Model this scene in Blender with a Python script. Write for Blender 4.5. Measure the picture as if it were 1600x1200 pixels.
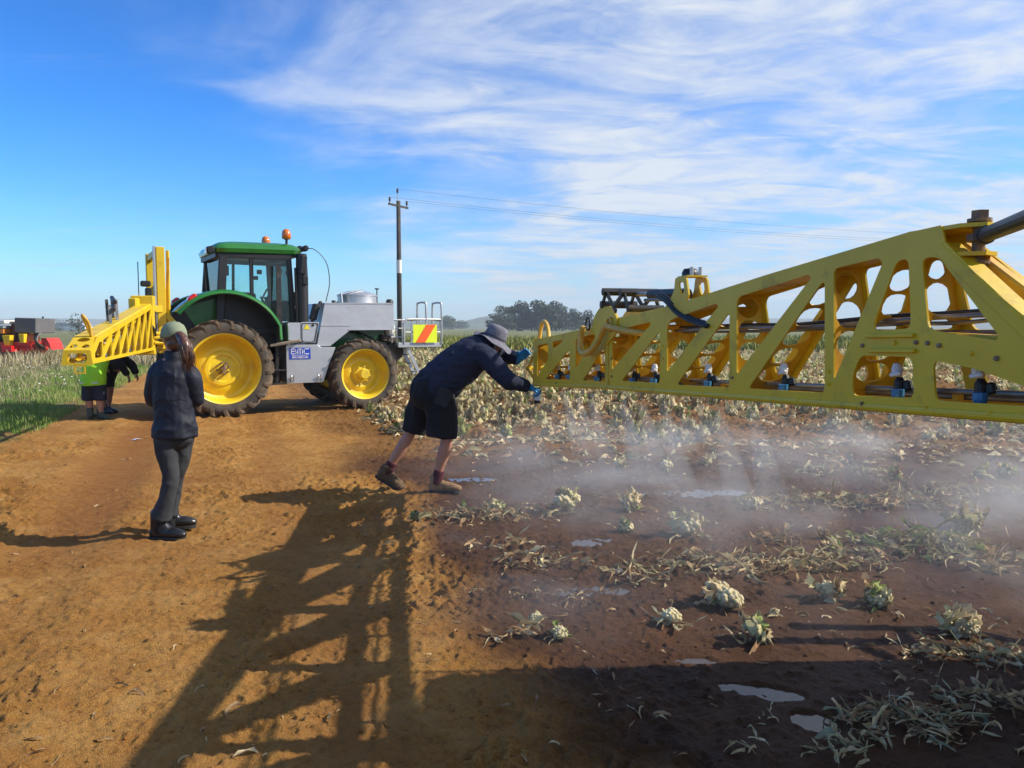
import bpy, math, random
import numpy as np
from mathutils import Vector, Matrix
from mathutils.geometry import tessellate_polygon

for o in list(bpy.data.objects):
    bpy.data.objects.remove(o)
SC = bpy.context.scene
COL = SC.collection
R = math.radians

# ---------------------------------------------------------------- camera
CAM_H = 1.62
PITCH = math.atan(88 / 1200)
cam = bpy.data.cameras.new('camera')
cam.lens = 27.0
cam.sensor_width = 36.0
cam.clip_start = 0.05
cam.clip_end = 20000
cam_ob = bpy.data.objects.new('camera', cam)
cam_ob.location = (0, 0, CAM_H)
cam_ob.rotation_euler = (math.pi / 2 - PITCH, 0, 0)
COL.objects.link(cam_ob)
SC.camera = cam_ob
SC.render.resolution_x, SC.render.resolution_y = 1024, 768

# ---------------------------------------------------------------- light
SUN_DIR = Vector((1.40, 0.07, 1.0)).normalized()        # towards the sun
SUN_EL = math.asin(SUN_DIR.z)
SUN_AZ = math.atan2(SUN_DIR.x, SUN_DIR.y)
sun = bpy.data.lights.new('sun', 'SUN')
sun.energy = 5.0
sun.angle = R(0.53)
sun.color = (1.0, 0.92, 0.79)
sun_ob = bpy.data.objects.new('sun', sun)
sun_ob.rotation_euler = (-SUN_DIR).to_track_quat('-Z', 'Y').to_euler()
sun_ob.location = (30, 0, 40)
COL.objects.link(sun_ob)

world = bpy.data.worlds.new('World')
SC.world = world
world.use_nodes = True


def build_sky():
    nt = world.node_tree
    nt.nodes.clear()
    N, L = nt.nodes.new, nt.links.new
    out = N('ShaderNodeOutputWorld')
    sky = N('ShaderNodeTexSky')
    sky.sky_type = 'NISHITA'
    sky.sun_disc = False
    sky.sun_elevation = SUN_EL
    sky.sun_rotation = SUN_AZ
    sky.altitude = 60
    sky.air_density = 1.0
    sky.dust_density = 0.35
    sky.ozone_density = 2.0
    gam = N('ShaderNodeGamma')
    gam.inputs[1].default_value = 1.5
    tint = N('ShaderNodeMix'); tint.data_type = 'RGBA'; tint.blend_type = 'MULTIPLY'
    tint.inputs[0].default_value = 1.0
    tint.inputs[7].default_value = (0.66, 0.95, 1.20, 1)
    L(sky.outputs[0], tint.inputs[6])
    L(tint.outputs[2], gam.inputs[0])
    hsv = N('ShaderNodeHueSaturation')
    hsv.inputs['Saturation'].default_value = 1.12
    hsv.inputs['Value'].default_value = 1.0
    L(gam.outputs[0], hsv.inputs['Color'])
    bg = N('ShaderNodeBackground')
    bg.inputs[1].default_value = 0.060
    L(hsv.outputs[0], bg.inputs[0])
    # clouds: direction projected on a high flat layer
    tc = N('ShaderNodeTexCoord')
    sep = N('ShaderNodeSeparateXYZ')
    L(tc.outputs['Generated'], sep.inputs[0])

    def m(op, a, b=None, clamp=False):
        n = N('ShaderNodeMath')
        n.operation = op
        n.use_clamp = clamp
        for i, v in enumerate((a, b)):
            if v is None:
                continue
            if isinstance(v, (int, float)):
                n.inputs[i].default_value = v
            else:
                L(v, n.inputs[i])
        return n.outputs[0]
    zc = m('MAXIMUM', sep.outputs[2], 0.0)
    za = m('ADD', zc, 0.11)
    px = m('DIVIDE', sep.outputs[0], za)
    py = m('DIVIDE', sep.outputs[1], za)
    comb = N('ShaderNodeCombineXYZ')
    L(px, comb.inputs[0]); L(py, comb.inputs[1])

    def noise(scale, detail, rough, dist, sx, sy, rot, off):
        mp = N('ShaderNodeMapping')
        mp.inputs['Location'].default_value = off
        mp.inputs['Rotation'].default_value = (0, 0, R(rot))
        mp.inputs['Scale'].default_value = (sx, sy, 1)
        L(comb.outputs[0], mp.inputs[0])
        n = N('ShaderNodeTexNoise')
        n.inputs['Scale'].default_value = scale
        n.inputs['Detail'].default_value = detail
        n.inputs['Roughness'].default_value = rough
        n.inputs['Distortion'].default_value = dist
        L(mp.outputs[0], n.inputs['Vector'])
        return n.outputs[0]

    def ramp(v, a, b):
        n = N('ShaderNodeMapRange')
        n.interpolation_type = 'SMOOTHSTEP'
        n.inputs[1].default_value = a
        n.inputs[2].default_value = b
        L(v, n.inputs[0])
        return n.outputs[0]
    big = noise(0.55, 3.0, 0.5, 0.2, 1.0, 1.0, 0, (3.1, 1.7, 0))
    mid = noise(1.0, 8.0, 0.58, 0.9, 0.9, 1.1, 14, (0.7, 4.4, 0))
    fine = noise(2.6, 10.0, 0.64, 1.3, 0.7, 1.2, 16, (2.2, 0.4, 0))
    wisp = noise(1.0, 7.0, 0.6, 0.6, 0.35, 2.6, 8, (5.2, 2.1, 0))
    # a bank of thin cloud fills the sky towards the sun, clear blue away from it
    bank = m('ADD', m('MULTIPLY', px, 0.36), m('MULTIPLY', big, 0.70))
    bank = ramp(m('ADD', bank, m('MULTIPLY', mid, 0.55)), 0.28, 0.78)
    tex = ramp(m('ADD', m('MULTIPLY', mid, 0.55), m('MULTIPLY', fine, 0.45)), 0.36, 0.62)
    cloud = m('MULTIPLY', bank, m('ADD', m('MULTIPLY', tex, 0.62), 0.38), True)
    ws = m('MULTIPLY', ramp(wisp, 0.60, 0.80), 0.55)
    cloud = m('MAXIMUM', cloud, ws)
    # thin high veil thickens near the horizon
    veil = m('MULTIPLY', m('POWER', m('SUBTRACT', 1.0, zc, True), 9.0), 0.30)
    cloud = m('ADD', cloud, veil, True)
    fade = ramp(sep.outputs[2], -0.02, 0.05)
    cloud = m('MULTIPLY', cloud, fade)
    cloud = m('MULTIPLY', cloud, 0.94)
    mixc = N('ShaderNodeMix')
    mixc.data_type = 'RGBA'
    mixc.inputs[6].default_value = (0.52, 0.63, 0.77, 1)
    mixc.inputs[7].default_value = (0.86, 0.91, 0.97, 1)
    L(tex, mixc.inputs[0])
    cbg = N('ShaderNodeBackground')
    cbg.inputs[1].default_value = 0.72
    L(mixc.outputs[2], cbg.inputs[0])
    mix = N('ShaderNodeMixShader')
    L(cloud, mix.inputs[0]); L(bg.outputs[0], mix.inputs[1]); L(cbg.outputs[0], mix.inputs[2])
    L(mix.outputs[0], out.inputs[0])


build_sky()
SC.view_settings.view_transform = 'Standard'
SC.view_settings.look = 'None'
SC.view_settings.exposure = 0.42
SC.view_settings.gamma = 1.0
SC.view_settings.use_curve_mapping = False
SC.render.engine = 'CYCLES'
SC.cycles.use_denoising = True
SC.cycles.max_bounces = 6
SC.cycles.transparent_max_bounces = 16
SC.cycles.volume_bounces = 0
SC.cycles.volume_step_rate = 1.0
SC.cycles.volume_max_steps = 48
SC.cycles.caustics_reflective = False
SC.cycles.caustics_refractive = False

# ---------------------------------------------------------------- helpers
rng = np.random.default_rng(11)
rnd = random.Random(5)


def ray(u, v):
    dx = (u - 800) / 1200; dy = (600 - v) / 1200
    return Vector((dx, math.cos(PITCH) + dy * math.sin(PITCH), -math.sin(PITCH) + dy * math.cos(PITCH)))


def G(u, v, z=0.0):
    """where a sight line meets the ground"""
    d = ray(u, v); t = (z - CAM_H) / d.z
    return Vector((t * d.x, t * d.y, z))


def PX(u, v, y):
    """a survey point at distance y"""
    d = ray(u, v); t = y / d.y
    return Vector((t * d.x, y, CAM_H + t * d.z))


def _hash(ix, iy, seed):
    h = (ix.astype(np.int64) * 374761393 + iy.astype(np.int64) * 668265263 + seed * 974711) & 0x7fffffff
    h = (h ^ (h >> 13)) * 1274126177 & 0x7fffffff
    h = (h ^ (h >> 16)) * 1103515245 & 0x7fffffff
    return ((h >> 7) & 0xffff) / 65535.0


def vnoise(x, y, seed=0):
    x = np.asarray(x, float); y = np.asarray(y, float)
    ix = np.floor(x); iy = np.floor(y)
    fx = x - ix; fy = y - iy
    fx = fx * fx * (3 - 2 * fx); fy = fy * fy * (3 - 2 * fy)
    a = _hash(ix, iy, seed); b = _hash(ix + 1, iy, seed)
    c = _hash(ix, iy + 1, seed); d = _hash(ix + 1, iy + 1, seed)
    return (a + (b - a) * fx) * (1 - fy) + (c + (d - c) * fx) * fy


def fbm(x, y, seed=0, octs=4, gain=0.5, lac=2.03):
    s = 0; a = 1; t = 0
    for i in range(octs):
        s = s + a * vnoise(x, y, seed + i * 17); t += a
        a *= gain; x = x * lac + 13.7; y = y * lac + 7.1
    return s / t


def noise3(P, scale, seed=0):
    """cheap 3-D value noise in -1..1 for mesh wrinkling"""
    x, y, z = (P * scale).T
    return (vnoise(x + 0.31 * z, y + 0.7 * z, seed) + vnoise(y - 0.4 * x, z + 5.3, seed + 3) + vnoise(z + 9.1, x - 0.3 * y, seed + 7)) / 1.5 - 1.0


def sstep(a, b, x):
    t = np.clip((x - a) / (b - a), 0, 1)
    return t * t * (3 - 2 * t)


# ---------------------------------------------------------------- materials
MATS = {}


def mat(name, col, rough=0.6, metal=0.0, var=0.0, scale=8.0, bump=0.0, bscale=None, col2=None, spec=0.5, detail=5.0,
        thresh=None, rvar=0.0, objvar=0.0, trans=0.0, coat=0.0, dirt=None):
    """principled material: base colour mixed with col2 by noise, light/dark variation and bump"""
    if name in MATS:
        return MATS[name]
    m = bpy.data.materials.new(name)
    m.use_nodes = True
    nt = m.node_tree
    b = nt.nodes['Principled BSDF']
    N, L = nt.nodes.new, nt.links.new
    b.inputs['Roughness'].default_value = rough
    b.inputs['Metallic'].default_value = metal
    b.inputs['Specular IOR Level'].default_value = spec
    if coat:
        b.inputs['Coat Weight'].default_value = coat
        b.inputs['Coat Roughness'].default_value = 0.15
    if trans:
        b.inputs['Transmission Weight'].default_value = trans
    tc = N('ShaderNodeTexCoord')
    c4 = (*col, 1)
    last = None
    no = N('ShaderNodeTexNoise')
    no.inputs['Scale'].default_value = scale
    no.inputs['Detail'].default_value = detail
    no.inputs['Roughness'].default_value = 0.62
    L(tc.outputs['Object'], no.inputs['Vector'])
    if col2 is not None or var:
        mx = N('ShaderNodeMix'); mx.data_type = 'RGBA'
        mr = N('ShaderNodeMapRange')
        lo, hi = thresh if thresh else (0.32, 0.68)
        mr.inputs[1].default_value = lo; mr.inputs[2].default_value = hi
        L(no.outputs[0], mr.inputs[0])
        if col2 is not None:
            mx.inputs[6].default_value = c4; mx.inputs[7].default_value = (*col2, 1)
        else:
            mx.inputs[6].default_value = (*[c * (1 - var) for c in col], 1)
            mx.inputs[7].default_value = (*[min(1, c * (1 + var)) for c in col], 1)
        L(mr.outputs[0], mx.inputs[0])
        last = mx.outputs[2]
        if rvar:
            rr = N('ShaderNodeMapRange')
            rr.inputs[3].default_value = max(0.02, rough - rvar); rr.inputs[4].default_value = min(1, rough + rvar)
            L(no.outputs[0], rr.inputs[0]); L(rr.outputs[0], b.inputs['Roughness'])
    if dirt:
        dcol, dscale, lo, hi, amt = dirt
        dn = N('ShaderNodeTexNoise')
        dn.inputs['Scale'].default_value = dscale; dn.inputs['Detail'].default_value = 10; dn.inputs['Roughness'].default_value = 0.72
        L(tc.outputs['Object'], dn.inputs['Vector'])
        dr = N('ShaderNodeMapRange')
        dr.inputs[1].default_value = lo; dr.inputs[2].default_value = hi; dr.inputs[4].default_value = amt
        L(dn.outputs[0], dr.inputs[0])
        dm = N('ShaderNodeMix'); dm.data_type = 'RGBA'
        L(dr.outputs[0], dm.inputs[0])
        if last: L(last, dm.inputs[6])
        else: dm.inputs[6].default_value = c4
        dm.inputs[7].default_value = (*dcol, 1)
        last = dm.outputs[2]
    if objvar:
        oi = N('ShaderNodeObjectInfo')
        hs = N('ShaderNodeHueSaturation')
        mr = N('ShaderNodeMapRange')
        mr.inputs[3].default_value = 1 - objvar; mr.inputs[4].default_value = 1 + objvar
        L(oi.outputs['Random'], mr.inputs[0]); L(mr.outputs[0], hs.inputs['Value'])
        if last: L(last, hs.inputs['Color'])
        else: hs.inputs['Color'].default_value = c4
        last = hs.outputs[0]
    if last: L(last, b.inputs['Base Color'])
    else: b.inputs['Base Color'].default_value = c4
    if bump:
        n2 = N('ShaderNodeTexNoise')
        n2.inputs['Scale'].default_value = bscale or scale * 3
        n2.inputs['Detail'].default_value = 4
        L(tc.outputs['Object'], n2.inputs['Vector'])
        bp = N('ShaderNodeBump')
        bp.inputs['Strength'].default_value = bump
        bp.inputs['Distance'].default_value = 0.02
        L(n2.outputs[0], bp.inputs['Height']); L(bp.outputs[0], b.inputs['Normal'])
    MATS[name] = m
    return m


# ---------------------------------------------------------------- mesh building
def raw_mesh(name, V, F, smooth=False):
    me = bpy.data.meshes.new(name)
    me.from_pydata([tuple(v) for v in V], [], F)
    if smooth:
        me.polygons.foreach_set('use_smooth', [True] * len(me.polygons))
    me.update()
    return me


def np_mesh(name, V, F, smooth=False):
    """V (n,3) array, F (m,k) array of equal-sided faces"""
    me = bpy.data.meshes.new(name)
    V = np.asarray(V, np.float32); F = np.asarray(F, np.int32)
    k = F.shape[1]
    me.vertices.add(len(V)); me.vertices.foreach_set('co', V.ravel())
    me.loops.add(F.size); me.loops.foreach_set('vertex_index', F.ravel())
    me.polygons.add(len(F))
    me.polygons.foreach_set('loop_start', np.arange(0, F.size, k, dtype=np.int32))
    me.polygons.foreach_set('loop_total', np.full(len(F), k, np.int32))
    if smooth:
        me.polygons.foreach_set('use_smooth', np.ones(len(F), bool))
    me.update(calc_edges=True)
    return me


def obj(name, me, m=None, parent=None, loc=None, rot=None, scale=None):
    o = bpy.data.objects.new(name, me)
    COL.objects.link(o)
    if m is not None and me is not None and not me.materials:
        me.materials.append(m)
    if parent is not None: o.parent = parent
    if loc is not None: o.location = loc
    if rot is not None: o.rotation_euler = rot
    if scale is not None: o.scale = scale if hasattr(scale, '__len__') else (scale,) * 3
    return o


def tag(o, label=None, cat=None, group=None, kind=None):
    if label: o['label'] = label
    if cat: o['category'] = cat
    if group: o['group'] = group
    if kind: o['kind'] = kind
    return o


def empty(name, loc=(0, 0, 0), rz=0.0, parent=None):
    o = bpy.data.objects.new(name, None)
    o.empty_display_size = 0.2
    COL.objects.link(o)
    o.location = loc
    o.rotation_euler = (0, 0, rz)
    if parent is not None: o.parent = parent
    return o


def copy_tree(o, parent=None):
    c = o.copy()
    COL.objects.link(c)
    c.parent = parent
    for ch in list(o.children):
        copy_tree(ch, c)
    return c


def frame(d, up=(0, 0, 1)):
    d = Vector(d).normalized()
    up = Vector(up)
    if abs(d.dot(up.normalized())) > 0.985:
        up = Vector((1, 0, 0)) if abs(d.x) < 0.9 else Vector((0, 1, 0))
    s = d.cross(up).normalized()
    return d, s, s.cross(d).normalized()


class MB:
    def __init__(self):
        self.v = []; self.f = []

    def add(self, V, F):
        n = len(self.v)
        self.v += [Vector(p) for p in V]
        self.f += [[i + n for i in f] for f in F]
        return self

    def box(self, c, s, M=None, ch=0.0):
        x, y, z = s[0] / 2, s[1] / 2, s[2] / 2
        c = Vector(c)
        if ch <= 0:
            V = [Vector((a * x, b * y, d * z)) for a in (-1, 1) for b in (-1, 1) for d in (-1, 1)]
            F = [[0, 1, 3, 2], [4, 6, 7, 5], [0, 4, 5, 1], [2, 3, 7, 6], [0, 2, 6, 4], [1, 5, 7, 3]]
        else:
            ch = min(ch, x * .9, y * .9, z * .9)
            idx = {}; V = []
            for a in (-1, 1):
                for b in (-1, 1):
                    for d in (-1, 1):
                        for ax in range(3):
                            p = [a * (x - (0 if ax == 0 else ch)), b * (y - (0 if ax == 1 else ch)), d * (z - (0 if ax == 2 else ch))]
                            idx[a, b, d, ax] = len(V); V.append(Vector(p))
            F = []
            for a in (-1, 1):
                q = [idx[a, -1, -1, 0], idx[a, 1, -1, 0], idx[a, 1, 1, 0], idx[a, -1, 1, 0]]; F.append(q if a > 0 else q[::-1])
                q = [idx[-1, a, -1, 1], idx[-1, a, 1, 1], idx[1, a, 1, 1], idx[1, a, -1, 1]]; F.append(q if a > 0 else q[::-1])
                q = [idx[-1, -1, a, 2], idx[1, -1, a, 2], idx[1, 1, a, 2], idx[-1, 1, a, 2]]; F.append(q if a > 0 else q[::-1])
            for a in (-1, 1):
                for b in (-1, 1):
                    q = [idx[a, b, -1, 0], idx[a, b, -1, 1], idx[a, b, 1, 1], idx[a, b, 1, 0]]; F.append(q if a * b > 0 else q[::-1])
                    q = [idx[a, -1, b, 2], idx[a, -1, b, 0], idx[a, 1, b, 0], idx[a, 1, b, 2]]; F.append(q if a * b > 0 else q[::-1])
                    q = [idx[-1, a, b, 1], idx[-1, a, b, 2], idx[1, a, b, 2], idx[1, a, b, 1]]; F.append(q if a * b > 0 else q[::-1])
                    for d in (-1, 1):
                        q = [idx[a, b, d, 0], idx[a, b, d, 1], idx[a, b, d, 2]]; F.append(q if a * b * d > 0 else q[::-1])
        if M is not None: V = [M @ p for p in V]
        return self.add([p + c for p in V], F)

    def bar(self, p0, p1, w, h, up=(0, 0, 1), ch=0.0):
        p0, p1 = Vector(p0), Vector(p1)
        d, s, u = frame(p1 - p0, up)
        M = Matrix((d, s, u)).transposed()
        return self.box((p0 + p1) / 2, ((p1 - p0).length, w, h), M, ch)

    def tube(self, pts, r, n=10, cap=True, up=(0, 0, 1), flat=1.0):
        pts = [Vector(p) for p in pts]
        k = len(pts)
        rs = r if hasattr(r, '__len__') else [r] * k
        V = []; s = None
        for i in range(k):
            d = (pts[min(i + 1, k - 1)] - pts[max(i - 1, 0)])
            if s is None:
                d_, s, u = frame(d, up)
            else:
                d_ = d.normalized(); s = (s - d_ * s.dot(d_)).normalized(); u = s.cross(d_)
            ri = rs[i]
            ra, rb = ri if hasattr(ri, '__len__') else (ri, ri * flat)
            for j in range(n):
                a = 2 * math.pi * j / n
                V.append(pts[i] + s * (math.cos(a) * ra) + u * (math.sin(a) * rb))
        F = []
        for i in range(k - 1):
            for j in range(n):
                a, b = i * n + j, i * n + (j + 1) % n
                F.append([a, a + n, b + n, b])
        if cap:
            F.append(list(range(n))); F.append([(k - 1) * n + j for j in reversed(range(n))])
        return self.add(V, F)

    def lathe(self, prof, n=32, M=None, closed=False, a0=0.0, a1=2 * math.pi):
        """profile of (radius, height) turned about +Z, then M"""
        k = len(prof); V = []; F = []
        full = abs(a1 - a0 - 2 * math.pi) < 1e-6
        cols = n if full else n + 1
        for j in range(cols):
            a = a0 + (a1 - a0) * j / n
            for (r, h) in prof:
                p = Vector((r * math.cos(a), r * math.sin(a), h))
                V.append(M @ p if M is not None else p)
        for j in range(n):
            j2 = (j + 1) % cols
            for i in range(k if closed else k - 1):
                i2 = (i + 1) % k
                F.append([j * k + i, j2 * k + i, j2 * k + i2, j * k + i2])
        return self.add(V, F)

    def plate(self, outer, holes, thick, M):
        """flat plate from 2-D outline with holes, thickness along local +-Z of M"""
        loops = [outer] + list(holes)
        flat = [Vector((p[0], p[1], 0)) for lp in loops for p in lp]
        tris = tessellate_polygon([[Vector((p[0], p[1], 0)) for p in lp] for lp in loops])
        n = len(flat); h = thick / 2
        V = [M @ Vector((p.x, p.y, h)) for p in flat] + [M @ Vector((p.x, p.y, -h)) for p in flat]
        F = []
        for t in tris:
            a, b, c = (flat[i] for i in t)
            t = list(t)
            if (b.x - a.x) * (c.y - a.y) - (b.y - a.y) * (c.x - a.x) < 0: t = t[::-1]
            F.append(t); F.append([i + n for i in reversed(t)])
        st = 0
        for li, lp in enumerate(loops):
            k = len(lp)
            ar = sum(lp[i][0] * lp[(i + 1) % k][1] - lp[(i + 1) % k][0] * lp[i][1] for i in range(k))
            flip = (ar < 0) != (li > 0)
            for i in range(k):
                a, b = st + i, st + (i + 1) % k
                q = [a, a + n, b + n, b]
                F.append(q[::-1] if flip else q)
            st += k
        return self.add(V, F)

    def mesh(self, name, smooth=False):
        return raw_mesh(name, self.v, self.f, smooth)

    def build(self, name, m, parent=None, smooth=False, bevel=0.0, auto=None):
        me = self.mesh(name, smooth or auto is not None)
        if auto is not None:
            me.set_sharp_from_angle(angle=R(auto))
        o = obj(name, me, m, parent)
        if bevel:
            b = o.modifiers.new('bevel', 'BEVEL')
            b.width = bevel; b.segments = 2; b.limit_method = 'ANGLE'; b.angle_limit = R(40)
        return o


def rounded(poly, r, n=3):
    """2-D polygon with rounded corners"""
    out = []
    k = len(poly)
    for i in range(k):
        p = Vector(poly[i]); a = Vector(poly[i - 1]); b = Vector(poly[(i + 1) % k])
        da, db = a - p, b - p
        ri = min(r, da.length * 0.45, db.length * 0.45)
        p0 = p + da.normalized() * ri; p1 = p + db.normalized() * ri
        for j in range(n + 1):
            t = j / n
            q = p0 * (1 - t) ** 2 + p * 2 * t * (1 - t) + p1 * t * t
            out.append((q.x, q.y))
    return out


def circle(cx, cy, rx, ry=None, n=18):
    ry = ry or rx
    return [(cx + rx * math.cos(2 * math.pi * i / n), cy + ry * math.sin(2 * math.pi * i / n)) for i in range(n)]


def spline(pts, n=8):
    """Catmull-Rom through points"""
    P = [Vector(p) for p in pts]
    P = [P[0] * 2 - P[1]] + P + [P[-1] * 2 - P[-2]]
    out = []
    for i in range(1, len(P) - 2):
        for j in range(n):
            t = j / n
            a, b, c, d = P[i - 1], P[i], P[i + 1], P[i + 2]
            out.append(0.5 * (2 * b + (c - a) * t + (2 * a - 5 * b + 4 * c - d) * t * t + (3 * b - a - 3 * c + d) * t ** 3))
    out.append(P[-2])
    return out


LETTERS = {  # strokes on a 4 x 6 grid
    'B': [[(0, 0), (0, 6), (3, 6), (3.6, 5.4), (3.6, 3.7), (3, 3.1), (0, 3.1)], [(3, 3.1), (4, 2.6), (4, .6), (3.2, 0), (0, 0)]],
    'M': [[(0, 0), (0, 5), (.7, 6), (3.4, 6), (4, 5), (4, 0)], [(2, 6), (2, 0)]],
    'C': [[(4, 6), (.8, 6), (0, 5.2), (0, .8), (.8, 0), (4, 0)]],
    'E': [[(4, 6), (0, 6), (0, 0), (4, 0)], [(0, 3), (3.4, 3)]],
    'N': [[(0, 0), (0, 6), (4, 0), (4, 6)]],
    'G': [[(4, 6), (.8, 6), (0, 5.2), (0, .8), (.8, 0), (4, 0), (4, 2.8), (2.4, 2.8)]],
    'I': [[(2, 0), (2, 6)]],
    'R': [[(0, 0), (0, 6), (3.4, 6), (4, 5.3), (4, 3.5), (3.4, 3), (0, 3)], [(2.4, 3), (4, 0)]],
}


def lettering(mb, text, w, h, stroke, M, depth=0.003, gap=0.28):
    n = len(text)
    cw = w / (n + gap * (n - 1))
    x = -w / 2
    for ch in text:
        for st in LETTERS[ch]:
            for a, b in zip(st[:-1], st[1:]):
                p0 = M @ Vector((x + a[0] / 4 * cw, (a[1] / 6 - .5) * h, 0))
                p1 = M @ Vector((x + b[0] / 4 * cw, (b[1] / 6 - .5) * h, 0))
                d = (p1 - p0).normalized() * stroke * 0.45
                mb.bar(p0 - d, p1 + d, depth, stroke, M.to_3x3() @ Vector((0, 1, 0)) if abs(a[1] - b[1]) < 1e-6 else M.to_3x3() @ Vector((1, 0, 0)))
        x += cw * (1 + gap)


# ================================================================ ground
TQ = (0.94, 0.343)                      # across the farm track
PUDDLES = [  # centre, half axes, turn
    ('pale puddle of spilled water beside the front boot of the bending worker', G(742, 747), 0.42, 0.17, 0.1),
    ('small puddle between the wilted leaf heaps and the spray mist', G(885, 852), 0.40, 0.13, 0.25),
    ('thin puddle in the wet soil below the row of dry leaves', G(950, 922), 0.34, 0.09, 0.2),
    ('wide pale puddle lying under the thickest spray mist', G(1095, 770), 0.75, 0.22, 0.1),
    ('small puddle at the edge of the shadow near the picture bottom', G(1085, 1032), 0.10, 0.04, 0.0),
    ('long shallow puddle in the shadow left of the big leaf heap', G(1190, 1082), 0.20, 0.07, -0.35),
    ('small puddle touching the big leaf heap in the shadow', G(1278, 1130), 0.10, 0.075, -0.6),
]


def across(x, y):
    return x * TQ[0] + y * TQ[1]


def low(x, y):
    """broad shape of the ground"""
    q = across(x, y)
    h = (fbm(x * 0.35, y * 0.35, 3, 3) - 0.5) * 0.07
    near = np.exp(-((q - 1.75) / 0.35) ** 2) * sstep(5.5, 7.5, y) * (1 - sstep(9.5, 12, y)) * 0.035
    ridge = np.exp(-((y - 10.2 + 0.12 * x) / 0.55) ** 2) * sstep(-1.5, 0.5, x) * 0.075
    rut = -np.exp(-((q + 1.35) / 0.30) ** 2) * 0.035 - np.exp(-((q - 0.35) / 0.28) ** 2) * 0.022 * sstep(6, 9, y)
    rim = (np.exp(-((q + 1.85) / 0.16) ** 2) + np.exp(-((q + 0.85) / 0.16) ** 2)) * 0.022
    verge = sstep(-2.9, -4.2, q) * 0.06
    bed = sstep(2.2, 3.2, q) * sstep(10.0, 12.0, y) * (0.04 * np.cos(q * 2 * np.pi / 0.9))
    return (h + near + ridge + rut + rim + verge + bed) * (1 - sstep(40, 90, np.hypot(x, y)))


def wetness(x, y):
    q = across(x, y)
    n = (fbm(x * 0.9, y * 0.9, 21, 4) - 0.5) * 1.5
    w = sstep(0.95, 1.75, q + n * 0.8)
    far = sstep(8.6, 10.4, y + n * 1.6)
    return w * (1 - 0.50 * far)


def compact(x, y):
    q = across(x, y)
    n = (fbm(x * 0.7, y * 0.5, 31, 3) - 0.5) * 0.8
    return np.exp(-((q + 1.25 + n * 0.4) / 0.48) ** 2) * sstep(4.5, 6.5, y) + 0.5 * np.exp(-((q - 0.45 + n * 0.3) / 0.3) ** 2)


def puddle_mask(x, y):
    m = np.zeros_like(x); lev = np.zeros_like(x)
    for (_, c, a, b, t) in PUDDLES:
        dx = x - c.x; dy = y - c.y
        u = dx * math.cos(t) + dy * math.sin(t); v = -dx * math.sin(t) + dy * math.cos(t)
        r = np.sqrt((u / a) ** 2 + (v / b) ** 2) * 1.15 + (fbm(x * 5, y * 5, 77, 4) - 0.5) * 1.5
        k = 1 - sstep(0.75, 1.25, r)
        lev = np.where(k > m, float(low(np.array(c.x), np.array(c.y))), lev)
        m = np.maximum(m, k)
    return m, lev


def height(x, y):
    h = low(x, y)
    d = np.hypot(x, y)
    q = across(x, y)
    cp = np.clip(compact(x, y), 0, 1)
    rough = (0.55 + 0.9 * sstep(0.42, 0.7, fbm(x * 0.8, y * 0.8, 41, 3))) * (1 - 0.75 * cp)
    wet = wetness(x, y)
    rough = rough * (1 - 0.35 * wet) * (1 + 0.9 * sstep(9.0, 11, y) * sstep(1.5, 2.5, q))
    f1 = (fbm(x * 4.2, y * 4.2, 51, 3) - 0.5) * 0.020
    f2 = np.maximum(0, fbm(x * 13, y * 13, 61, 3) - 0.52) * 0.085
    wx = x + .05 * (vnoise(x * 8, y * 8, 5) - .5) + .02 * (vnoise(x * 23, y * 23, 6) - .5); wy = y + .05 * (vnoise(x * 8, y * 8, 7) - .5) + .02 * (vnoise(x * 23, y * 23, 8) - .5)
    f3 = np.maximum(0, vnoise(wx * 30, wy * 30, 71) - 0.5) * 0.050
    f4 = (vnoise(wx * 62, wy * 62, 81) - 0.5) * 0.012
    tread = np.maximum(0, np.sin((-x * 0.343 + y * 0.94) * 2 * np.pi / 0.19 + 1.2 * np.sign(q + 1.35))) * np.exp(-((q + 1.35) / 0.3) ** 2) * 0.010
    fine = (f1 + f2 + f3 + f4) * rough + tread
    fine = fine * (1 - sstep(25, 60, d))
    m, lev = puddle_mask(x, y)
    h = h + fine
    return h * (1 - m) + (lev - 0.020 + fine * 0.95) * m


def gz(x, y):
    return float(low(np.array(float(x)), np.array(float(y))))


def gh(x, y):
    return float(height(np.array(float(x)), np.array(float(y))))


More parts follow.
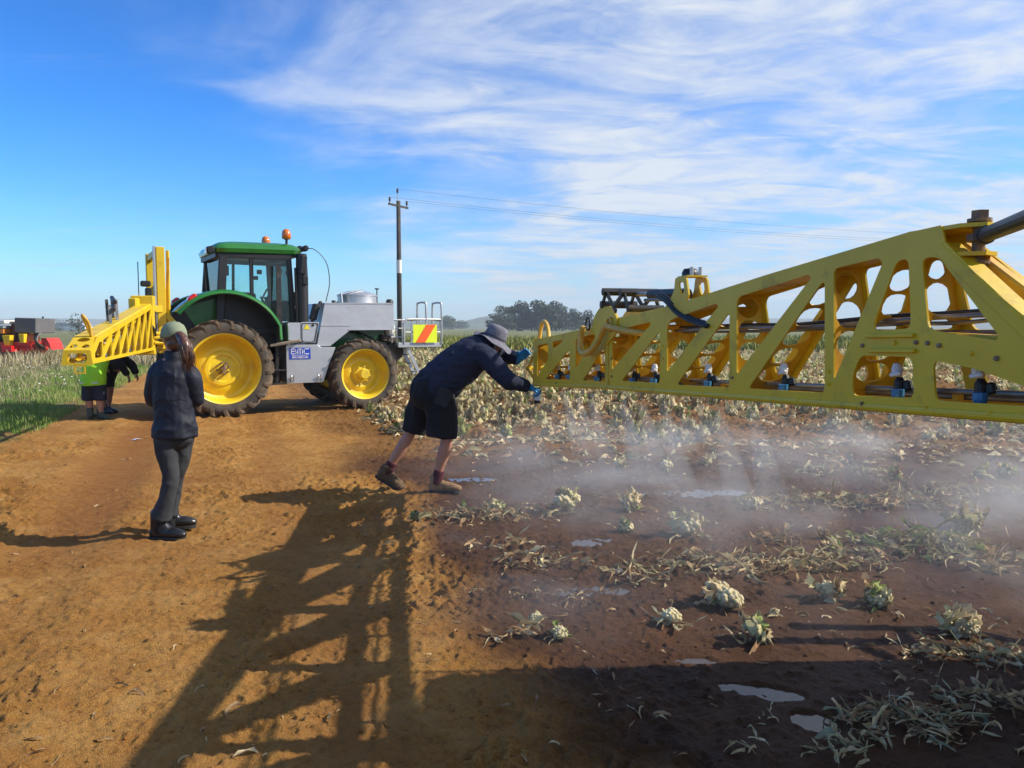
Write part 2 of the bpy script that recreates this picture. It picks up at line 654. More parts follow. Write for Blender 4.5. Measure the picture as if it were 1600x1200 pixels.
def ground_mesh():
    a_front = np.linspace(R(-42), R(42), 680)
    a_rest = np.linspace(R(42), R(318), 64)[1:-1]
    ang = np.concatenate([a_front, a_rest])
    r1 = np.concatenate([np.geomspace(1.4, 2.4, 60), np.geomspace(2.42, 16, 710), np.geomspace(16.1, 70, 130)])
    r0 = np.array([0.02, 0.4, 0.9])
    r2 = np.geomspace(76, 3700, 30)
    rad = np.concatenate([r0, r1, r2])
    A, Rr = np.meshgrid(ang, rad)
    X = Rr * np.sin(A); Y = Rr * np.cos(A)
    Z = height(X.ravel(), Y.ravel()).reshape(X.shape)
    nr, na = X.shape
    V = np.stack([X, Y, Z], -1).reshape(-1, 3)
    i = np.arange(nr - 1)[:, None] * na; j = np.arange(na)[None, :]; j2 = (j + 1) % na
    F = np.stack([i + j, i + j2, i + na + j2, i + na + j], -1).reshape(-1, 4)[:, ::-1]
    me = np_mesh('ground', V, F, False)
    x, y = V[:, 0], V[:, 1]
    for nm, val in (('wet', np.maximum(wetness(x, y), puddle_mask(x, y)[0])), ('compact', np.clip(compact(x, y), 0, 1)),
                    ('verge', sstep(-2.75, -3.5, across(x, y) + (fbm(x * 1.2, y * 1.2, 91, 3) - .5) * 1.2)),
                    ('meadow', sstep(50, 64, y + 0.0 * x))):
        at = me.attributes.new(nm, 'FLOAT', 'POINT')
        at.data.foreach_set('value', val.astype(np.float32))
    return me


def ground_material():
    m = bpy.data.materials.new('soil')
    m.use_nodes = True
    nt = m.node_tree
    b = nt.nodes['Principled BSDF']
    N, L = nt.nodes.new, nt.links.new
    tc = N('ShaderNodeTexCoord')

    def noise(s, d=6, r=0.6):
        n = N('ShaderNodeTexNoise')
        n.inputs['Scale'].default_value = s; n.inputs['Detail'].default_value = d; n.inputs['Roughness'].default_value = r
        L(tc.outputs['Object'], n.inputs['Vector'])
        return n.outputs[0]

    def attr(nm):
        a = N('ShaderNodeAttribute'); a.attribute_name = nm
        return a.outputs['Fac']

    def mr(v, a, b_, c=0.0, d=1.0):
        n = N('ShaderNodeMapRange')
        n.inputs[1].default_value = a; n.inputs[2].default_value = b_; n.inputs[3].default_value = c; n.inputs[4].default_value = d
        L(v, n.inputs[0])
        return n.outputs[0]

    def mix(f, a, c, mode='MIX'):
        n = N('ShaderNodeMix'); n.data_type = 'RGBA'; n.blend_type = mode
        if isinstance(f, float): n.inputs[0].default_value = f
        else: L(f, n.inputs[0])
        for i, v in ((6, a), (7, c)):
            if isinstance(v, tuple): n.inputs[i].default_value = (*v, 1)
            else: L(v, n.inputs[i])
        return n.outputs[2]
    dry = mix(mr(noise(1.1, 8), 0.35, 0.68), (0.40, 0.185, 0.040), (0.62, 0.335, 0.095))
    dry = mix(mr(noise(7, 8, 0.7), 0.42, 0.72), dry, (0.46, 0.205, 0.048))
    dry = mix(mr(noise(26, 8, 0.75), 0.51, 0.70, 0, 0.85), dry, (0.17, 0.068, 0.018))
    dry = mix(mr(noise(75, 5, 0.7), 0.56, 0.72, 0, 0.7), dry, (0.13, 0.05, 0.014))
    dry = mix(mr(noise(90, 3), 0.58, 0.74, 0, 0.6), dry, (0.66, 0.40, 0.16))
    dry = mix(mr(noise(3.2, 6, 0.65), 0.50, 0.70, 0, 0.55), dry, (0.66, 0.39, 0.135))
    dry = mix(mr(noise(0.45, 4), 0.5, 0.72, 0, 0.6), dry, (0.26, 0.108, 0.034))
    comp = mix(mr(noise(9, 6), 0.35, 0.7), (0.36, 0.155, 0.044), (0.27, 0.11, 0.035))
    dry = mix(mr(attr('compact'), 0.15, 0.9, 0, 0.8), dry, comp)
    wet = mix(mr(noise(2.2, 8), 0.32, 0.7), (0.080, 0.033, 0.013), (0.170, 0.076, 0.029))
    wet = mix(mr(noise(40, 5, 0.7), 0.5, 0.75, 0, 0.7), wet, (0.046, 0.019, 0.009))
    wet = mix(mr(noise(120, 2), 0.60, 0.76, 0, 0.45), wet, (0.20, 0.11, 0.055))
    col = mix(mr(attr('wet'), 0.12, 0.85), dry, wet)
    grass = mix(mr(noise(1.6, 8, 0.7), 0.36, 0.66), (0.09, 0.12, 0.03), (0.34, 0.28, 0.14))
    col = mix(attr('verge'), col, grass)
    mead = mix(mr(noise(0.05, 6, 0.7), 0.36, 0.66), (0.11, 0.135, 0.05), (0.22, 0.20, 0.09))
    col = mix(attr('meadow'), col, mead)
    L(col, b.inputs['Base Color'])
    ro = mr(attr('wet'), 0.2, 1.0, 0.95, 0.62)
    L(ro, b.inputs['Roughness'])
    b.inputs['Specular IOR Level'].default_value = 0.16
    bp = N('ShaderNodeBump'); bp.inputs['Strength'].default_value = 1.0; bp.inputs['Distance'].default_value = 0.03
    s = N('ShaderNodeMath'); s.operation = 'ADD'
    L(noise(38, 8, 0.75), s.inputs[0]); L(noise(130, 4, 0.7), s.inputs[1])
    L(s.outputs[0], bp.inputs['Height']); L(bp.outputs[0], b.inputs['Normal'])
    return m


GROUND = obj('ground', ground_mesh(), ground_material())
tag(GROUND, 'orange brown farm soil with a dry track and dark wet field', kind='structure')

# ---- puddles: level sheets of shallow water in hollows of the soil
water = mat('muddy_water', (0.055, 0.035, 0.022), 0.10, spec=0.5, var=0.15, scale=3, bump=0.10, bscale=18)
for (lab, c, a, b, t) in PUDDLES:
    n = 40
    V = [(0, 0, 0)]
    for i in range(n):
        w = 2 * math.pi * i / n
        V.append((a * 1.15 * math.cos(w), b * 1.15 * math.sin(w), 0))
    o = obj('puddle', raw_mesh('puddle', V, [[0, 1 + i, 1 + (i + 1) % n] for i in range(n)]), water,
            loc=(c.x, c.y, gz(c.x, c.y) - 0.010), rot=(0, 0, t))
    tag(o, lab, kind='structure')


# ---- loose clods lying on the soil
def clod_mesh():
    base = []
    import bmesh
    for s in range(4):
        bm = bmesh.new()
        bmesh.ops.create_icosphere(bm, subdivisions=1, radius=1)
        V = np.array([v.co[:] for v in bm.verts]); F = np.array([[v.index for v in f.verts] for f in bm.faces])
        bm.free()
        r = 0.75 + 0.5 * np.random.default_rng(s).random(len(V))
        base.append((V * r[:, None] * np.array([1, 0.85, 0.6]), F))
    K = 40000
    y = 2.3 * (16 / 2.3) ** rng.random(K)
    x = (rng.random(K) * 1.7 - 0.85) * y
    q = across(x, y)
    dens = fbm(x * 0.8, y * 0.8, 41, 3)
    keep = (q > -3.0) & (rng.random(K) < 0.25 + 1.6 * np.maximum(0, dens - 0.42) + 0.4 * ((y > 9) & (q > 1.5)))
    x, y = x[keep][:5500], y[keep][:5500]
    z = height(x, y)
    Vs, Fs, n = [], [], 0
    for px, py, pz in zip(x, y, z):
        s = 0.0035 + 0.010 * rng.random() ** 3.5 + (0.010 * rng.random() ** 2 if py > 7 else 0)
        V, F = base[rng.integers(4)]
        a = rng.random() * 6.28
        ca, sa = math.cos(a) * s, math.sin(a) * s
        Vs.append(np.stack([V[:, 0] * ca - V[:, 1] * sa + px, V[:, 0] * sa + V[:, 1] * ca + py, V[:, 2] * s + pz + s * 0.2], -1))
        Fs.append(F + n); n += len(V)
    V = np.concatenate(Vs)
    me = np_mesh('soil_clods', V, np.concatenate(Fs), False)
    for nm, val in (('wet', wetness(V[:, 0], V[:, 1])), ('compact', V[:, 0] * 0), ('verge', V[:, 0] * 0), ('meadow', V[:, 0] * 0)):
        at = me.attributes.new(nm, 'FLOAT', 'POINT')
        at.data.foreach_set('value', val.astype(np.float32))
    return me


tag(obj('soil_clods', clod_mesh(), GROUND.data.materials[0]), 'loose crumbs and clods of brown soil on the ground', kind='stuff')


# ================================================================ distance
def hill(name, dist, width_ang, a0, hgt, seed, m, label):
    n = 90
    V = []
    for i in range(n):
        a = R(a0 + width_ang * i / (n - 1))
        h = hgt * (0.25 + 0.75 * float(fbm(np.array(i * 0.09 + seed), np.array(seed * 1.7), seed, 4)))
        h *= math.sin(math.pi * i / (n - 1)) ** 0.5 if 0 < i < n - 1 else 0
        for k, (dd, hh) in enumerate(((0, -6), (90, h * 0.35), (260, h * 0.8), (430, h), (800, h * 0.7), (1200, -6))):
            r = dist + dd
            V.append((r * math.sin(a), r * math.cos(a), hh))
    F = [[i * 6 + k, i * 6 + k + 1, (i + 1) * 6 + k + 1, (i + 1) * 6 + k] for i in range(n - 1) for k in range(5)]
    F = [f[::-1] for f in F]
    o = obj(name, raw_mesh(name, V, F, True), m)
    tag(o, label, kind='structure')


hill_m = mat('far_pasture', (0.055, 0.075, 0.035), 0.95, col2=(0.13, 0.15, 0.065), scale=0.012, detail=9)
hill('hills', 2100, 130, -65, 48, 4, hill_m, 'low blue hills along the horizon')
hill('hill', 1250, 22, -12, 42, 9, hill_m, 'nearer wooded hill left of the dark tree clump')


# ---- trees: tapered trunk with limbs and a crown of leaf clumps
def leaf_cloud(lobes, per, size, seed, squash=0.8):
    """quads scattered through lobes (centre, radius)"""
    g = np.random.default_rng(seed)
    Vs, Fs, n = [], [], 0
    for (c, r) in lobes:
        k = int(per * (r[0] * r[2]) / 9)
        d = g.normal(size=(k, 3)); d /= np.linalg.norm(d, axis=1)[:, None]
        rr = (0.45 + 0.6 * g.random(k) ** 0.6)
        P = np.array(c) + d * rr[:, None] * np.array(r)
        nr = d + g.normal(size=(k, 3)) * 0.6
        nr /= np.linalg.norm(nr, axis=1)[:, None]
        t = np.cross(nr, g.normal(size=(k, 3))); t /= np.linalg.norm(t, axis=1)[:, None]
        b = np.cross(nr, t)
        s = (size * (0.5 + g.random(k)))[:, None]
        Q = np.stack([P + t * s, P + b * s * 0.75, P - t * s * (0.6 + 0.5 * g.random(k))[:, None], P - b * s * 0.8], 1)
        Vs.append(Q.reshape(-1, 3)); Fs.append(n + np.arange(4 * k).reshape(-1, 4)); n += 4 * k
    return np.concatenate(Vs), np.concatenate(Fs)


bark = mat('grey_bark', (0.16, 0.14, 0.12), 0.9, var=0.4, scale=3)
crown_m = mat('dark_evergreen_leaves', (0.022, 0.036, 0.018), 0.8, col2=(0.062, 0.080, 0.038), scale=0.22, spec=0.2, objvar=0.25)
bush_m = mat('hedge_leaves', (0.035, 0.055, 0.02), 0.8, col2=(0.08, 0.10, 0.04), scale=0.4, spec=0.2, objvar=0.25)


def tree(u, dist, hgt, wid, seed, label, m=None, group='far trees beyond the field'):
    x = (u - 800) / 1200 * dist
    t = empty('pine_tree' if m is None else 'far_tree', (x, dist, 0))
    tag(t, label, 'tree', group)
    g = random.Random(seed)
    mb = MB()
    top = Vector((g.uniform(-.06, .06) * wid, 0, hgt * 0.8))
    mb.tube([(0, 0, -0.5), (0, 0, hgt * 0.25), top * 0.6, top], [hgt * .035, hgt * .028, hgt * .018, hgt * .006], 7)
    lobes = [((0, 0, hgt * .20), (wid * .44, wid * .44, hgt * .20)), ((top.x, 0, hgt * 0.80), (wid * .22, wid * .22, hgt * .19)), ((0, 0, hgt * .45), (wid * .34, wid * .34, hgt * .30))]
    for i in range(15):
        a = g.uniform(0, 6.28); rr = g.uniform(0.12, 0.40) * wid
        z = hgt * g.uniform(0.18, 0.86) * (1 - 0.25 * rr / (0.4 * wid))
        c = Vector((math.cos(a) * rr, math.sin(a) * rr, z))
        mb.tube([(0, 0, z * 0.45), c * 0.6 + Vector((0, 0, z * .25)), c], [hgt * .014, hgt * .01, hgt * .004], 5)
        k = g.uniform(0.13, 0.23)
        lobes.append((tuple(c), (wid * k, wid * k, hgt * k * 0.62)))
    mb.build('trunk', bark, t)
    V, F = leaf_cloud(lobes, 330, hgt * 0.030, seed)
    obj('crown', np_mesh('crown', V, F), m or crown_m, t)


for (u, dd, h, w, s, lab) in [
    (786, 372, 12.5, 17, 1, 'low dark tree at the outer end of the far clump, next to the hills'),
    (812, 380, 15.0, 17, 2, 'dark tree with a pointed tuft on top in the far clump'),
    (842, 376, 15.5, 18, 3, 'dark tree in the middle of the far clump behind the yellow hoop'),
    (868, 384, 15.0, 18, 4, 'tall rounded dark tree in the far clump above the yellow boom end'),
    (895, 400, 12.0, 13, 5, 'smaller dark tree behind the far clump where the boom starts to rise'),
    (917, 410, 11.5, 12, 6, 'umbrella topped tree at the low end of the far clump, beside the boom hinge'),
]:
    tree(u, dd, h, w, s, lab)
for i, (u, dd, h, w, lab) in enumerate([
    (700, 640, 12, 22, 'bluish far tree right behind the white guard rails of the tractor platform'),
    (722, 900, 11, 20, 'tiny bluish tree on the hill beside the guard rails'),
    (126, 150, 4.6, 5.5, 'small dark tree on the horizon beside the hoop of the parked boom'),
    (84, 260, 4.5, 12, 'low dark bush on the horizon right of the red machine'),
]):
    tree(u, dd, h, w, 30 + i, lab, bush_m, 'single small trees on the horizon')

# ---- far buildings on the left horizon
bw = mat('far_white_wall', (0.7, 0.7, 0.68), 0.8, var=.1, scale=.4)
br = mat('far_grey_roof', (0.30, 0.31, 0.33), 0.6, var=.1, scale=.4)
for (u, dd, w, h, lab) in [(122, 420, 13, 4.0, 'long pale shed on the horizon by the small dark tree'),
                           (104, 520, 9, 5, 'pale far house on the horizon between the small tree and red machine')]:
    x = (u - 800) / 1200 * dd
    t = empty('far_shed', (x, dd, 0)); tag(t, lab, 'shed')
    MB().box((0, 0, h * .3), (w, 8, h * .6)).build('wall', bw, t)
    MB().plate([(-w * .53, h * .6), (w * .53, h * .6), (w * .36, h), (-w * .36, h)], [], 8.6, Matrix.Rotation(math.pi / 2, 4, 'X')).build('roof', br, t)
    MB().box((w * .2, -4.03, h * .25), (w * .2, .1, h * .4)).build('door', br, t)


# ---- blades: grass, weeds
def blades(n, place, hmin, hmax, wid, seed, lean=0.45, seg=2):
    g = np.random.default_rng(seed)
    P = place(n, g)
    n = len(P)
    h = hmin + (hmax - hmin) * g.random(n) ** 1.4
    a = g.random(n) * 6.283
    ln = lean * h * (0.2 + g.random(n))
    dx, dy = np.cos(a), np.sin(a)
    b = g.random(n) * 6.283
    wx, wy = np.cos(b) * wid / 2, np.sin(b) * wid / 2
    V = np.zeros((n, 5, 3))
    V[:, 0] = P + np.stack([wx, wy, 0 * wx], -1)
    V[:, 1] = P - np.stack([wx, wy, 0 * wx], -1)
    mid = P + np.stack([dx * ln * .35, dy * ln * .35, h * .6], -1)
    V[:, 2] = mid - np.stack([wx, wy, 0 * wx], -1) * .75
    V[:, 3] = mid + np.stack([wx, wy, 0 * wx], -1) * .75
    V[:, 4] = P + np.stack([dx * ln, dy * ln, h], -1)
    i = np.arange(n)[:, None] * 5
    F = np.concatenate([i + np.array([0, 1, 2]), i + np.array([0, 2, 3]), i + np.array([3, 2, 4])])
    return V.reshape(-1, 3), F


def blade_mat(name, c1, c2, scale):
    m = mat(name, c1, 0.75, col2=c2, scale=scale, spec=0.2, thresh=(0.38, 0.62))
    return m


def on_verge(q0, q1, l0, l1, patch=None):
    def f(n, g):
        q = q0 + (q1 - q0) * g.random(n); l = l0 * (l1 / l0) ** g.random(n)
        x = q * TQ[0] - l * TQ[1]; y = q * TQ[1] + l * TQ[0]
        if patch is not None:
            k = patch(x, y) > g.random(n); x, y = x[k], y[k]
        z = low(x, y)
        return np.stack([x, y, z], -1)
    return f


V, F = blades(52000, on_verge(-6.2, -2.85, 9, 46, lambda x, y: sstep(0.36, 0.56, fbm(x * .9, y * .9, 91, 3)) * 0.9 + 0.1 * (across(x, y) < -3.3)), 0.05, 0.17, 0.011, 1)
tag(obj('grass', np_mesh('grass', V, F), blade_mat('fresh_grass', (0.11, 0.22, 0.03), (0.26, 0.31, 0.09), 1.3)), 'short bright green grass along the dirt track', kind='stuff')
V, F = blades(38000, on_verge(-22, -4.3, 10, 75, lambda x, y: sstep(0.30, 0.55, fbm(x * .5, y * .5, 95, 3))), 0.08, 0.36, 0.012, 2, 0.7)
tag(obj('dry_weeds', np_mesh('dry_weeds', V, F), blade_mat('dry_weed_stalks', (0.26, 0.22, 0.11), (0.48, 0.41, 0.27), 0.9)), 'tall straw coloured weeds between the track and the red machine', kind='stuff')
V, F = blades(22000, on_verge(-24, -3.6, 10, 75, lambda x, y: sstep(0.45, 0.6, fbm(x * .6, y * .6, 97, 3))), 0.06, 0.26, 0.020, 3, 0.7)
tag(obj('green_weeds', np_mesh('green_weeds', V, F), blade_mat('green_weed_leaves', (0.13, 0.16, 0.06), (0.24, 0.24, 0.11), 1.1)), 'grey green weeds growing among the dry stalks', kind='stuff')
# white flower heads on the weeds
g = np.random.default_rng(8)
P = on_verge(-15, -3.9, 10, 50, lambda x, y: sstep(0.42, 0.62, fbm(x * .7, y * .7, 99, 3)))(1300, g)
P[:, 2] += 0.08 + 0.24 * g.random(len(P))
s = 0.014 + 0.02 * g.random(len(P))
tri = np.array([[1, 0, 0], [-.5, .87, .2], [-.5, -.87, .2], [0, 0, .8]])
V = (P[:, None, :] + s[:, None, None] * tri[None]).reshape(-1, 3)
i = np.arange(len(P))[:, None] * 4
F = np.concatenate([i + np.array(k) for k in ([0, 1, 3], [1, 2, 3], [2, 0, 3])])
tag(obj('white_weed_flowers', np_mesh('flowers', V, F), mat('white_petals', (0.75, 0.73, 0.66), 0.7, var=.1)), 'tiny white flower heads on the roadside weeds', kind='stuff')


# ---- green weedy crop behind the field
def strip(x0, x1, y0, y1):
    def f(n, g):
        y = y0 + (y1 - y0) * g.random(n) ** 1.3; x = (x0 + (x1 - x0) * g.random(n)) * y
        k = (fbm(x * .22, y * .22, 101, 3) > 0.36) & (across(x, y) > 3)
        return np.stack([x, y, np.zeros(n)], -1)[k]
    return f


V, F = blades(38000, strip(-.25, .8, 46, 96), 0.25, 1.0, 0.12, 4, 0.7)
# rank weeds around the far machine
V2, F2 = blades(9000, lambda n, g: np.stack([-30 + 16 * g.random(n), 31 + 9 * g.random(n), np.zeros(n)], -1), 0.25, 0.75, 0.03, 6, 0.5)
tag(obj('machine_weeds', np_mesh('machine_weeds', V2, F2), MATS['dry_weed_stalks']), 'rank dry weeds around the red machine', kind='stuff')
tag(obj('weedy_crop', np_mesh('weedy_crop', V, F), blade_mat('yellow_green_crop', (0.13, 0.17, 0.03), (0.32, 0.30, 0.08), 0.35)), 'tall yellow green weeds bordering the far side of the field', kind='stuff')


# ================================================================ machine materials
green = mat('tractor_green_paint', (0.018, 0.155, 0.022), 0.28, var=0.12, scale=3, coat=0.5, rvar=0.08, dirt=((0.16, 0.12, 0.07), 4.0, 0.58, 0.85, 0.5))
yellow_rim = mat('wheel_yellow_paint', (0.80, 0.58, 0.010), 0.42, col2=(0.72, 0.49, 0.03), scale=3.5, rvar=0.12, bump=0.05, bscale=6, dirt=((0.30, 0.17, 0.05), 3.0, 0.52, 0.80, 0.6))
boom_yellow = mat('boom_yellow_paint', (0.70, 0.48, 0.011), 0.45, col2=(0.61, 0.41, 0.013), scale=2.2, rvar=0.12, bump=0.05, bscale=25, dirt=((0.20, 0.105, 0.035), 4.0, 0.56, 0.76, 0.8))
rust_yellow = mat('rusty_yellow_paint', (0.66, 0.38, 0.014), 0.6, col2=(0.34, 0.14, 0.018), scale=3.2, thresh=(0.54, 0.76), detail=9, rvar=0.2)
rubber = mat('dusty_tyre_rubber', (0.040, 0.035, 0.029), 0.85, col2=(0.115, 0.086, 0.056), scale=3.4, bump=0.15, bscale=40, thresh=(.38, .68))
rubber_side = mat('tyre_lug_mud', (0.030, 0.027, 0.023), 0.9, col2=(0.16, 0.105, 0.06), scale=5, bump=0.2, bscale=40)
black = mat('black_plastic', (0.012, 0.012, 0.013), 0.45, var=0.3, scale=5)
black_metal = mat('worn_black_steel', (0.018, 0.017, 0.016), 0.5, col2=(0.075, 0.055, 0.04), scale=6, thresh=(.5, .75), rvar=.15)
steel = mat('stainless_sheet', (0.66, 0.66, 0.66), 0.42, metal=0.85, col2=(0.52, 0.52, 0.525), scale=2.4, rvar=0.14, bump=0.6, bscale=1.4, detail=8, dirt=((0.34, 0.27, 0.19), 2.2, 0.56, 0.85, 0.5))
galv = mat('galvanised_steel', (0.50, 0.51, 0.52), 0.45, metal=0.7, var=0.12, scale=9)
dull_steel = mat('dull_pipe_steel', (0.22, 0.21, 0.20), 0.45, metal=0.6, var=0.3, scale=9)
rusty = mat('rusty_bolt_steel', (0.16, 0.085, 0.045), 0.75, metal=0.3, col2=(0.30, 0.22, 0.15), scale=14)
hose_y = mat('yellow_hose', (0.62, 0.36, 0.05), 0.5, var=.2, scale=6)
hose_b = mat('black_hose', (0.014, 0.014, 0.015), 0.5, var=.4, scale=14)
white_pl = mat('white_plastic', (0.72, 0.71, 0.66), 0.5, var=.08, scale=6)
blue_pl = mat('blue_nozzle_plastic', (0.03, 0.16, 0.32), 0.45, var=.2, scale=20)
amber = mat('amber_lens', (0.62, 0.16, 0.02), 0.15, coat=.5, var=.1)
red_lens = mat('red_lens', (0.55, 0.02, 0.015), 0.2, coat=.5, var=.1)
lamp_glass = mat('lamp_glass', (0.6, 0.6, 0.58), 0.12, metal=.6, var=.1)
seat_m = mat('cab_grey_trim', (0.05, 0.052, 0.055), 0.8, var=.2)
wood = mat('muddy_step_plate', (0.24, 0.19, 0.13), 0.8, col2=(.36, .30, .21), scale=12)


def glass_mat(name, tint, alpha):
    m = bpy.data.materials.new(name)
    m.use_nodes = True
    nt = m.node_tree
    nt.nodes.clear()
    N, L = nt.nodes.new, nt.links.new
    out = N('ShaderNodeOutputMaterial')
    tr = N('ShaderNodeBsdfTransparent'); tr.inputs[0].default_value = (*tint, 1)
    gl = N('ShaderNodeBsdfGlossy'); gl.inputs['Roughness'].default_value = 0.02
    df = N('ShaderNodeBsdfDiffuse'); df.inputs[0].default_value = (0.30, 0.36, 0.34, 1)
    fr = N('ShaderNodeFresnel'); fr.inputs[0].default_value = 1.45
    no = N('ShaderNodeTexNoise'); no.inputs['Scale'].default_value = 3
    mrn = N('ShaderNodeMapRange'); mrn.inputs[3].default_value = alpha * .4; mrn.inputs[4].default_value = alpha * 1.6
    L(no.outputs[0], mrn.inputs[0])
    a = N('ShaderNodeMixShader'); b = N('ShaderNodeMixShader')
    L(mrn.outputs[0], a.inputs[0]); L(tr.outputs[0], a.inputs[1]); L(df.outputs[0], a.inputs[2])
    L(fr.outputs[0], b.inputs[0]); L(a.outputs[0], b.inputs[1]); L(gl.outputs[0], b.inputs[2])
    L(b.outputs[0], out.inputs[0])
    return m


cab_glass = glass_mat('tinted_cab_glass', (0.84, 0.97, 0.97), 0.035)
RX = Matrix.Rotation(math.pi / 2, 4, 'X')      # 2-D (x, y) plate stands up in the x-z plane, thickness along y


# ================================================================ tractor
def tyre_mesh(Ro, Rr, W, nl, lug):
    """tyre about the Y axis with chevron lugs"""
    mb = MB()
    M = Matrix.Rotation(-math.pi / 2, 4, 'X')
    w = W / 2
    prof = [(Rr, -w * .80), (Rr + .03, -w * .92), ((Ro + Rr) / 2, -w * 1.0), (Ro - lug - .05, -w * .93), (Ro - lug - .012, -w * .72),
            (Ro - lug, 0), (Ro - lug - .012, w * .72), (Ro - lug - .05, w * .93), ((Ro + Rr) / 2, w), (Rr + .03, w * .92), (Rr, w * .80)]
    mb.lathe(prof, 56, M)
    tyre = mb.mesh('tyre', True)
    lb = MB()
    for side in (-1, 1):
        for i in range(nl):
            a0 = 2 * math.pi * (i + (0.5 if side > 0 else 0)) / nl
            rows = []
            for t, yy, rt, half in ((0, -.06 * side, Ro, .018), (.45, side * w * .5, Ro - .004, .020), (.85, side * w * .92, Ro - .022, .026), (1.0, side * w * 1.03, Ro - lug - .055, .030)):
                a = a0 + t * 0.30 * (0.9 / Ro)
                row = []
                for (sgn, rad) in ((-1, rt), (1, rt), (1, rt - lug - .02), (-1, rt - lug - .02)):
                    da = sgn * half * (1.25 if rad < rt else 1) / Ro
                    row.append(Vector((rad * math.sin(a + da), yy, rad * math.cos(a + da))))
                rows.append(row)
            V = [p for r_ in rows for p in r_]
            F = []
            for k in range(3):
                for e in range(4):
                    q = [k * 4 + e, k * 4 + (e + 1) % 4, (k + 1) * 4 + (e + 1) % 4, (k + 1) * 4 + e]
                    F.append(q if side > 0 else q[::-1])
            F += [[3, 2, 1, 0], [12, 13, 14, 15]] if side > 0 else [[0, 1, 2, 3], [15, 14, 13, 12]]
            lb.add(V, F)
    return tyre, lb.mesh('lugs')


def wheel(parent, x, y, Ro, Rr, W, prof, nl, lug, side, front):
    e = empty('wheel', (x, y, Ro - .015), 0, parent)
    if side > 0: e.rotation_euler = (0, 0, math.pi)
    e2 = e
    key = ('fw' if front else 'rw')
    if key not in WCACHE:
        ty, lu = tyre_mesh(Ro, Rr, W, nl, lug)
        ty.materials.append(rubber); lu.materials.append(rubber_side)
        M = Matrix.Rotation(math.pi / 2, 4, 'X')      # +height -> -y (outwards)
        rim = MB().lathe(prof, 56, M).mesh('rim', True); rim.set_sharp_from_angle(angle=R(38)); rim.materials.append(yellow_rim)
        hb = MB()
        if front:
            hb.lathe([(0.001, .13), (.085, .13), (.10, .115), (.10, .0), (.14, -.01), (.14, -.06)], 24, M)
            for i in range(8):
                a = 2 * math.pi * i / 8
                hb.lathe([(0.001, .02), (.017, .02), (.017, -.03)], 6, Matrix.Translation((.155 * math.cos(a), 0, .155 * math.sin(a))) @ M)
            hub = hb.mesh('hub'); hub.materials.append(yellow_rim)
        else:
            hb.lathe([(0.001, .10), (.045, .10), (.05, .08), (.055, -.04)], 16, M)
            hb.box((0, -.06, 0), (.045, .09, .17), None, .008)
            for i in range(8):
                a = 2 * math.pi * (i + .5) / 8
                hb.lathe([(0.001, .035), (.02, .035), (.02, -.03)], 6, Matrix.Translation((.105 * math.cos(a), 0, .105 * math.sin(a))) @ M)
            hub = hb.mesh('hub'); hub.materials.append(rusty)
        WCACHE[key] = (ty, lu, rim, hub)
    ty, lu, rim, hub = WCACHE[key]
    ph = rnd.uniform(0, .3)
    for nm, me in (('tyre', ty), ('tread_lugs', lu), ('rim', rim), ('hub', hub)):
        o = obj(nm, me, None, e)
        o.rotation_euler = (0, ph, 0)
        if nm == 'hub' : o.location = (0, -.02 if front else -0.02, 0)
    return e


WCACHE = {}
# profiles: (radius, outward height)
REAR_PROF = [(.615, .20), (.635, .215), (.64, .20), (.60, .185), (.585, .12), (.575, -.02), (.555, -.09), (.50, -.12), (.44, -.10), (.40, -.06), (.33, -.05), (.30, -.01), (.245, -.005), (.225, -.03), (.18, -.03), (.13, -.02), (.06, -.02), (.001, -.02)]
FRONT_PROF = [(.475, .165), (.495, .18), (.50, .165), (.465, .15), (.445, .10), (.435, -.02), (.40, -.07), (.36, -.08), (.31, -.05), (.26, -.04), (.22, -.07), (.17, -.07), (.12, -.03), (.001, -.03)]


def side_poly(mb, poly, y0, y1):
    """side-view outline (x, z) given width from y0 to y1"""
    return mb.plate(poly, [], abs(y1 - y0), Matrix.Translation((0, (y0 + y1) / 2, 0)) @ RX)


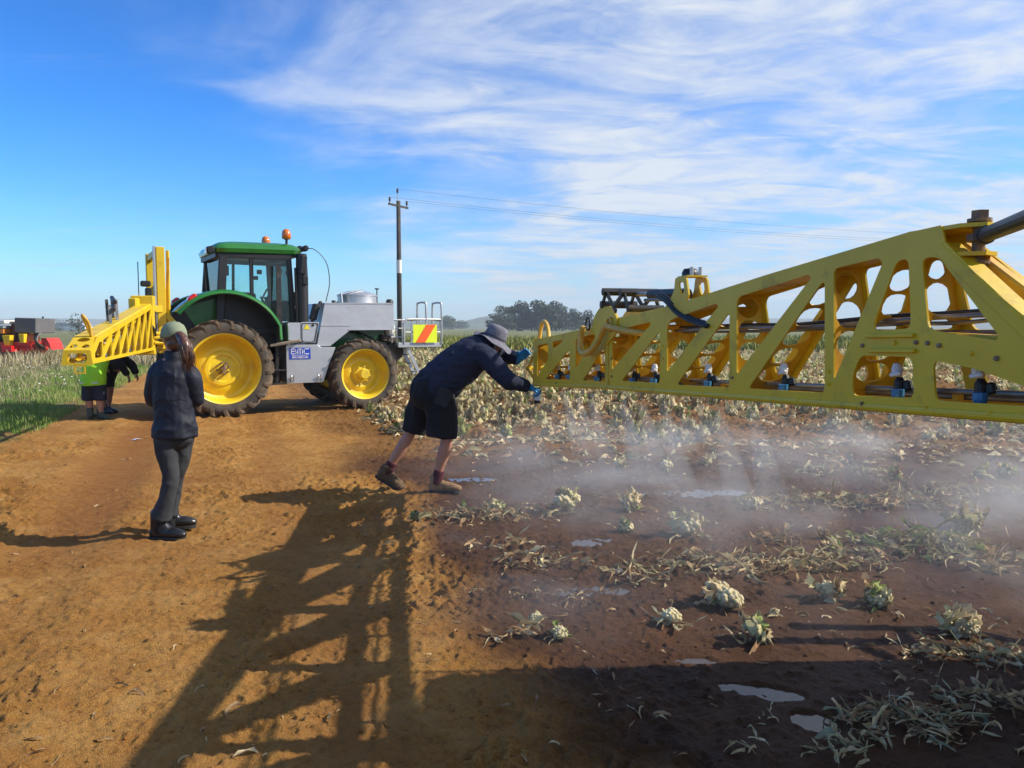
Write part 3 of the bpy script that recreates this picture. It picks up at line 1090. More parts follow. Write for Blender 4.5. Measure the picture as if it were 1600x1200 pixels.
def make_tractor(label):
    t = empty('tractor')
    tag(t, label, 'tractor')
    # ---- wheels
    for sd in (-1, 1):
        wheel(t, 0, sd * .97, .89, .61, .46, REAR_PROF, 21, .045, sd, False)
        wheel(t, 2.66, sd * .95, .71, .475, .38, FRONT_PROF, 19, .038, sd, True)
    # ---- chassis and axles
    c = MB()
    c.box((1.2, 0, .78), (3.9, .46, .46), None, .03)
    c.tube([(0, -.85, .875), (0, .85, .875)], .14, 14)
    c.tube([(2.66, -.80, .695), (2.66, .80, .695)], .09, 12)
    c.box((-.35, 0, .95), (.6, .6, .7), None, .04)
    c.box((2.9, 0, .9), (1.1, .5, .3), None, .03)
    side_poly(c, [(.75, .52), (1.12, .52), (1.12, 1.30), (.95, 1.30)], -.62, -.5)
    c.build('chassis', black_metal, t)
    # ---- hood below the tank, green
    h = MB()
    side_poly(h, [(1.7, 1.0), (3.45, 1.0), (3.5, 1.25), (3.42, 1.57), (1.7, 1.57)], -.42, .42)
    side_poly(h, [(1.72, .62), (2.15, .62), (2.5, 1.1), (2.5, 1.3), (1.95, 1.3)], -.40, .40)
    h.build('hood', green, t, bevel=.03)
    # ---- rear fenders
    for sd in (-1, 1):
        path = []
        for i in range(21):
            a = R(139 - i * (139 - 27) / 20)
            rr = 1.10 + .03 * math.sin(a)
            path.append((.06 + rr * math.cos(a), 1.15 + rr * math.sin(a) * 1.02))
        path += [(1.06, 1.52), (1.07, 1.40)]
        V, F = [], []
        secs = [(-.60, 0.0), (-1.02, 0.0), (-1.13, -.022), (-1.165, -.07), (-1.15, -.085), (-1.11, -.045), (-1.0, -.03), (-.60, -.03)]
        for i, (x, z) in enumerate(path):
            a = Vector(path[min(i + 1, len(path) - 1)]) - Vector(path[max(i - 1, 0)])
            nrm = Vector((-a.y, a.x)).normalized()
            for (yy, dz) in secs:
                V.append((x + nrm.x * dz, -yy * sd if sd > 0 else yy, z + nrm.y * dz))
        k = len(secs)
        for i in range(len(path) - 1):
            for j in range(k):
                q = [i * k + j, (i + 1) * k + j, (i + 1) * k + (j + 1) % k, i * k + (j + 1) % k]
                F.append(q if sd < 0 else q[::-1])
        F += [list(range(k)), list(range(len(path) * k - 1, len(path) * k - k - 1, -1))]
        fd = MB().add(V, F).build('fender', green, t, auto=45)
        # inner wall behind the wheel
        wl = MB()
        side_poly(wl, [(p[0], p[1] - .035) for p in path] + [(1.05, .9), (-.55, .9), (-.9, 1.5)], sd * .62, sd * .58)
        wl.build('inner_panel', black, fd)
        gp = MB()
        side_poly(gp, [(-.62, 1.98), (.12, 2.2), (.10, 1.2), (-.12, 1.2)], sd * .645, sd * .625)
        gp.build('green_panel', green, fd)
        MB().box((-.50, sd * 1.0, 2.145), (.17, .22, .09), Matrix.Rotation(R(-38), 3, 'Y'), .03).build('tail_light', red_lens, t)
    # ---- cab frame
    cab = MB()
    yb = .80
    for sd in (-1, 1):
        y0, y1 = sd * (yb - .045), sd * (yb + .03)
        ym = (y0 + y1) / 2
        cab.bar((.0, ym, 1.75), (.10, ym * .96, 2.98), .075, .15, (1, 0, 0), .015)        # rear post
        cab.bar((.57, ym, 2.22), (.58, ym * .96, 2.98), .05, .055, (1, 0, 0), .012)        # middle post
        cab.bar((1.34, ym, 1.70), (1.28, ym * .96, 2.98), .075, .10, (1, 0, 0), .015)      # front post
        cab.bar((.0, ym * .965, 2.94), (1.32, ym * .965, 2.94), .07, .09, (0, 0, 1), .012)
        cab.bar((-.04, ym, 2.26), (.56, ym, 2.24), .05, .05)
        cab.bar((.56, ym, 2.24), (1.02, ym, 1.62), .05, .05)
        cab.bar((1.0, ym, 1.68), (1.36, ym, 1.68), .05, .07)
    cab.box((0.0, 0, 2.94), (.08, 1.5, .08)); cab.box((1.28, 0, 2.94), (.08, 1.5, .08))
    cab.box((.0, 0, 1.92), (.08, 1.5, .5), None, .01)
    cab.box((.6, 0, 1.55), (1.5, 1.36, .12), None, .01)
    side_poly(cab, [(1.02, 1.3), (1.42, 1.3), (1.42, 1.68), (1.02, 1.68)], -.70, .70)
    cab.build('cab_frame', black, t)
    # lower rear side body behind glass (grey)
    # ---- glass
    gl = []
    for sd in (-1, 1):
        y = sd * (yb - .02)
        for nm, poly in (('quarter_window', [(.09, 2.27), (.54, 2.25), (.55, 2.90), (.15, 2.90)]),
                         ('door_window', [(.60, 2.22), (1.02, 1.66), (1.30, 1.71), (1.25, 2.90), (.605, 2.90)])):
            m_ = MB(); side_poly(m_, rounded(poly, .05), y - .003, y + .003)
            o = m_.build(nm, cab_glass, t)
            if sd < 0 and nm == 'door_window':
                fr = MB(); fr.plate(rounded(poly, .05), [rounded([(p[0] + (.92 - p[0]) * .05, p[1] + (2.35 - p[1]) * .04) for p in poly], .05)], .03, Matrix.Translation((0, y, 0)) @ RX)
                fr.build('window_frame', black, o)
    MB().box((1.31, 0, 2.33), (.006, 1.42, 1.18)).build('windscreen', cab_glass, t)
    MB().box((.05, 0, 2.57), (.006, 1.42, .62)).build('rear_window', cab_glass, t)
    # ---- roof with rounded edges
    rf = MB()
    rows = []
    for (z, gx, gy) in ((2.985, .0, .0), (3.00, .05, .05), (3.07, .07, .075), (3.14, .03, .03), (3.19, -.06, -.06), (3.215, -.2, -.18), (3.225, -.45, -.4)):
        x0, x1, y1 = -.02 - gx, 1.50 + gx, .80 + gy
        rows.append([(p[0], p[1], z + .02 * (p[0] - .6)) for p in rounded([(x0, -y1), (x1, -y1 * .93), (x1, y1 * .93), (x0, y1)], .22, 5)])
    n = len(rows[0]); V = [p for r_ in rows for p in r_]
    F = [[i * n + j, i * n + (j + 1) % n, (i + 1) * n + (j + 1) % n, (i + 1) * n + j] for i in range(len(rows) - 1) for j in range(n)]
    F += [list(range(n))[::-1], [(len(rows) - 1) * n + j for j in range(n)]]
    roof = rf.add(V, F).build('roof', green, t, auto=50)
    MB().box((1.52, 0, 3.12), (.14, 1.45, .13), Matrix.Rotation(R(-25), 3, 'Y'), .03).build('front_visor', black, roof)
    MB().box((.72, 0, 2.985), (1.5, 1.52, .05), None, .01).build('roof_lining', black, roof)
    # ---- cab interior
    st = MB()
    st.box((.38, 0, 1.95), (.48, .52, .16), None, .05); st.box((.18, 0, 2.28), (.14, .50, .62), Matrix.Rotation(R(-8), 3, 'Y'), .05)
    st.box((.40, -.34, 2.12), (.42, .09, .07), None, .02); st.box((.3, 0, 1.75), (.35, .4, .3), None, .03)
    st.build('driver_seat', seat_m, t)
    wh = MB()
    wh.tube([Vector((1.02, 0, 2.22)) + Vector((math.sin(a) * .07, math.cos(a) * .19, math.sin(a) * .18)) for a in [i * math.pi / 10 for i in range(21)]], .016, 8, False)
    wh.tube([(1.02, 0, 2.22), (1.2, 0, 1.75)], .035, 8)
    wh.build('steering_wheel', black, t)
    cn = MB()
    cn.box((1.2, 0, 1.9), (.16, .5, .5), None, .04); cn.box((.75, -.42, 1.95), (.5, .16, .12), None, .03)
    cn.tube([(.72, -.45, 2.0), (.70, -.45, 2.2)], .015, 6); cn.box((.70, -.45, 2.22), (.06, .06, .09), None, .02)
    cn.tube([(1.1, -.55, 1.68), (.78, -.62, 2.2)], .02, 6)
    cn.build('console', seat_m, t)
    for (x, y, z, w_, h_) in ((.36, .55, 2.75, .18, .20), (1.02, .45, 2.74, .10, .09), (.96, .5, 2.62, .09, .08), (1.2, .4, 2.76, .09, .09)):
        MB().box((x, y, z), (w_, .03, h_), None, .006).build('monitor', black, t)
    # ---- outside fittings
    ex = MB()
    ex.tube([(1.50, -.86, 1.70), (1.505, -.86, 2.55), (1.50, -.86, 3.02)], [.115, .115, .10], 18)
    ex.tube([(1.385, -.90, 1.72), (1.375, -.90, 2.75)], .03, 8)
    ex.build('exhaust_stack', black, t, auto=40)
    MB().tube([(1.60, -.80, 1.75), (1.605, -.80, 3.0)], .02, 8).build('guard_pipe', galv, t)
    mi = MB(); mi.box((1.50, -.99, 2.80), (.12, .05, .36), Matrix.Rotation(R(6), 3, 'Y'), .02); mi.box((1.53, -.99, 2.51), (.11, .045, .17), None, .02)
    mi.bar((1.45, -.9, 3.0), (1.5, -.99, 2.9), .03, .03)
    mi.build('mirror', black, t)
    wl = MB(); wl.box((-.12, -.74, 3.02), (.15, .16, .14), Matrix.Rotation(R(-15), 3, 'Y'), .03); wl.build('work_light', black, t)
    MB().box((-.205, -.74, 3.0), (.02, .12, .10), None, .004).build('lamp_lens', lamp_glass, t)
    wl = MB(); wl.box((1.62, -.72, 3.14), (.10, .16, .12), Matrix.Rotation(R(30), 3, 'Y'), .03); wl.build('work_light', black, t)
    for (x, y, z) in ((1.28, -.66, 3.25), (1.19, .55, 3.23)):
        b = MB().tube([(x, y, z - .12), (x, y, z + .06)], .025, 8).build('beacon_stem', black, t)
        MB().lathe([(.055, 0), (.085, .02), (.088, .10), (.07, .165), (.03, .195), (.001, .2)], 16, Matrix.Translation((x, y, z + .05))).build('beacon', amber, b, smooth=True)
    MB().tube([(-.22, -.8, 2.2), (-.24, -.8, 2.75)], .007, 6).build('antenna', black, t)
    MB().tube(spline([(1.56, -.7, 3.08), (1.78, -.72, 3.14), (2.02, -.74, 2.9), (2.08, -.75, 2.5), (2.0, -.75, 2.12)], 8), .009, 6).build('cable', hose_b, t)
    # perforated upright rail by the steps, and the step plate
    rail = MB()
    rail.plate([(-.045, 0), (.045, 0), (.045, 1.42), (-.045, 1.42)], [circle(0, z, .018, n=10) for z in (.2, .45, .7, .95, 1.2)], .035, Matrix.Translation((1.03, -.98, 1.36)) @ RX)
    rail.build('upright_rail', black_metal, t)
    MB().box((1.12, -1.05, 1.33), (.55, .26, .045), Matrix.Rotation(R(-10), 3, 'Y') @ Matrix.Rotation(R(-18), 3, 'Z'), .006).build('step_plate', wood, t)
    s2 = MB(); s2.bar((.98, -.95, 1.3), (.98, -.9, .55), .04, .06); s2.box((.98, -.95, .82), (.3, .2, .03)); s2.box((.98, -.95, .56), (.3, .2, .03)); s2.build('steps', black_metal, t)
    # ---- stainless saddle tank
    up = MB(); side_poly(up, rounded([(1.93, 2.10), (3.36, 2.12), (3.37, 1.58), (2.44, 1.57), (2.03, 1.26), (1.76, 1.25)], .03), -.90, .90)
    tank = up.build('tank', steel, t, bevel=.025)
    sm = MB(); sm.bar((1.84, -.905, 1.66), (2.44, -.905, 1.66), .012, .02); sm.bar((2.40, -.905, 1.575), (3.36, -.905, 1.58), .014, .02); sm.bar((1.92, -.905, 2.09), (3.35, -.905, 2.11), .014, .02)
    sm.build('weld_seam', steel, tank)
    lw = MB(); side_poly(lw, rounded([(1.14, 1.29), (1.74, 1.29), (1.80, 1.235), (2.10, 1.235), (1.98, .95), (1.84, .56), (1.14, .56)], .03), -1.0, -.55)
    box = lw.build('toolbox', steel, t, bevel=.02)
    lw2 = MB(); side_poly(lw2, rounded([(1.14, 1.29), (2.10, 1.24), (1.84, .56), (1.14, .56)], .03), .55, 1.0); lw2.build('toolbox', steel, t, bevel=.02)
    for x in (1.24, 1.76):
        hd = MB(); hd.tube([(x - .03, -1.01, .58), (x - .03, -1.05, .70), (x + .02, -1.05, .72), (x + .03, -1.01, .60)], .012, 6); hd.build('latch', galv, box)
    cb = MB(); side_poly(cb, rounded([(1.42, 1.72), (1.78, 1.72), (1.70, 1.32), (1.42, 1.32)], .04), -1.0, -.72)
    cbo = cb.build('control_cabinet', steel, t, bevel=.012)
    fr = MB(); fr.plate(rounded([(1.435, 1.705), (1.765, 1.705), (1.69, 1.335), (1.435, 1.335)], .04), [rounded([(1.45, 1.69), (1.745, 1.69), (1.675, 1.35), (1.45, 1.35)], .04)], .008, Matrix.Translation((0, -1.005, 0)) @ RX)
    fr.build('door_seal', black, cbo)
    tri = MB(); tri.plate(rounded([(1.475, 1.585), (1.60, 1.585), (1.5375, 1.69)], .012), [], .004, Matrix.Translation((0, -1.007, 0)) @ RX)
    tri.build('warning_sticker', mat('warning_yellow', (.72, .60, .02), .5, var=.05), cbo)
    MB().lathe([(.001, .012), (.026, .012), (.026, 0)], 12, Matrix.Translation((1.655, -1.0, 1.66)) @ RX).build('lock', black, cbo)
    MB().box((1.30, -.85, 1.54), (.24, .3, .34), None, .01).build('side_panel', steel, t)
    # sign with lettering
    SX, SZ = 1.375, 1.16
    sg = MB(); sg.plate(rounded([(1.195, 1.015), (1.60, 1.015), (1.60, 1.235), (1.195, 1.235)], .015), [], .006, Matrix.Translation((0, -1.006, 0)) @ RX)
    sign = sg.build('maker_sign', mat('sign_blue', (.012, .055, .42), .4, var=.06), box)
    wm = mat('sign_white', (.80, .80, .80), .5, var=.03)
    tm = MB()
    lettering(tm, 'BMC', .335, .092, .013, Matrix.Translation((1.3975, -1.0115, 1.165)) @ RX, .003, .34)
    tm.build('lettering', wm, box)
    tm = MB()
    lettering(tm, 'ENGINEERING', .30, .030, .006, Matrix.Translation((1.3975, -1.0115, 1.052)) @ RX, .003, .35)
    tm.bar((1.235, -1.0115, 1.092), (1.56, -1.0115, 1.092), .003, .006)
    tm.build('lettering', wm, box)
    # filler lid on the tank
    M0 = Matrix.Translation((2.86, -.15, 2.10))
    lid = MB().lathe([(.40, 0), (.40, .16), (.415, .165), (.415, .19), (.38, .21), (.2, .27), (.001, .285)], 36, M0).build('tank_lid', steel, t, auto=30)
    lv = MB(); lv.bar((2.42, -.45, 2.30), (2.95, -.3, 2.41), .03, .012); lv.bar((2.42, -.5, 2.12), (2.42, -.45, 2.32), .02, .03)
    lv.build('clamp_lever', galv, lid)
    lv = MB(); lv.tube([(3.28, -.2, 2.1), (3.28, -.2, 2.42)], .012, 6); lv.box((3.28, -.2, 2.43), (.09, .03, .03), None, .01); lv.build('vent_valve', black, t)
    fl = MB(); fl.tube([(2.24, -.5, 2.1), (2.24, -.5, 2.16)], .04, 10); fl.tube([(2.34, -.45, 2.1), (2.34, -.45, 2.14)], .03, 8); fl.build('tank_fitting', black, t)
    pp = MB(); pp.tube(spline([(1.72, -.75, 1.72), (1.80, -.78, 1.95), (1.90, -.75, 2.12)], 5), .035, 8); pp.box((1.78, -.72, 1.92), (.12, .16, .32), Matrix.Rotation(R(16), 3, 'Y'), .02)
    pp.build('filler_hose', hose_b, t)
    MB().box((1.68, .2, 2.2), (.14, .2, .28), None, .02).build('air_cleaner', mat('brown_box', (.12, .09, .06), .8, var=.2), t)
    # front guards, wiring
    for sd in (-1, 1):
        fg = MB()
        side_poly(fg, rounded([(2.95, 1.34), (3.25, 1.30), (3.52, .98), (3.50, .88), (3.28, .90), (3.05, 1.2)], .04), sd * .72, sd * .60)
        fg.build('front_guard', black, t)
    fc = MB(); fc.tube([(3.52, -.55, 1.12), (3.52, -.40, 1.12)], .20, 18); fc.box((3.4, -.45, 1.38), (.34, .22, .14), Matrix.Rotation(R(12), 3, 'Y'), .02)
    fc.build('front_pulley', mat('muddy_iron', (.07, .055, .04), .85, var=.4), t)
    for k in range(3):
        MB().tube(spline([(2.5 + .1 * k, -.5, 1.55), (2.8 + .1 * k, -.62, 1.48 - .04 * k), (3.05, -.66, 1.30), (3.2, -.6, 1.05 - .05 * k)], 5), .014, 6).build('hose', hose_b, t)
    # ---- front platform
    pf = MB()
    pf.box((4.0, 0, 1.25), (.98, 1.5, .05), None, .01)
    pf.box((4.0, -.75, 1.25), (1.0, .06, .10), None, .01)
    pf.bar((3.4, -.5, 1.0), (3.7, -.5, 1.25), .06, .06); pf.bar((3.4, .5, 1.0), (3.7, .5, 1.25), .06, .06)
    plat = pf.build('platform', galv, t)
    yr = -.78
    rails = [(spline([(3.64, yr, 1.28), (3.64, yr, 1.66), (3.68, yr, 1.76), (3.78, yr, 1.79), (4.5, yr, 1.79)], 5), .022), ([(3.66, yr, 1.52), (4.47, yr, 1.52)], .016)]
    for xx in (4.14, 4.50):
        rails.append((spline([(xx, -.78, 1.27), (xx, -.78, 2.05), (xx, -.70, 2.14), (xx, -.42, 2.14), (xx, -.34, 2.05), (xx, -.34, 1.27)], 5), .021))
    for yy in (.34, .78):
        rails.append(([(4.5, yy, 1.27), (4.5, yy, 1.79)], .018))
    rails.append(([(3.64, .78, 1.27), (3.64, .78, 1.79), (4.5, .78, 1.79), (4.5, .34, 1.79)], .02))
    for pts, rr in rails:
        MB().tube(pts, rr, 8).build('guard_rail', galv, plat)
    bx = MB()
    for z in (1.42, 1.60, 1.78):
        bx.tube([(3.38, -.7, z), (3.64, -.7, z), (3.64, -.2, z)], .012, 6)
    for xx in (3.40, 3.52, 3.63):
        bx.tube([(xx, -.7, 1.3), (xx, -.7, 1.79)], .010, 6)
    bx.build('wire_basket', galv, plat)
    MB().lathe([(.001, 0), (.09, 0), (.10, .02), (.10, .30), (.08, .36), (.04, .38), (.04, .44), (.001, .44)], 16, Matrix.Translation((3.46, -.45, 1.40))).build('water_bottle', white_pl, plat, smooth=True)
    hl = MB(); hl.lathe([(.001, -.07), (.06, -.06), (.085, 0), (.06, .07), (.001, .08)], 14, Matrix.Translation((3.44, -.5, 2.13))); hl.tube([(3.44, -.5, 1.9), (3.44, -.5, 2.1)], .04, 8)
    hl.build('round_lamp', black_metal, t, smooth=True)
    mk = MB(); mk.plate([(3.83, 1.30), (4.38, 1.30), (4.38, 1.68), (3.83, 1.68)], [], .008, Matrix.Translation((0, -.81, 0)) @ RX)
    mk_o = mk.build('marker_board', mat('fluorescent_yellow', (.74, .86, .02), .5, var=.03), plat)
    MB().plate([(3.88, 1.302), (4.10, 1.302), (4.35, 1.678), (4.13, 1.678)], [], .004, Matrix.Translation((0, -.817, 0)) @ RX).build('orange_stripe', mat('fluorescent_orange', (.90, .12, .015), .5, var=.03), mk_o)
    lad = MB()
    for yy in (-.72, -.42):
        lad.bar((3.72, yy, 1.22), (4.02, yy, .62), .03, .07)
    for k in range(3):
        lad.bar((3.78 + k * .09, -.72, 1.05 - k * .18), (3.78 + k * .09, -.42, 1.05 - k * .18), .10, .02, (0, 0, 1))
    lad.build('ladder', galv, plat)
    return t


HEAD = math.atan2(0.521, 0.8536)
TR_O = Vector((-5.755, 14.765, 0))
tractor = make_tractor('green tractor with yellow wheels and stainless spray tank parked on the track')
tractor.location = (TR_O.x, TR_O.y, gz(TR_O.x, TR_O.y) - 0.0)
tractor.rotation_euler = (0, 0, HEAD)


# ================================================================ spray booms
class Axis:
    """boom frame: s runs from the tip to the root, w across (away from the near face), z up"""
    def __init__(self, A, B, right=True):
        self.A = Vector((A[0], A[1], 0)); d = Vector((B[0] - A[0], B[1] - A[1], 0))
        self.L = d.length; self.d = d.normalized()
        self.w = Vector((-self.d.y, self.d.x, 0)) * (1 if right else -1)

    def P(self, s, w, z):
        return self.A + self.d * s + self.w * w + Vector((0, 0, z))

    def M(self, w=0.0, lean=0.0):
        """plate matrix: x = s, y = z (leaning towards -w with height), thickness along w"""
        u = (Vector((0, 0, 1)) - self.w * lean)
        n = self.d.cross(u).normalized()
        m = Matrix((self.d, u, n)).transposed().to_4x4()
        m.translation = self.A + self.w * w
        return m

    def px(self, u, v):
        """survey of the near face: picture point to (s, z)"""
        d = ray(u, v); n = Vector((-self.d.y, self.d.x, 0))
        t = self.A.dot(n) / d.dot(n)
        p = d * t
        return ((p - self.A).dot(self.d), CAM_H + p.z)


def cross_plate(ax, p0, p1, w0, w1, holes, thick, m, parent, name, slots=False):
    """perforated plate spanning from the near face to the far face along the edge p0-p1 (s, z)"""
    a = ax.P(p0[0], 0, p0[1]); b = ax.P(p1[0], 0, p1[1])
    d = (b - a); Ln = d.length; d.normalize()
    n = d.cross(ax.w).normalized()
    M = Matrix((d, ax.w, n)).transposed().to_4x4(); M.translation = a
    outer = [(0, .004), (Ln, .004), (Ln, w1), (0, w0)]
    hs = []
    for k in range(holes):
        t = (k + .5) / holes
        x = Ln * (.06 + .88 * t); wc = w0 + (w1 - w0) * x / Ln
        rx = Ln / holes * .40
        ry = wc * .35
        if slots and k % 2: hs.append(rounded([(x - rx, wc * .2), (x + rx, wc * .2), (x + rx, wc * .8), (x - rx, wc * .8)], ry * .8))
        else: hs.append(circle(x, wc * .5, min(rx, ry * 1.5), ry, 16))
    mb = MB().plate(outer, hs, thick, M)
    return mb.build(name, m, parent)


def nozzle(ax, s, w, z, parent, k=1.0):
    e = MB()
    e.lathe([(.001, -.045), (.014, -.045), (.018, -.02), (.018, .025), (.010, .04), (.001, .04)], 12, Matrix.Translation(ax.P(s, w, z)))
    e.bar(ax.P(s - .02, w, z + .0), ax.P(s + .035, w + .02, z + .015), .024, .036, ch=.006)
    n = e.build('nozzle', black, parent)
    c = MB(); c.lathe([(.001, .02), (.016, .02), (.019, .045), (.013, .065), (.001, .068)], 10, Matrix.Translation(ax.P(s - .004, w - .008, z + .022)))
    c.bar(ax.P(s - .02, w - .02, z + .045), ax.P(s + .03, w - .02, z + .055), .018, .014, ch=.004)
    c.build('valve_cap', white_pl, n, smooth=False)
    MB().lathe([(.001, -.03), (.016, -.03), (.021, -.018), (.021, .004), (.001, .004)], 10, Matrix.Translation(ax.P(s + .03, w - .03, z - .004))).build('spray_tip', blue_pl, n)


# ---------------------------------------------------------------- near boom, reaching back past the camera
NA, NB = (0.207, 7.28), (1.357, 2.31)
ax = Axis(NA, NB)
boom = empty('spray_boom', ax.P(0, 0, 0))
tag(boom, 'large yellow perforated spray boom reaching in from the right edge of the picture', 'spray boom')
boom_parts = []


def bl(mb, name, m, parent=None, **kw):
    """part of the near boom (parts are laid out in world space, then hung on the boom's empty)"""
    o = mb.build(name, m, parent or boom, **kw)
    if parent is None:
        o.location = -Vector(boom.location)
    return o


px = ax.px
ROOT = 6.3
zt = lambda s: px(1600, 488)[1] if s > 5.3 else 0
# near face, outer section: from the tip to the folding joint
o1 = [px(833, 602), px(835, 531), px(930, 511), px(951, 504), px(951, 606)]
h1 = [[px(840, 588), px(840, 540), px(857, 536), px(857, 562)], [px(864, 534), px(880, 530), px(878, 536), px(864, 545)],
      [px(853, 592), px(884, 553), px(891, 546), px(891, 594)], [px(900, 576), px(900, 530), px(932, 520), px(933, 524)],
      [px(911, 594), px(941, 547), px(946, 545), px(946, 597)]]
# near face, inner section
o2 = [px(952.5, 606.5), px(952.5, 500), px(1041, 480), px(1200, 429), px(1417, 364), px(1472, 352), px(1478, 378), px(1549, 450), px(1600, 492)]
zr_top = o2[-1][1]; zr_bot = px(1600, 655)[1]
slope = (px(1600, 655)[1] - px(1200, 624)[1]) / (px(1600, 655)[0] - px(1200, 624)[0])
o2 += [(ROOT, o2[-1][1] - .22), (ROOT, zr_bot + slope * (ROOT - px(1600, 655)[0])), px(1600, 655), px(1480, 645), px(1300, 631), px(1200, 624)]
h2 = [[px(957, 578), px(957, 524), px(964, 516), px(1016, 503), px(1018, 507)], [px(972, 595), px(1028, 521), px(1032, 519), px(1032, 599)],
      [px(1043, 582), px(1043, 509), px(1050, 499), px(1120, 474), px(1124, 478)], [px(1058, 601), px(1137, 492), px(1141, 490), px(1141, 606)],
      [px(1152, 586), px(1152, 472), px(1157, 463), px(1264, 429), px(1269, 434)], [px(1170, 607), px(1284, 443), px(1290, 441), px(1290, 614)],
      [px(1304, 596), px(1304, 426), px(1308, 419), px(1374, 403), px(1381, 410)],
      [px(1403, 407), px(1421, 404), px(1425, 513), px(1368, 517), px(1367, 505)],
      [px(1346, 555), px(1427, 558), px(1430, 622), px(1333, 618), px(1333, 587)],
      [px(1442, 403), px(1468, 401), px(1562, 524), px(1559, 532), px(1452, 515)],
      [px(1459, 563), px(1525, 576), px(1600, 603), (px(1600, 603)[0] + .2, px(1600, 612)[1]), (px(1600, 634)[0] + .2, px(1600, 634)[1]), px(1600, 634), px(1463, 626)]]
TH = .008
WB, WT = .235, .135            # width of the boom at the bottom and the top
for nm, o_, hs_, rr in (('near_panel', o1, h1, .025), ('near_panel', o2, h2, .028)):
    mb = MB().plate(o_, [rounded(h, rr) for h in hs_], TH, ax.M(0, 0))
    bl(mb, nm, boom_yellow)
    # far face leans inwards towards the top
    zb = o_[0][1]
    lean = (WB - WT) / .62
    m_ = ax.M(WB + lean * 1.2, lean)
    mb = MB().plate(o_, [rounded(h, rr) for h in hs_], TH, m_)
    bl(mb, 'far_panel', boom_yellow)


def wz(z, s):
    """boom width at height z"""
    return WB + (WB - WT) / .62 * (1.2 - z)


# chords
def chord(pts, w0, w1, hgt, name, m, top):
    for (a, b) in zip(pts[:-1], pts[1:]):
        mb = MB()
        V = []
        for (s, z) in (a, b):
            for (w, dz) in ((w0, 0), (w1(z) if callable(w1) else w1, 0), ((w1(z) if callable(w1) else w1) - .0, hgt), (w0, hgt)):
                V.append(ax.P(s, w, z + dz))
        mb.add(V, [[0, 1, 2, 3], [7, 6, 5, 4], [0, 4, 5, 1], [1, 5, 6, 2], [2, 6, 7, 3], [3, 7, 4, 0]])
        bl(mb, name, m, bevel=.012)


topl = [px(836, 531), px(951, 503)]
chord([(p[0], p[1] - .045) for p in topl], .006, lambda z: wz(z, 0) - .006, .048, 'top_chord', boom_yellow, True)
topl = [px(953, 499), px(1041, 479), px(1200, 428), px(1417, 362.5)]
chord([(p[0] + .0, p[1] - .05) for p in topl], .006, lambda z: wz(z, 0) - .006, .053, 'top_chord', boom_yellow, True)
botl = [px(834, 601.5), px(951, 606), (ROOT, zr_bot + slope * (ROOT - px(1600, 655)[0]))]
for w in (-.012, WB - .03):
    chord([(p[0], p[1] - .012 + (0.0 if w < 0 else .004)) for p in botl], w, w + .055, .030, 'bottom_chord', boom_yellow if w < 0 else rust_yellow, False)

# cross plates: uprights and diagonals between both faces
for (b, t, n) in [((836, 600), (837, 534), 2), ((896, 592), (896, 526), 2), ((950, 600), (950, 508), 3), ((1037, 602), (1037, 488), 3), ((1146, 610), (1146, 455), 4),
                  ((1297, 619), (1297, 410), 4), ((1434, 560), (1434, 372), 3)]:
    p0, p1 = px(*b), px(*t)
    o = cross_plate(ax, p0, p1, wz(p0[1], 0), wz(p1[1], 0), n, .007, rust_yellow, boom, 'upright_plate'); o.location = -Vector(boom.location)
for (b, t, n) in [((845, 592), (890, 535), 3), ((905, 592), (940, 527), 3), ((965, 595), (1026, 508), 4), ((1050, 600), (1132, 480), 5), ((1162, 606), (1280, 432), 5), ((1316, 610), (1394, 405), 5)]:
    p0, p1 = px(*b), px(*t)
    o = cross_plate(ax, p0, p1, wz(p0[1], 0), wz(p1[1], 0), n, .007, rust_yellow, boom, 'diagonal_plate', True); o.location = -Vector(boom.location)
# box girder behind the gusset at the root, stiffening ribs
g0, g1 = px(1350, 530), px(1600, 545)
mb = MB(); mb.bar(ax.P(g0[0], WB * .5, g0[1]), ax.P(g1[0] + .5, WB * .5, g1[1] - .02), WB * .85, .07); bl(mb, 'root_girder', rust_yellow)
for (a, b) in (((1357, 525), (1432, 524)), ((1362, 548), (1434, 548))):
    p0, p1 = px(*a), px(*b)
    mb = MB(); mb.bar(ax.P(p0[0], -.012, p0[1]), ax.P(p1[0], -.012, p1[1]), .014, .014, ch=.003); bl(mb, 'rib', boom_yellow)
# root strut edges (box section towards the lug)
p0, p1 = px(1475, 378), px(1600, 492)
for w in (0.0, 1.0):
    mb = MB()
    a, b = p0, p1
    wa, wb = (0.03, .03) if w == 0 else (wz(a[1], 0) - .02, wz(b[1], 0) + .06)
    mb.bar(ax.P(a[0] - .02, wa, a[1] - .015), ax.P(b[0] + .3, wb, b[1] - .27), .075, .045, ch=.006)
    bl(mb, 'root_strut', boom_yellow if w == 0 else rust_yellow)
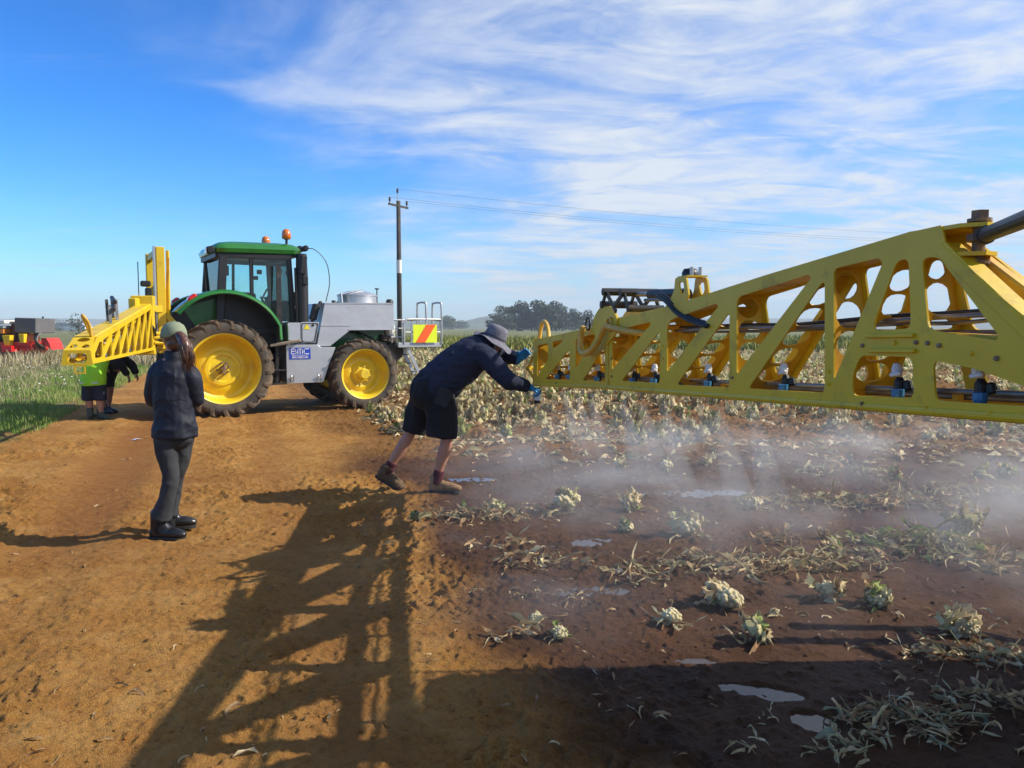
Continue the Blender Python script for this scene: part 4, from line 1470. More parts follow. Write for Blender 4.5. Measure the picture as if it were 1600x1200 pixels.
# tip: end plate and nose bracket with hoop
mb = MB(); mb.plate([(0, 1.09), (WB, 1.09), (WT + .02, 1.52), (0, 1.52)], [rounded([(.05, 1.16), (WB - .05, 1.16), (WB - .08, 1.28), (.05, 1.28)], .05)], .008,
                    Matrix((ax.w, Vector((0, 0, 1)), ax.w.cross(Vector((0, 0, 1))))).transposed().to_4x4())
o = mb.build('end_plate', boom_yellow, boom); o.location = ax.P(-.004, 0, 0) - Vector(boom.location)
for w in (.02, WB - .03):
    nb = MB(); nb.bar(ax.P(.0, w, 1.12), ax.P(-.30, w, 1.22), .02, .05, ch=.004); nb.bar(ax.P(-.30, w, 1.22), ax.P(.0, w, 1.40), .02, .03)
    bl(nb, 'nose_arm', boom_yellow)
nb = MB(); nb.tube([ax.P(-.30, .0, 1.22), ax.P(-.30, WB, 1.22)], .022, 10); bl(nb, 'nose_roller', boom_yellow)
hp = [ax.P(.0, .05, 1.40), ax.P(-.005, .06, 1.56), ax.P(.03, .07, 1.655), ax.P(.12, .07, 1.675), ax.P(.22, .07, 1.63), ax.P(.30, .06, 1.55), ax.P(.31, .05, 1.50)]
bl(MB().tube(spline(hp, 6), .020, 10), 'hoop', hose_y, smooth=True)
# spray line and nozzles inside the bottom of the boom
pz = lambda s: px(1090, 600)[1] + .048 * (s - px(1090, 600)[0]) + .012
bl(MB().tube([ax.P(.12, .10, pz(.12)), ax.P(ROOT, .10, pz(ROOT))], .010, 10), 'spray_pipe', dull_steel, smooth=True)
bl(MB().tube([ax.P(.5, .16, pz(.5) - .02), ax.P(ROOT, .16, pz(ROOT) - .02)], .010, 8), 'spray_pipe', dull_steel, smooth=True)
NOZ = []
for i in range(16):
    s = 5.10 - .345 * i
    if s < .2: break
    e = MB()
    nozzle(ax, s, .07, pz(s) + .004, boom)
    NOZ.append(ax.P(s, .1, pz(s) - .07))
for o in boom.children:
    if o.name.startswith('nozzle') and tuple(o.location) == (0, 0, 0):
        o.location = -Vector(boom.location)
for s in (.9, 1.6, 2.6, 3.4, 4.3, 4.95):
    bl(MB().bar(ax.P(s, .13, pz(s) - .09), ax.P(s, .13, pz(s) + .01), .03, .02, (1, 0, 0)), 'pipe_bracket', rust_yellow)
# hydraulic pipes at mid height
for k, (w, dz, r_) in enumerate(((.06, 0, .008), (.09, .017, .007), (.11, -.012, .007), (.13, .010, .007))):
    pts = [px(1040, 517), px(1130, 513), px(1220, 511), px(1350, 503), px(1450, 497), px(1600, 487)]
    P3 = [ax.P(p[0], w, p[1] + dz + .004 * math.sin(i * 2.1 + k)) for i, p in enumerate(pts)]
    P3.append(ax.P(ROOT, w, pts[-1][1] + dz))
    bl(MB().tube(spline(P3, 4), r_, 8), 'hydraulic_hose', hose_b if k % 2 else dull_steel, smooth=True)
p0, p1 = px(1330, 515), px(1545, 505)
rc = MB(); rc.tube([ax.P(p0[0], .12, p0[1] - .015), ax.P(p1[0], .12, p1[1] - .03)], .012, 10); rc.tube([ax.P(p1[0] - .03, .12, p1[1] - .03), ax.P(p1[0] + .03, .12, p1[1] - .03)], .022, 10)
bl(rc, 'control_rod', rusty, smooth=False)
# hose sagging from the ram to the pipes
pts = [px(1030, 462), px(1045, 472), px(1062, 490), px(1085, 503), px(1110, 511)]
for k in range(3):
    bl(MB().tube(spline([ax.P(p[0], -.02 + .013 * k, p[1] + .008 * k) for p in pts] , 6), .008, 8), 'hydraulic_hose', hose_b, smooth=True)
# bolt heads on the joint flanges and gussets
for (u, v) in [(946, 520), (946, 548), (946, 575), (957, 530), (957, 560), (957, 588), (1037, 560), (1037, 540), (1146, 590), (1297, 600), (1297, 580), (1434, 535), (1452, 536), (1470, 540), (1520, 552), (1560, 560), (1350, 540),
               (1400, 536), (842, 598), (870, 599), (1000, 605), (1100, 614), (1250, 625), (1350, 631), (1450, 638), (1550, 646)]:
    p = px(u, v)
    bl(MB().lathe([(.001, .008), (.007, .008), (.009, 0)], 6, Matrix.Translation(ax.P(p[0], -.004, p[1])) @ Matrix((ax.d, Vector((0, 0, 1)), -ax.w)).transposed().to_4x4()), 'bolt', rusty if (u % 3 == 0) else boom_yellow)
# ---- folding joint: hinge plates, links and ram
mb = MB()
hinge = [px(928, 512), px(932, 494), px(941, 480), px(958, 478), px(968, 497), px(966, 520), px(950, 540), px(936, 535)]
for w in (-.010, WT + .07):
    mb = MB().plate(rounded(hinge, .03), [], .014, ax.M(w, 0)); bl(mb, 'hinge_plate', boom_yellow)
for c_ in (px(925, 506), px(958, 507)):
    ring = MB()
    ring.tube([ax.P(c_[0] + .045 * math.cos(a), -.03, c_[1] + .045 * math.sin(a)) for a in [i * math.pi / 8 for i in range(17)]], .008, 6, False)
    bl(ring, 'hose_ring', hose_y if c_[0] > 1.8 else black_metal, smooth=True)
pivot = px(945, 476)
bl(MB().tube([ax.P(pivot[0], -.03, pivot[1]), ax.P(pivot[0], WT + .1, pivot[1])], .026, 12), 'hinge_pin', black_metal)
pv2 = px(985, 482)
bl(MB().tube([ax.P(pv2[0], -.02, pv2[1]), ax.P(pv2[0], WT + .09, pv2[1])], .022, 12), 'hinge_pin', black_metal)
apex = px(950, 456); apex2 = px(978, 457)
for w in (-.015, WT + .06):
    for (a, b) in ((apex, pivot), (apex, px(966, 487)), (apex2, px(962, 480)), (apex2, pv2)):
        mb = MB(); mb.bar(ax.P(a[0], w, a[1]), ax.P(b[0], w, b[1]), .014, .032, ch=.003); bl(mb, 'fold_link', black_metal)
for a in (apex, apex2):
    bl(MB().tube([ax.P(a[0], -.04, a[1]), ax.P(a[0], WT + .09, a[1])], .026, 12), 'link_pin', black_metal)
# tower bracket carrying the ram
tw = [px(1036, 484), px(1046, 470), px(1053, 455), px(1055, 434), px(1072, 433), px(1076, 462), px(1070, 474)]
for w in (.005, WT - .01):
    mb = MB().plate(rounded(tw, .015), [rounded([px(1060, 442), px(1068, 440), px(1069, 456), px(1064, 462)], .02)], .010, ax.M(w, 0)); bl(mb, 'ram_bracket', boom_yellow)
c_ = px(1064, 433.5)
mb = MB(); mb.box(ax.P(c_[0], WT * .5, c_[1] + .005), (.12, .12, .008), Matrix((ax.d, ax.w, Vector((0, 0, 1)))).transposed()); bl(mb, 'bracket_cap', boom_yellow)
bl(MB().lathe([(.045, 0), (.045, .02), (.035, .04), (.001, .045)], 14, Matrix.Translation(ax.P(c_[0] - .03, WT * .5, c_[1] + .009))), 'rubber_stop', black, smooth=True)
for k in range(2):
    bl(MB().lathe([(.001, .045), (.010, .045), (.010, 0)], 6, Matrix.Translation(ax.P(c_[0] + .045, WT * .3 + .05 * k, c_[1] + .009))), 'bolt', galv)
r0, r1, r2 = px(978, 459), px(1003, 460), px(1056, 459)
bl(MB().tube([ax.P(r0[0], WT * .5, r0[1]), ax.P(r1[0] + .15, WT * .5, r1[1])], .012, 10), 'ram_rod', galv, smooth=True)
bl(MB().tube([ax.P(r1[0] - .02, WT * .5, r1[1]), ax.P(r1[0], WT * .5, r1[1]), ax.P(r2[0], WT * .5, r2[1])], [.032, .032, .032], 14), 'ram_cylinder', black_metal, smooth=False)
bl(MB().tube([ax.P(r1[0], WT * .15, r1[1] - .035), ax.P(r2[0], WT * .15, r2[1] - .03)], .010, 8), 'ram_pipe', dull_steel, smooth=True)
# sagging yellow hoses at the joint
bl(MB().tube(spline([ax.P(*p) for p in ((px(921, 510)[0], -.05, px(921, 510)[1]), (px(919, 530)[0], -.06, px(919, 530)[1]), (px(921, 548)[0], -.07, px(921, 548)[1]), (px(930, 552)[0], -.07, px(930, 552)[1]),
                                             (px(944, 540)[0], -.06, px(944, 540)[1]), (px(954, 515)[0], -.05, px(954, 515)[1]), (px(958, 507)[0], -.03, px(958, 507)[1]))], 6), .022, 10), 'yellow_hose', hose_y, smooth=True)
bl(MB().tube(spline([ax.P(px(955, 510)[0], -.03, px(955, 510)[1]), ax.P(px(965, 512)[0], -.045, px(965, 512)[1]), ax.P(px(985, 518)[0], -.02, px(985, 518)[1]), ax.P(px(1000, 521)[0], .06, px(1000, 521)[1])], 6), .021, 10), 'yellow_hose', hose_y, smooth=True)
mb = MB(); a, b = px(903, 588), px(901, 538)
mb.plate(rounded([px(899, 585), px(901, 543), px(904, 537), px(907, 548), px(908, 570), px(901, 588)], .01), [], .03, ax.M(.05, 0)); bl(mb, 'hinge_stop', boom_yellow)
# ---- root: lug, bolt, tie rod
lug = px(1500, 352)
for dz in (.0, -.085):
    mb = MB()
    V = [(px(1418, 363)[0] if dz == 0 else lug[0] - .08, .0), (lug[0] + .0, .0), (lug[0] + .05, .05), (lug[0] + .03, .11), (px(1418, 363)[0] if dz == 0 else lug[0] - .08, WT)]
    Mx = Matrix((ax.d, ax.w, Vector((0, 0, 1)))).transposed().to_4x4(); Mx.translation = ax.P(0, 0, lug[1] + dz)
    mb.plate(V, [], .012, Mx); bl(mb, 'lug_plate', boom_yellow)
bc = (lug[0] + .0, .07)
bt = MB(); bt.tube([ax.P(bc[0], bc[1], lug[1] - .14), ax.P(bc[0], bc[1], lug[1] + .02)], .018, 12); bl(bt, 'lug_pin', rusty)
for z, r_, h_ in ((.012, .034, .010), (.022, .026, .024), (-.115, .034, .010), (-.145, .027, .03), (-.045, .034, .02)):
    bt = MB(); bt.lathe([(.001, 0), (r_, 0), (r_, h_), (.001, h_)], 6 if r_ < .03 else 16, Matrix.Translation(ax.P(bc[0], bc[1], lug[1] + z))); bl(bt, 'bolt', rusty)
e0 = ax.P(bc[0], bc[1], lug[1] - .035)
e1 = PX(1600, 343, 1.95)
dirn = (e1 - e0).normalized()
rd = MB(); rd.tube([e0, e0 + dirn * .06], [.014, .02], 10); rd.tube([e0 + dirn * .055, e0 + dirn * .085], .028, 14); rd.tube([e0 + dirn * .085, e0 + dirn * 1.2], .023, 14)
bl(rd, 'tie_rod', black_metal, smooth=False)

# root of the near boom: mast and lift arms reaching to the tractor that carries it
mast = MB(); mast.box((2.55, 1.55, 1.75), (.14, .22, 2.3), None, .01); bl(mast, 'mast', boom_yellow)
arm = MB(); arm.bar(ax.P(ROOT - .1, .1, 1.42), (2.55, 1.55, 1.35), .10, .12, ch=.008); bl(arm, 'lift_arm', boom_yellow)
arm = MB(); arm.bar((2.55, 1.6, 1.0), (3.6, 2.1, .8), .08, .10, ch=.008); bl(arm, 'lift_arm', boom_yellow)
arm = MB(); arm.bar((2.55, 1.6, 2.3), (3.6, 2.1, 1.3), .06, .08, ch=.008); bl(arm, 'lift_arm', boom_yellow)
rd = MB(); rd.tube([e0 + dirn * 1.19, (2.5, 1.55, 2.6)], .023, 12); bl(rd, 'tie_rod', black_metal)

tractor2 = copy_tree(tractor)
tractor2.location = (4.15, 2.15, 0)
tractor2.rotation_euler = (0, 0, R(2))
tag(tractor2, 'second green tractor beside the root of the large boom, outside the picture', 'tractor')

# ================================================================ boom on the parked tractor
lx = Axis((-5.20, 9.45), (-6.22, 13.35))
lb = empty('spray_boom', lx.P(0, 0, 0))
tag(lb, 'bright yellow lattice spray boom on the back of the parked tractor', 'spray boom')


def pl(mb, name, m, parent=None, **kw):
    o = mb.build(name, m, parent or lb, **kw)
    if parent is None: o.location = -Vector(lb.location)
    return o


LL = lx.L
zb_ = lambda s: 1.17 + .016 * s
zt_ = lambda s: 1.50 + .145 * max(0, s - .35)
outer = [(0.06, zb_(0)), (LL, zb_(LL)), (LL, zt_(LL) - .02), (.42, zt_(.42)), (.06, 1.33)]
holes = []
nb_ = 7
xs = [.62 + (LL - .75) * i / nb_ for i in range(nb_ + 1)]
th = .030
for i in range(nb_):
    a, b = xs[i], xs[i + 1]
    za, zb2 = zb_(a) + .06, zt_(a) - .09
    # diagonal from bottom a to top b
    holes.append([(a + th * .5, zt_(a) - .075), (a + th * .5, zb_(a) + .14), (b - th * 1.3, zt_(b) - .075)])
    holes.append([(a + th * 1.3, zb_(a) + .045), (b - th * .5, zb_(b) + .045), (b - th * .5, zt_(b) - .17)])
holes.append([(.22, zb_(.2) + .06), (.58, zb_(.5) + .06), (.58, 1.44), (.46, 1.44), (.22, 1.30)])
LW = .30
for w in (0.0, LW):
    pl(MB().plate(outer, [rounded(h, .03) for h in holes], .02, lx.M(w, 0 if w == 0 else .12) if w == 0 else lx.M(w + .12 * 1.2, .12)), 'side_panel', boom_yellow)
for s0, s1 in ((.42, LL),):
    mb = MB(); mb.bar(lx.P(s0, LW * .46, zt_(s0) - .03), lx.P(s1, LW * .40, zt_(s1) - .03), LW * .74, .07, ch=.015); pl(mb, 'top_chord', boom_yellow)
for w in (.025, LW - .025):
    mb = MB(); mb.bar(lx.P(.06, w, zb_(.06) + .016), lx.P(LL, w, zb_(LL) + .016), .05, .03, ch=.005); pl(mb, 'bottom_chord', boom_yellow)
for i in range(0, nb_ + 1):
    a = xs[i]
    o = cross_plate(lx, (a, zb_(a) + .03), (a, zt_(a) - .05), LW - .01, LW - .06, 3, .008, rust_yellow, lb, 'upright_plate'); o.location = -Vector(lb.location)
# nose: slotted end plate, sloping top plate with holes
Me = Matrix((lx.w, Vector((0, 0, 1)), lx.w.cross(Vector((0, 0, 1))))).transposed().to_4x4(); Me.translation = lx.P(.05, 0, 0)
pl(MB().plate(rounded([(-.03, 1.155), (LW + .03, 1.155), (LW + .0, 1.335), (0, 1.335)], .01), [rounded([(.04, 1.185), (LW - .04, 1.185), (LW - .04, 1.305), (.04, 1.305)], .058)], .012, Me), 'end_plate', boom_yellow)
d1 = (lx.P(.44, 0, zt_(.44) - .0) - lx.P(.055, 0, 1.337)); Ln = d1.length; d1.normalize()
Mt = Matrix((d1, lx.w, d1.cross(lx.w))).transposed().to_4x4(); Mt.translation = lx.P(.055, 0, 1.337)
pl(MB().plate([(0, 0), (Ln, .03), (Ln, LW - .05), (0, LW)], [circle(Ln * .28, LW * .27, .05, .045), circle(Ln * .28, LW * .72, .05, .045), circle(Ln * .72, LW * .48, .06, .075)], .012, Mt), 'nose_plate', boom_yellow)
pl(MB().plate([(.06, 1.05), (.19, 1.05), (.19, 1.16), (.06, 1.16)], [[(.08, 1.07), (.17, 1.07), (.17, 1.14), (.08, 1.14)]], .012, Me), 'skid_bracket', boom_yellow)
hp = [lx.P(.42, LW * .25, 1.50), lx.P(.36, LW * .27, 1.66), lx.P(.32, LW * .42, 1.76), lx.P(.40, LW * .55, 1.77), lx.P(.52, LW * .55, 1.70), lx.P(.66, LW * .5, 1.55)]
pl(MB().tube(spline(hp, 6), .020, 10), 'hoop', hose_y, smooth=True)
sp = MB(); sp.tube([lx.P(.2, .12, zb_(.2) + .10), lx.P(LL, .12, zb_(LL) + .10)], .012, 8); pl(sp, 'spray_pipe', dull_steel)
for i in range(10):
    s = .3 + i * .36
    nozzle(lx, s, .10, zb_(s) + .08, lb)
for o in lb.children:
    if o.name.startswith('nozzle') and tuple(o.location) == (0, 0, 0):
        o.location = -Vector(lb.location)
# folding gear on top of the boom
for k, (s, w, h) in enumerate(((1.55, .10, .26), (1.75, .18, .32), (1.95, .10, .30), (2.15, .20, .30))):
    mb = MB(); mb.bar(lx.P(s, w, zt_(s) - .03), lx.P(s + .08, w + .03, zt_(s) + h), .035, .05); pl(mb, 'fold_link', black_metal if k % 2 else dull_steel)
for (a, b, dz) in ((1.5, 2.3, .20), (1.6, 2.2, .30)):
    mb = MB(); mb.tube([lx.P(a, .05, zt_(a) + dz), lx.P(b, .22, zt_(b) + dz)], .03, 10); pl(mb, 'fold_ram', black_metal)
# root post, hinge tubes
mb = MB(); mb.bar(lx.P(LL + .02, LW * .5, 1.15), lx.P(LL + .02, LW * .5, 2.17), .18, .36, (lx.w), .015); pl(mb, 'root_post', boom_yellow)
mb = MB(); mb.box(lx.P(LL - .25, LW * .8, 2.02), (.14, .14, .2), None, .02); pl(mb, 'root_block', boom_yellow)
for (dz, ln) in ((1.45, .32), (1.52, .24), (1.36, .26)):
    mb = MB(); mb.tube([lx.P(LL - .05, -.02, dz), lx.P(LL + .05, -.02 - ln, dz - .01)], .035, 10); pl(mb, 'hinge_tube', boom_yellow)
mb = MB(); mb.tube([lx.P(LL, LW * .7, 2.15), lx.P(LL, LW * .7, 2.75)], .008, 6); pl(mb, 'antenna', black)

# lifting mast, placed in the tractor's own directions
cz, sz = math.cos(HEAD), math.sin(HEAD)


def TL(x, y, z):
    return Vector((TR_O.x + x * cz - y * sz, TR_O.y + x * sz + y * cz, z))


Mt3 = Matrix.Rotation(HEAD, 3, 'Z')
mb = MB(); mb.box(TL(-.97, -.78, 2.10), (.14, .13, 1.86), Mt3, .01); pl(mb, 'mast', boom_yellow)
mb = MB(); mb.box(TL(-1.065, -.80, 2.12), (.035, .10, 1.84), Mt3, .004); pl(mb, 'mast_track', galv)
mb = MB(); mb.bar(TL(-.86, -.78, 1.18), TL(-.84, -.76, 2.98), .05, .05, ch=.006); pl(mb, 'mast_rail', boom_yellow)
mb = MB(); mb.bar(TL(-.88, -.78, 1.95), TL(-.84, -.78, 2.85), .02, .05); pl(mb, 'mast_chain', rust_yellow)
mb = MB(); mb.box(TL(-.97, .70, 2.10), (.14, .13, 1.86), Mt3, .01); pl(mb, 'mast', boom_yellow)
for z in (1.25, 2.95):
    mb = MB(); mb.bar(TL(-.97, -.71, z), TL(-.97, .63, z), .10, .12, ch=.008); pl(mb, 'cross_beam', boom_yellow)
mb = MB(); mb.bar(TL(-.90, -.78, 1.85), TL(-.45, -.70, 1.30), .07, .10, ch=.01); pl(mb, 'brace', boom_yellow)
mb = MB(); mb.bar(TL(-.90, .70, 1.85), TL(-.45, .66, 1.30), .07, .10, ch=.01); pl(mb, 'brace', boom_yellow)
mb = MB(); mb.bar(TL(-.95, -.4, 1.0), TL(-.40, -.35, .85), .08, .10); pl(mb, 'lift_arm', black_metal)
mb = MB(); mb.bar(TL(-.95, .4, 1.0), TL(-.40, .35, .85), .08, .10); pl(mb, 'lift_arm', black_metal)
a = lx.P(LL, LW * .5, 1.3)
mb = MB(); mb.bar(a, TL(-.97, -.8, 1.35), .16, .20, ch=.01); pl(mb, 'hinge_arm', boom_yellow)
mb = MB(); mb.bar(a + Vector((0, 0, .62)), TL(-.97, -.8, 1.95), .10, .12, ch=.01); pl(mb, 'hinge_arm', boom_yellow)
mb = MB(); mb.tube([TL(-1.12, -.92, 1.3), TL(-1.12, -.92, 1.9)], .05, 12); pl(mb, 'lift_ram', black_metal)
mb = MB(); mb.box(TL(-1.18, -.85, 2.18), (.10, .14, .26), Mt3, .02); mb.box(TL(-1.22, -.85, 2.38), (.16, .12, .10), Mt3, .02); pl(mb, 'valve_block', black)
for k in range(4):
    mb = MB(); mb.tube(spline([TL(-1.15, -.88, 2.1), TL(-1.2 - .03 * k, -.95, 1.85), TL(-1.13, -1.0 - .03 * k, 1.6), TL(-1.1, -.95, 1.35)], 5), .014, 6); pl(mb, 'hose', hose_b)

# ================================================================ power pole and wires
pole_m = mat('weathered_pole_wood', (.060, .052, .046), .9, var=.35, scale=2.5)
PD = 56.0
pb = Vector(((625 - 800) / 1200 * PD, PD, 0)); 
def pole(pos, label, rz):
    t = empty('power_pole', pos, rz)
    tag(t, label, 'power pole', 'power poles')
    MB().tube([(0, 0, -.3), (0, 0, 5), (0, 0, 10.7)], [.20, .18, .15], 14).build('post', pole_m, t, smooth=True)
    MB().lathe([(.188, 0), (.188, .95)], 14, Matrix.Translation((0, 0, 5.55))).build('white_band', white_pl, t, smooth=True)
    MB().bar((-1.15, 0, 10.35), (1.15, 0, 10.35), .12, .14, ch=.01).build('crossarm', pole_m, t)
    br_ = MB(); br_.bar((.1, -.06, 9.7), (.62, -.06, 10.3), .02, .05); br_.build('brace', galv, t)
    tops = []
    for (x, z) in ((-1.02, 10.42), (1.02, 10.42), (-.1, 11.15)):
        ins = MB(); ins.lathe([(.03, 0), (.03, .12), (.09, .14), (.06, .22), (.09, .25), (.055, .33), (.09, .36), (.05, .42), (.001, .43)], 10, Matrix.Translation((x, 0, z)))
        ins.build('insulator', mat('brown_porcelain', (.08, .06, .055), .3, var=.2), t, smooth=True)
        tops.append(Vector((x, 0, z + .40)))
    MB().tube([(-.1, 0, 10.4), (-.1, 0, 11.2)], .04, 8).build('top_pin', galv, t)
    M = Matrix.Rotation(rz, 3, 'Z')
    return [Vector(pos) + M @ p for p in tops]


t1 = pole(pb, 'dark wooden power pole with a white band rising behind the spray tank', R(62))
t2 = pole(Vector((64, 86, 0)), 'second wooden power pole the wires run to, outside the picture', R(62))
wire_m = mat('power_wire', (.05, .055, .06), .6, var=.1)
names = ['upper', 'middle', 'lowest']
lab = {0: 'lower power wire from the near crossarm end running towards the right', 1: 'middle power wire from the far crossarm end running towards the right', 2: 'topmost power wire running from the pole top towards the right'}
for k in range(3):
    for (a, b, sag, txt) in ((t1[k], t2[k], .9, lab[k]),):
        pts = [a.lerp(b, i / 24) - Vector((0, 0, sag * 4 * (i / 24) * (1 - i / 24))) for i in range(25)]
        o = MB().tube(pts, .008, 5).build('power_wire', wire_m)
        tag(o, txt, 'power wire', 'power wires')

# ================================================================ red field machine far on the left
HD = 36.0
hv = empty('field_machine', ((30 - 800) / 1200 * HD, HD, 0))
tag(hv, 'red harvesting machine with grey box and yellow tubs standing in the weeds', 'harvester')
red = mat('red_machine_paint', (.52, .028, .018), .45, var=.2, scale=2)
orange = mat('orange_machine_paint', (.68, .25, .03), .5, var=.15, scale=2)
tub_y = mat('yellow_tub_plastic', (.78, .52, .015), .45, var=.06)
dkred = mat('dark_red_drum', (.16, .05, .04), .7, var=.3)
greybox = mat('grey_canvas_box', (.115, .115, .118), .85, var=.12, scale=1.2)


def hp_(u, v, dy=0.0):
    return PX(u, v, HD) + Vector((0, dy, 0))


def hpart(mb, name, m, **kw):
    o = mb.build(name, m, hv, **kw); o.location = -Vector(hv.location); return o


def hbox(u0, v0, u1, v1, dep, name, m, dy=0.0, ch=.02):
    a, b = hp_(u0, v1), hp_(u1, v0)
    return hpart(MB().box(((a.x + b.x) / 2, HD + dy, (a.z + b.z) / 2), (abs(b.x - a.x), dep, abs(b.z - a.z)), None, ch), name, m)


hbox(-150, 500.5, 31, 506, 2.2, 'canopy', white_pl)
hbox(-150, 509, 26, 513, 1.9, 'window_band', mat('machine_window', (.25, .30, .34), .15, var=.1))
hbox(-150, 513, 24, 521, 1.7, 'upper_frame', orange)
hbox(10, 512, 13, 520.5, 1.9, 'orange_post', tub_y)
hpart(MB().tube([hp_(29, 536, -.3), hp_(29, 506, -.3)], .13, 14), 'drum', dkred)
hbox(-150, 521, 25, 534, 1.2, 'conveyor', black_metal)
for i in range(9):
    hpart(MB().tube([hp_(-30 + i * 6, 523 + (i % 3) * 3, -.75), hp_(-33 + i * 6, 533, -.75)], .04, 6), 'digger_tine', dull_steel if i % 2 else black_metal)
hbox(-150, 534, 62, 540, 1.6, 'chassis_beam', red)
hbox(34, 512, 36, 536, .3, 'frame_post', orange); hbox(41, 515, 43.5, 536, .3, 'frame_post', black_metal); hbox(45, 521, 52, 535, 1.0, 'inner_guard', orange)
a, b = hp_(39, 520), hp_(71, 497)
hpart(MB().box(((a.x + b.x) / 2, HD, (a.z + b.z) / 2), (b.x - a.x, 1.5, b.z - a.z), Matrix.Rotation(R(2), 3, 'Y'), .03), 'control_box', greybox)
hpart(MB().tube([hp_(67, 498), hp_(67, 494.5)], .04, 8), 'box_vent', black)
for (u0, u1, v0, v1) in ((27.5, 38.5, 523.5, 539), (51, 59, 521.5, 535)):
    a, b = hp_(u0, v1, -.9), hp_(u1, v0, -.9); c = (a + b) / 2; w = (b.x - a.x) / 2
    V = []
    for z, k in ((a.z, .72), (b.z, 1.0)):
        for (sx_, sy_) in ((-1, -1), (1, -1), (1, 1), (-1, 1)):
            V.append((c.x + sx_ * w * k, c.y + sy_ * w * k, z))
    hpart(MB().add(V, [[3, 2, 1, 0], [4, 5, 6, 7], [0, 1, 5, 4], [1, 2, 6, 5], [2, 3, 7, 6], [3, 0, 4, 7]]), 'tub', tub_y, bevel=.02)
hbox(28.5, 539.5, 44, 549, .8, 'red_block', mat('bright_red_cover', (.70, .012, .015), .4, var=.05), -.8)
a = [hp_(44, 534), hp_(62, 533), hp_(62, 546), hp_(55, 553), hp_(40, 556), hp_(40, 548)]
hpart(MB().plate([(p.x, p.z) for p in a], [], 1.4, Matrix.Translation((0, HD, 0)) @ RX), 'side_shield', red)
a = [hp_(74, 528), hp_(82, 528), hp_(87, 536), hp_(90, 546), hp_(84, 541), hp_(76, 538)]
hpart(MB().plate([(p.x, p.z) for p in a], [], 1.0, Matrix.Translation((0, HD, 0)) @ RX), 'pickup_nose', red)
for k in range(5):
    hpart(MB().tube(spline([hp_(63 + k * 2, 519, -.4), hp_(64 + k * 3, 532, -.5 - .1 * k), hp_(68 + k * 2.4, 545, -.3)], 4), .035, 6), 'hydraulic_hose', black_metal if k % 2 else dull_steel)
wc = hp_(22, 550, -.7)
hpart(MB().lathe([(.12, .1), (.28, .12), (.42, .08), (.46, 0), (.42, -.1), (.12, -.12)], 20, Matrix.Translation((wc.x, wc.y, .46)) @ RX), 'wheel', rubber)
hpart(MB().lathe([(.001, .14), (.2, .14), (.25, .1)], 16, Matrix.Translation((wc.x, wc.y, .46)) @ RX), 'wheel_disc', dkred)
wc = hp_(-60, 550, -.7)
hpart(MB().lathe([(.12, .1), (.28, .12), (.42, .08), (.46, 0), (.42, -.1), (.12, -.12)], 20, Matrix.Translation((wc.x, wc.y, .46)) @ RX), 'wheel', rubber)


# ================================================================ people
skin = mat('skin', (0.46, 0.24, 0.16), 0.55, col2=(0.40, 0.19, 0.125), scale=9, spec=0.35)
navy = mat('navy_fleece', (0.024, 0.029, 0.054), 0.9, var=0.1, scale=9, bump=0.55, bscale=13, spec=0.2)
navy_jacket = mat('navy_canvas_jacket', (0.013, 0.016, 0.028), 0.65, var=0.1, scale=6, bump=0.6, bscale=12, spec=0.3)
blackcloth = mat('black_work_cloth', (0.009, 0.009, 0.012), 0.8, var=0.3, scale=10, bump=0.5, bscale=12, spec=0.3)
denim = mat('washed_black_denim', (0.028, 0.030, 0.034), 0.9, col2=(0.055, 0.058, 0.064), scale=5, bump=0.3, bscale=160, spec=0.2)
maroon = mat('maroon_sock', (0.075, 0.012, 0.018), 0.95, var=.2, scale=30, bump=.3, bscale=120)
tanboot = mat('muddy_tan_boot', (0.34, 0.21, 0.095), 0.85, col2=(0.16, 0.085, 0.04), scale=12, bump=.2, bscale=50)
mudboot = mat('mud_caked_boot', (0.16, 0.10, 0.05), 0.95, col2=(0.075, 0.045, 0.022), scale=14, bump=.6, bscale=60)
blackboot = mat('black_leather', (0.012, 0.012, 0.013), 0.32, var=.2, scale=8)
sole_m = mat('boot_sole', (0.02, 0.018, 0.016), 0.8, var=.2)
sage = mat('sage_green_cap', (0.20, 0.235, 0.15), 0.85, var=.12, scale=12, bump=.15, bscale=120)
greyhat = mat('grey_lilac_hat', (0.19, 0.185, 0.225), 0.85, col2=(0.10, 0.10, 0.13), scale=18, bump=.15, bscale=90)
hair_m = mat('dark_brown_hair', (0.036, 0.015, 0.009), 0.36, col2=(0.13, 0.05, 0.025), scale=26, spec=.6)
glove = mat('blue_nitrile_glove', (0.008, 0.23, 0.50), 0.38, var=.12, scale=20, bump=.1, bscale=60)
hivis = mat('lime_vest', (0.30, 0.66, 0.015), 0.7, var=.08, scale=6, bump=.12, bscale=30)
eye_m = mat('eye_white', (.7, .68, .65), .2, var=.02)
REMESH = []


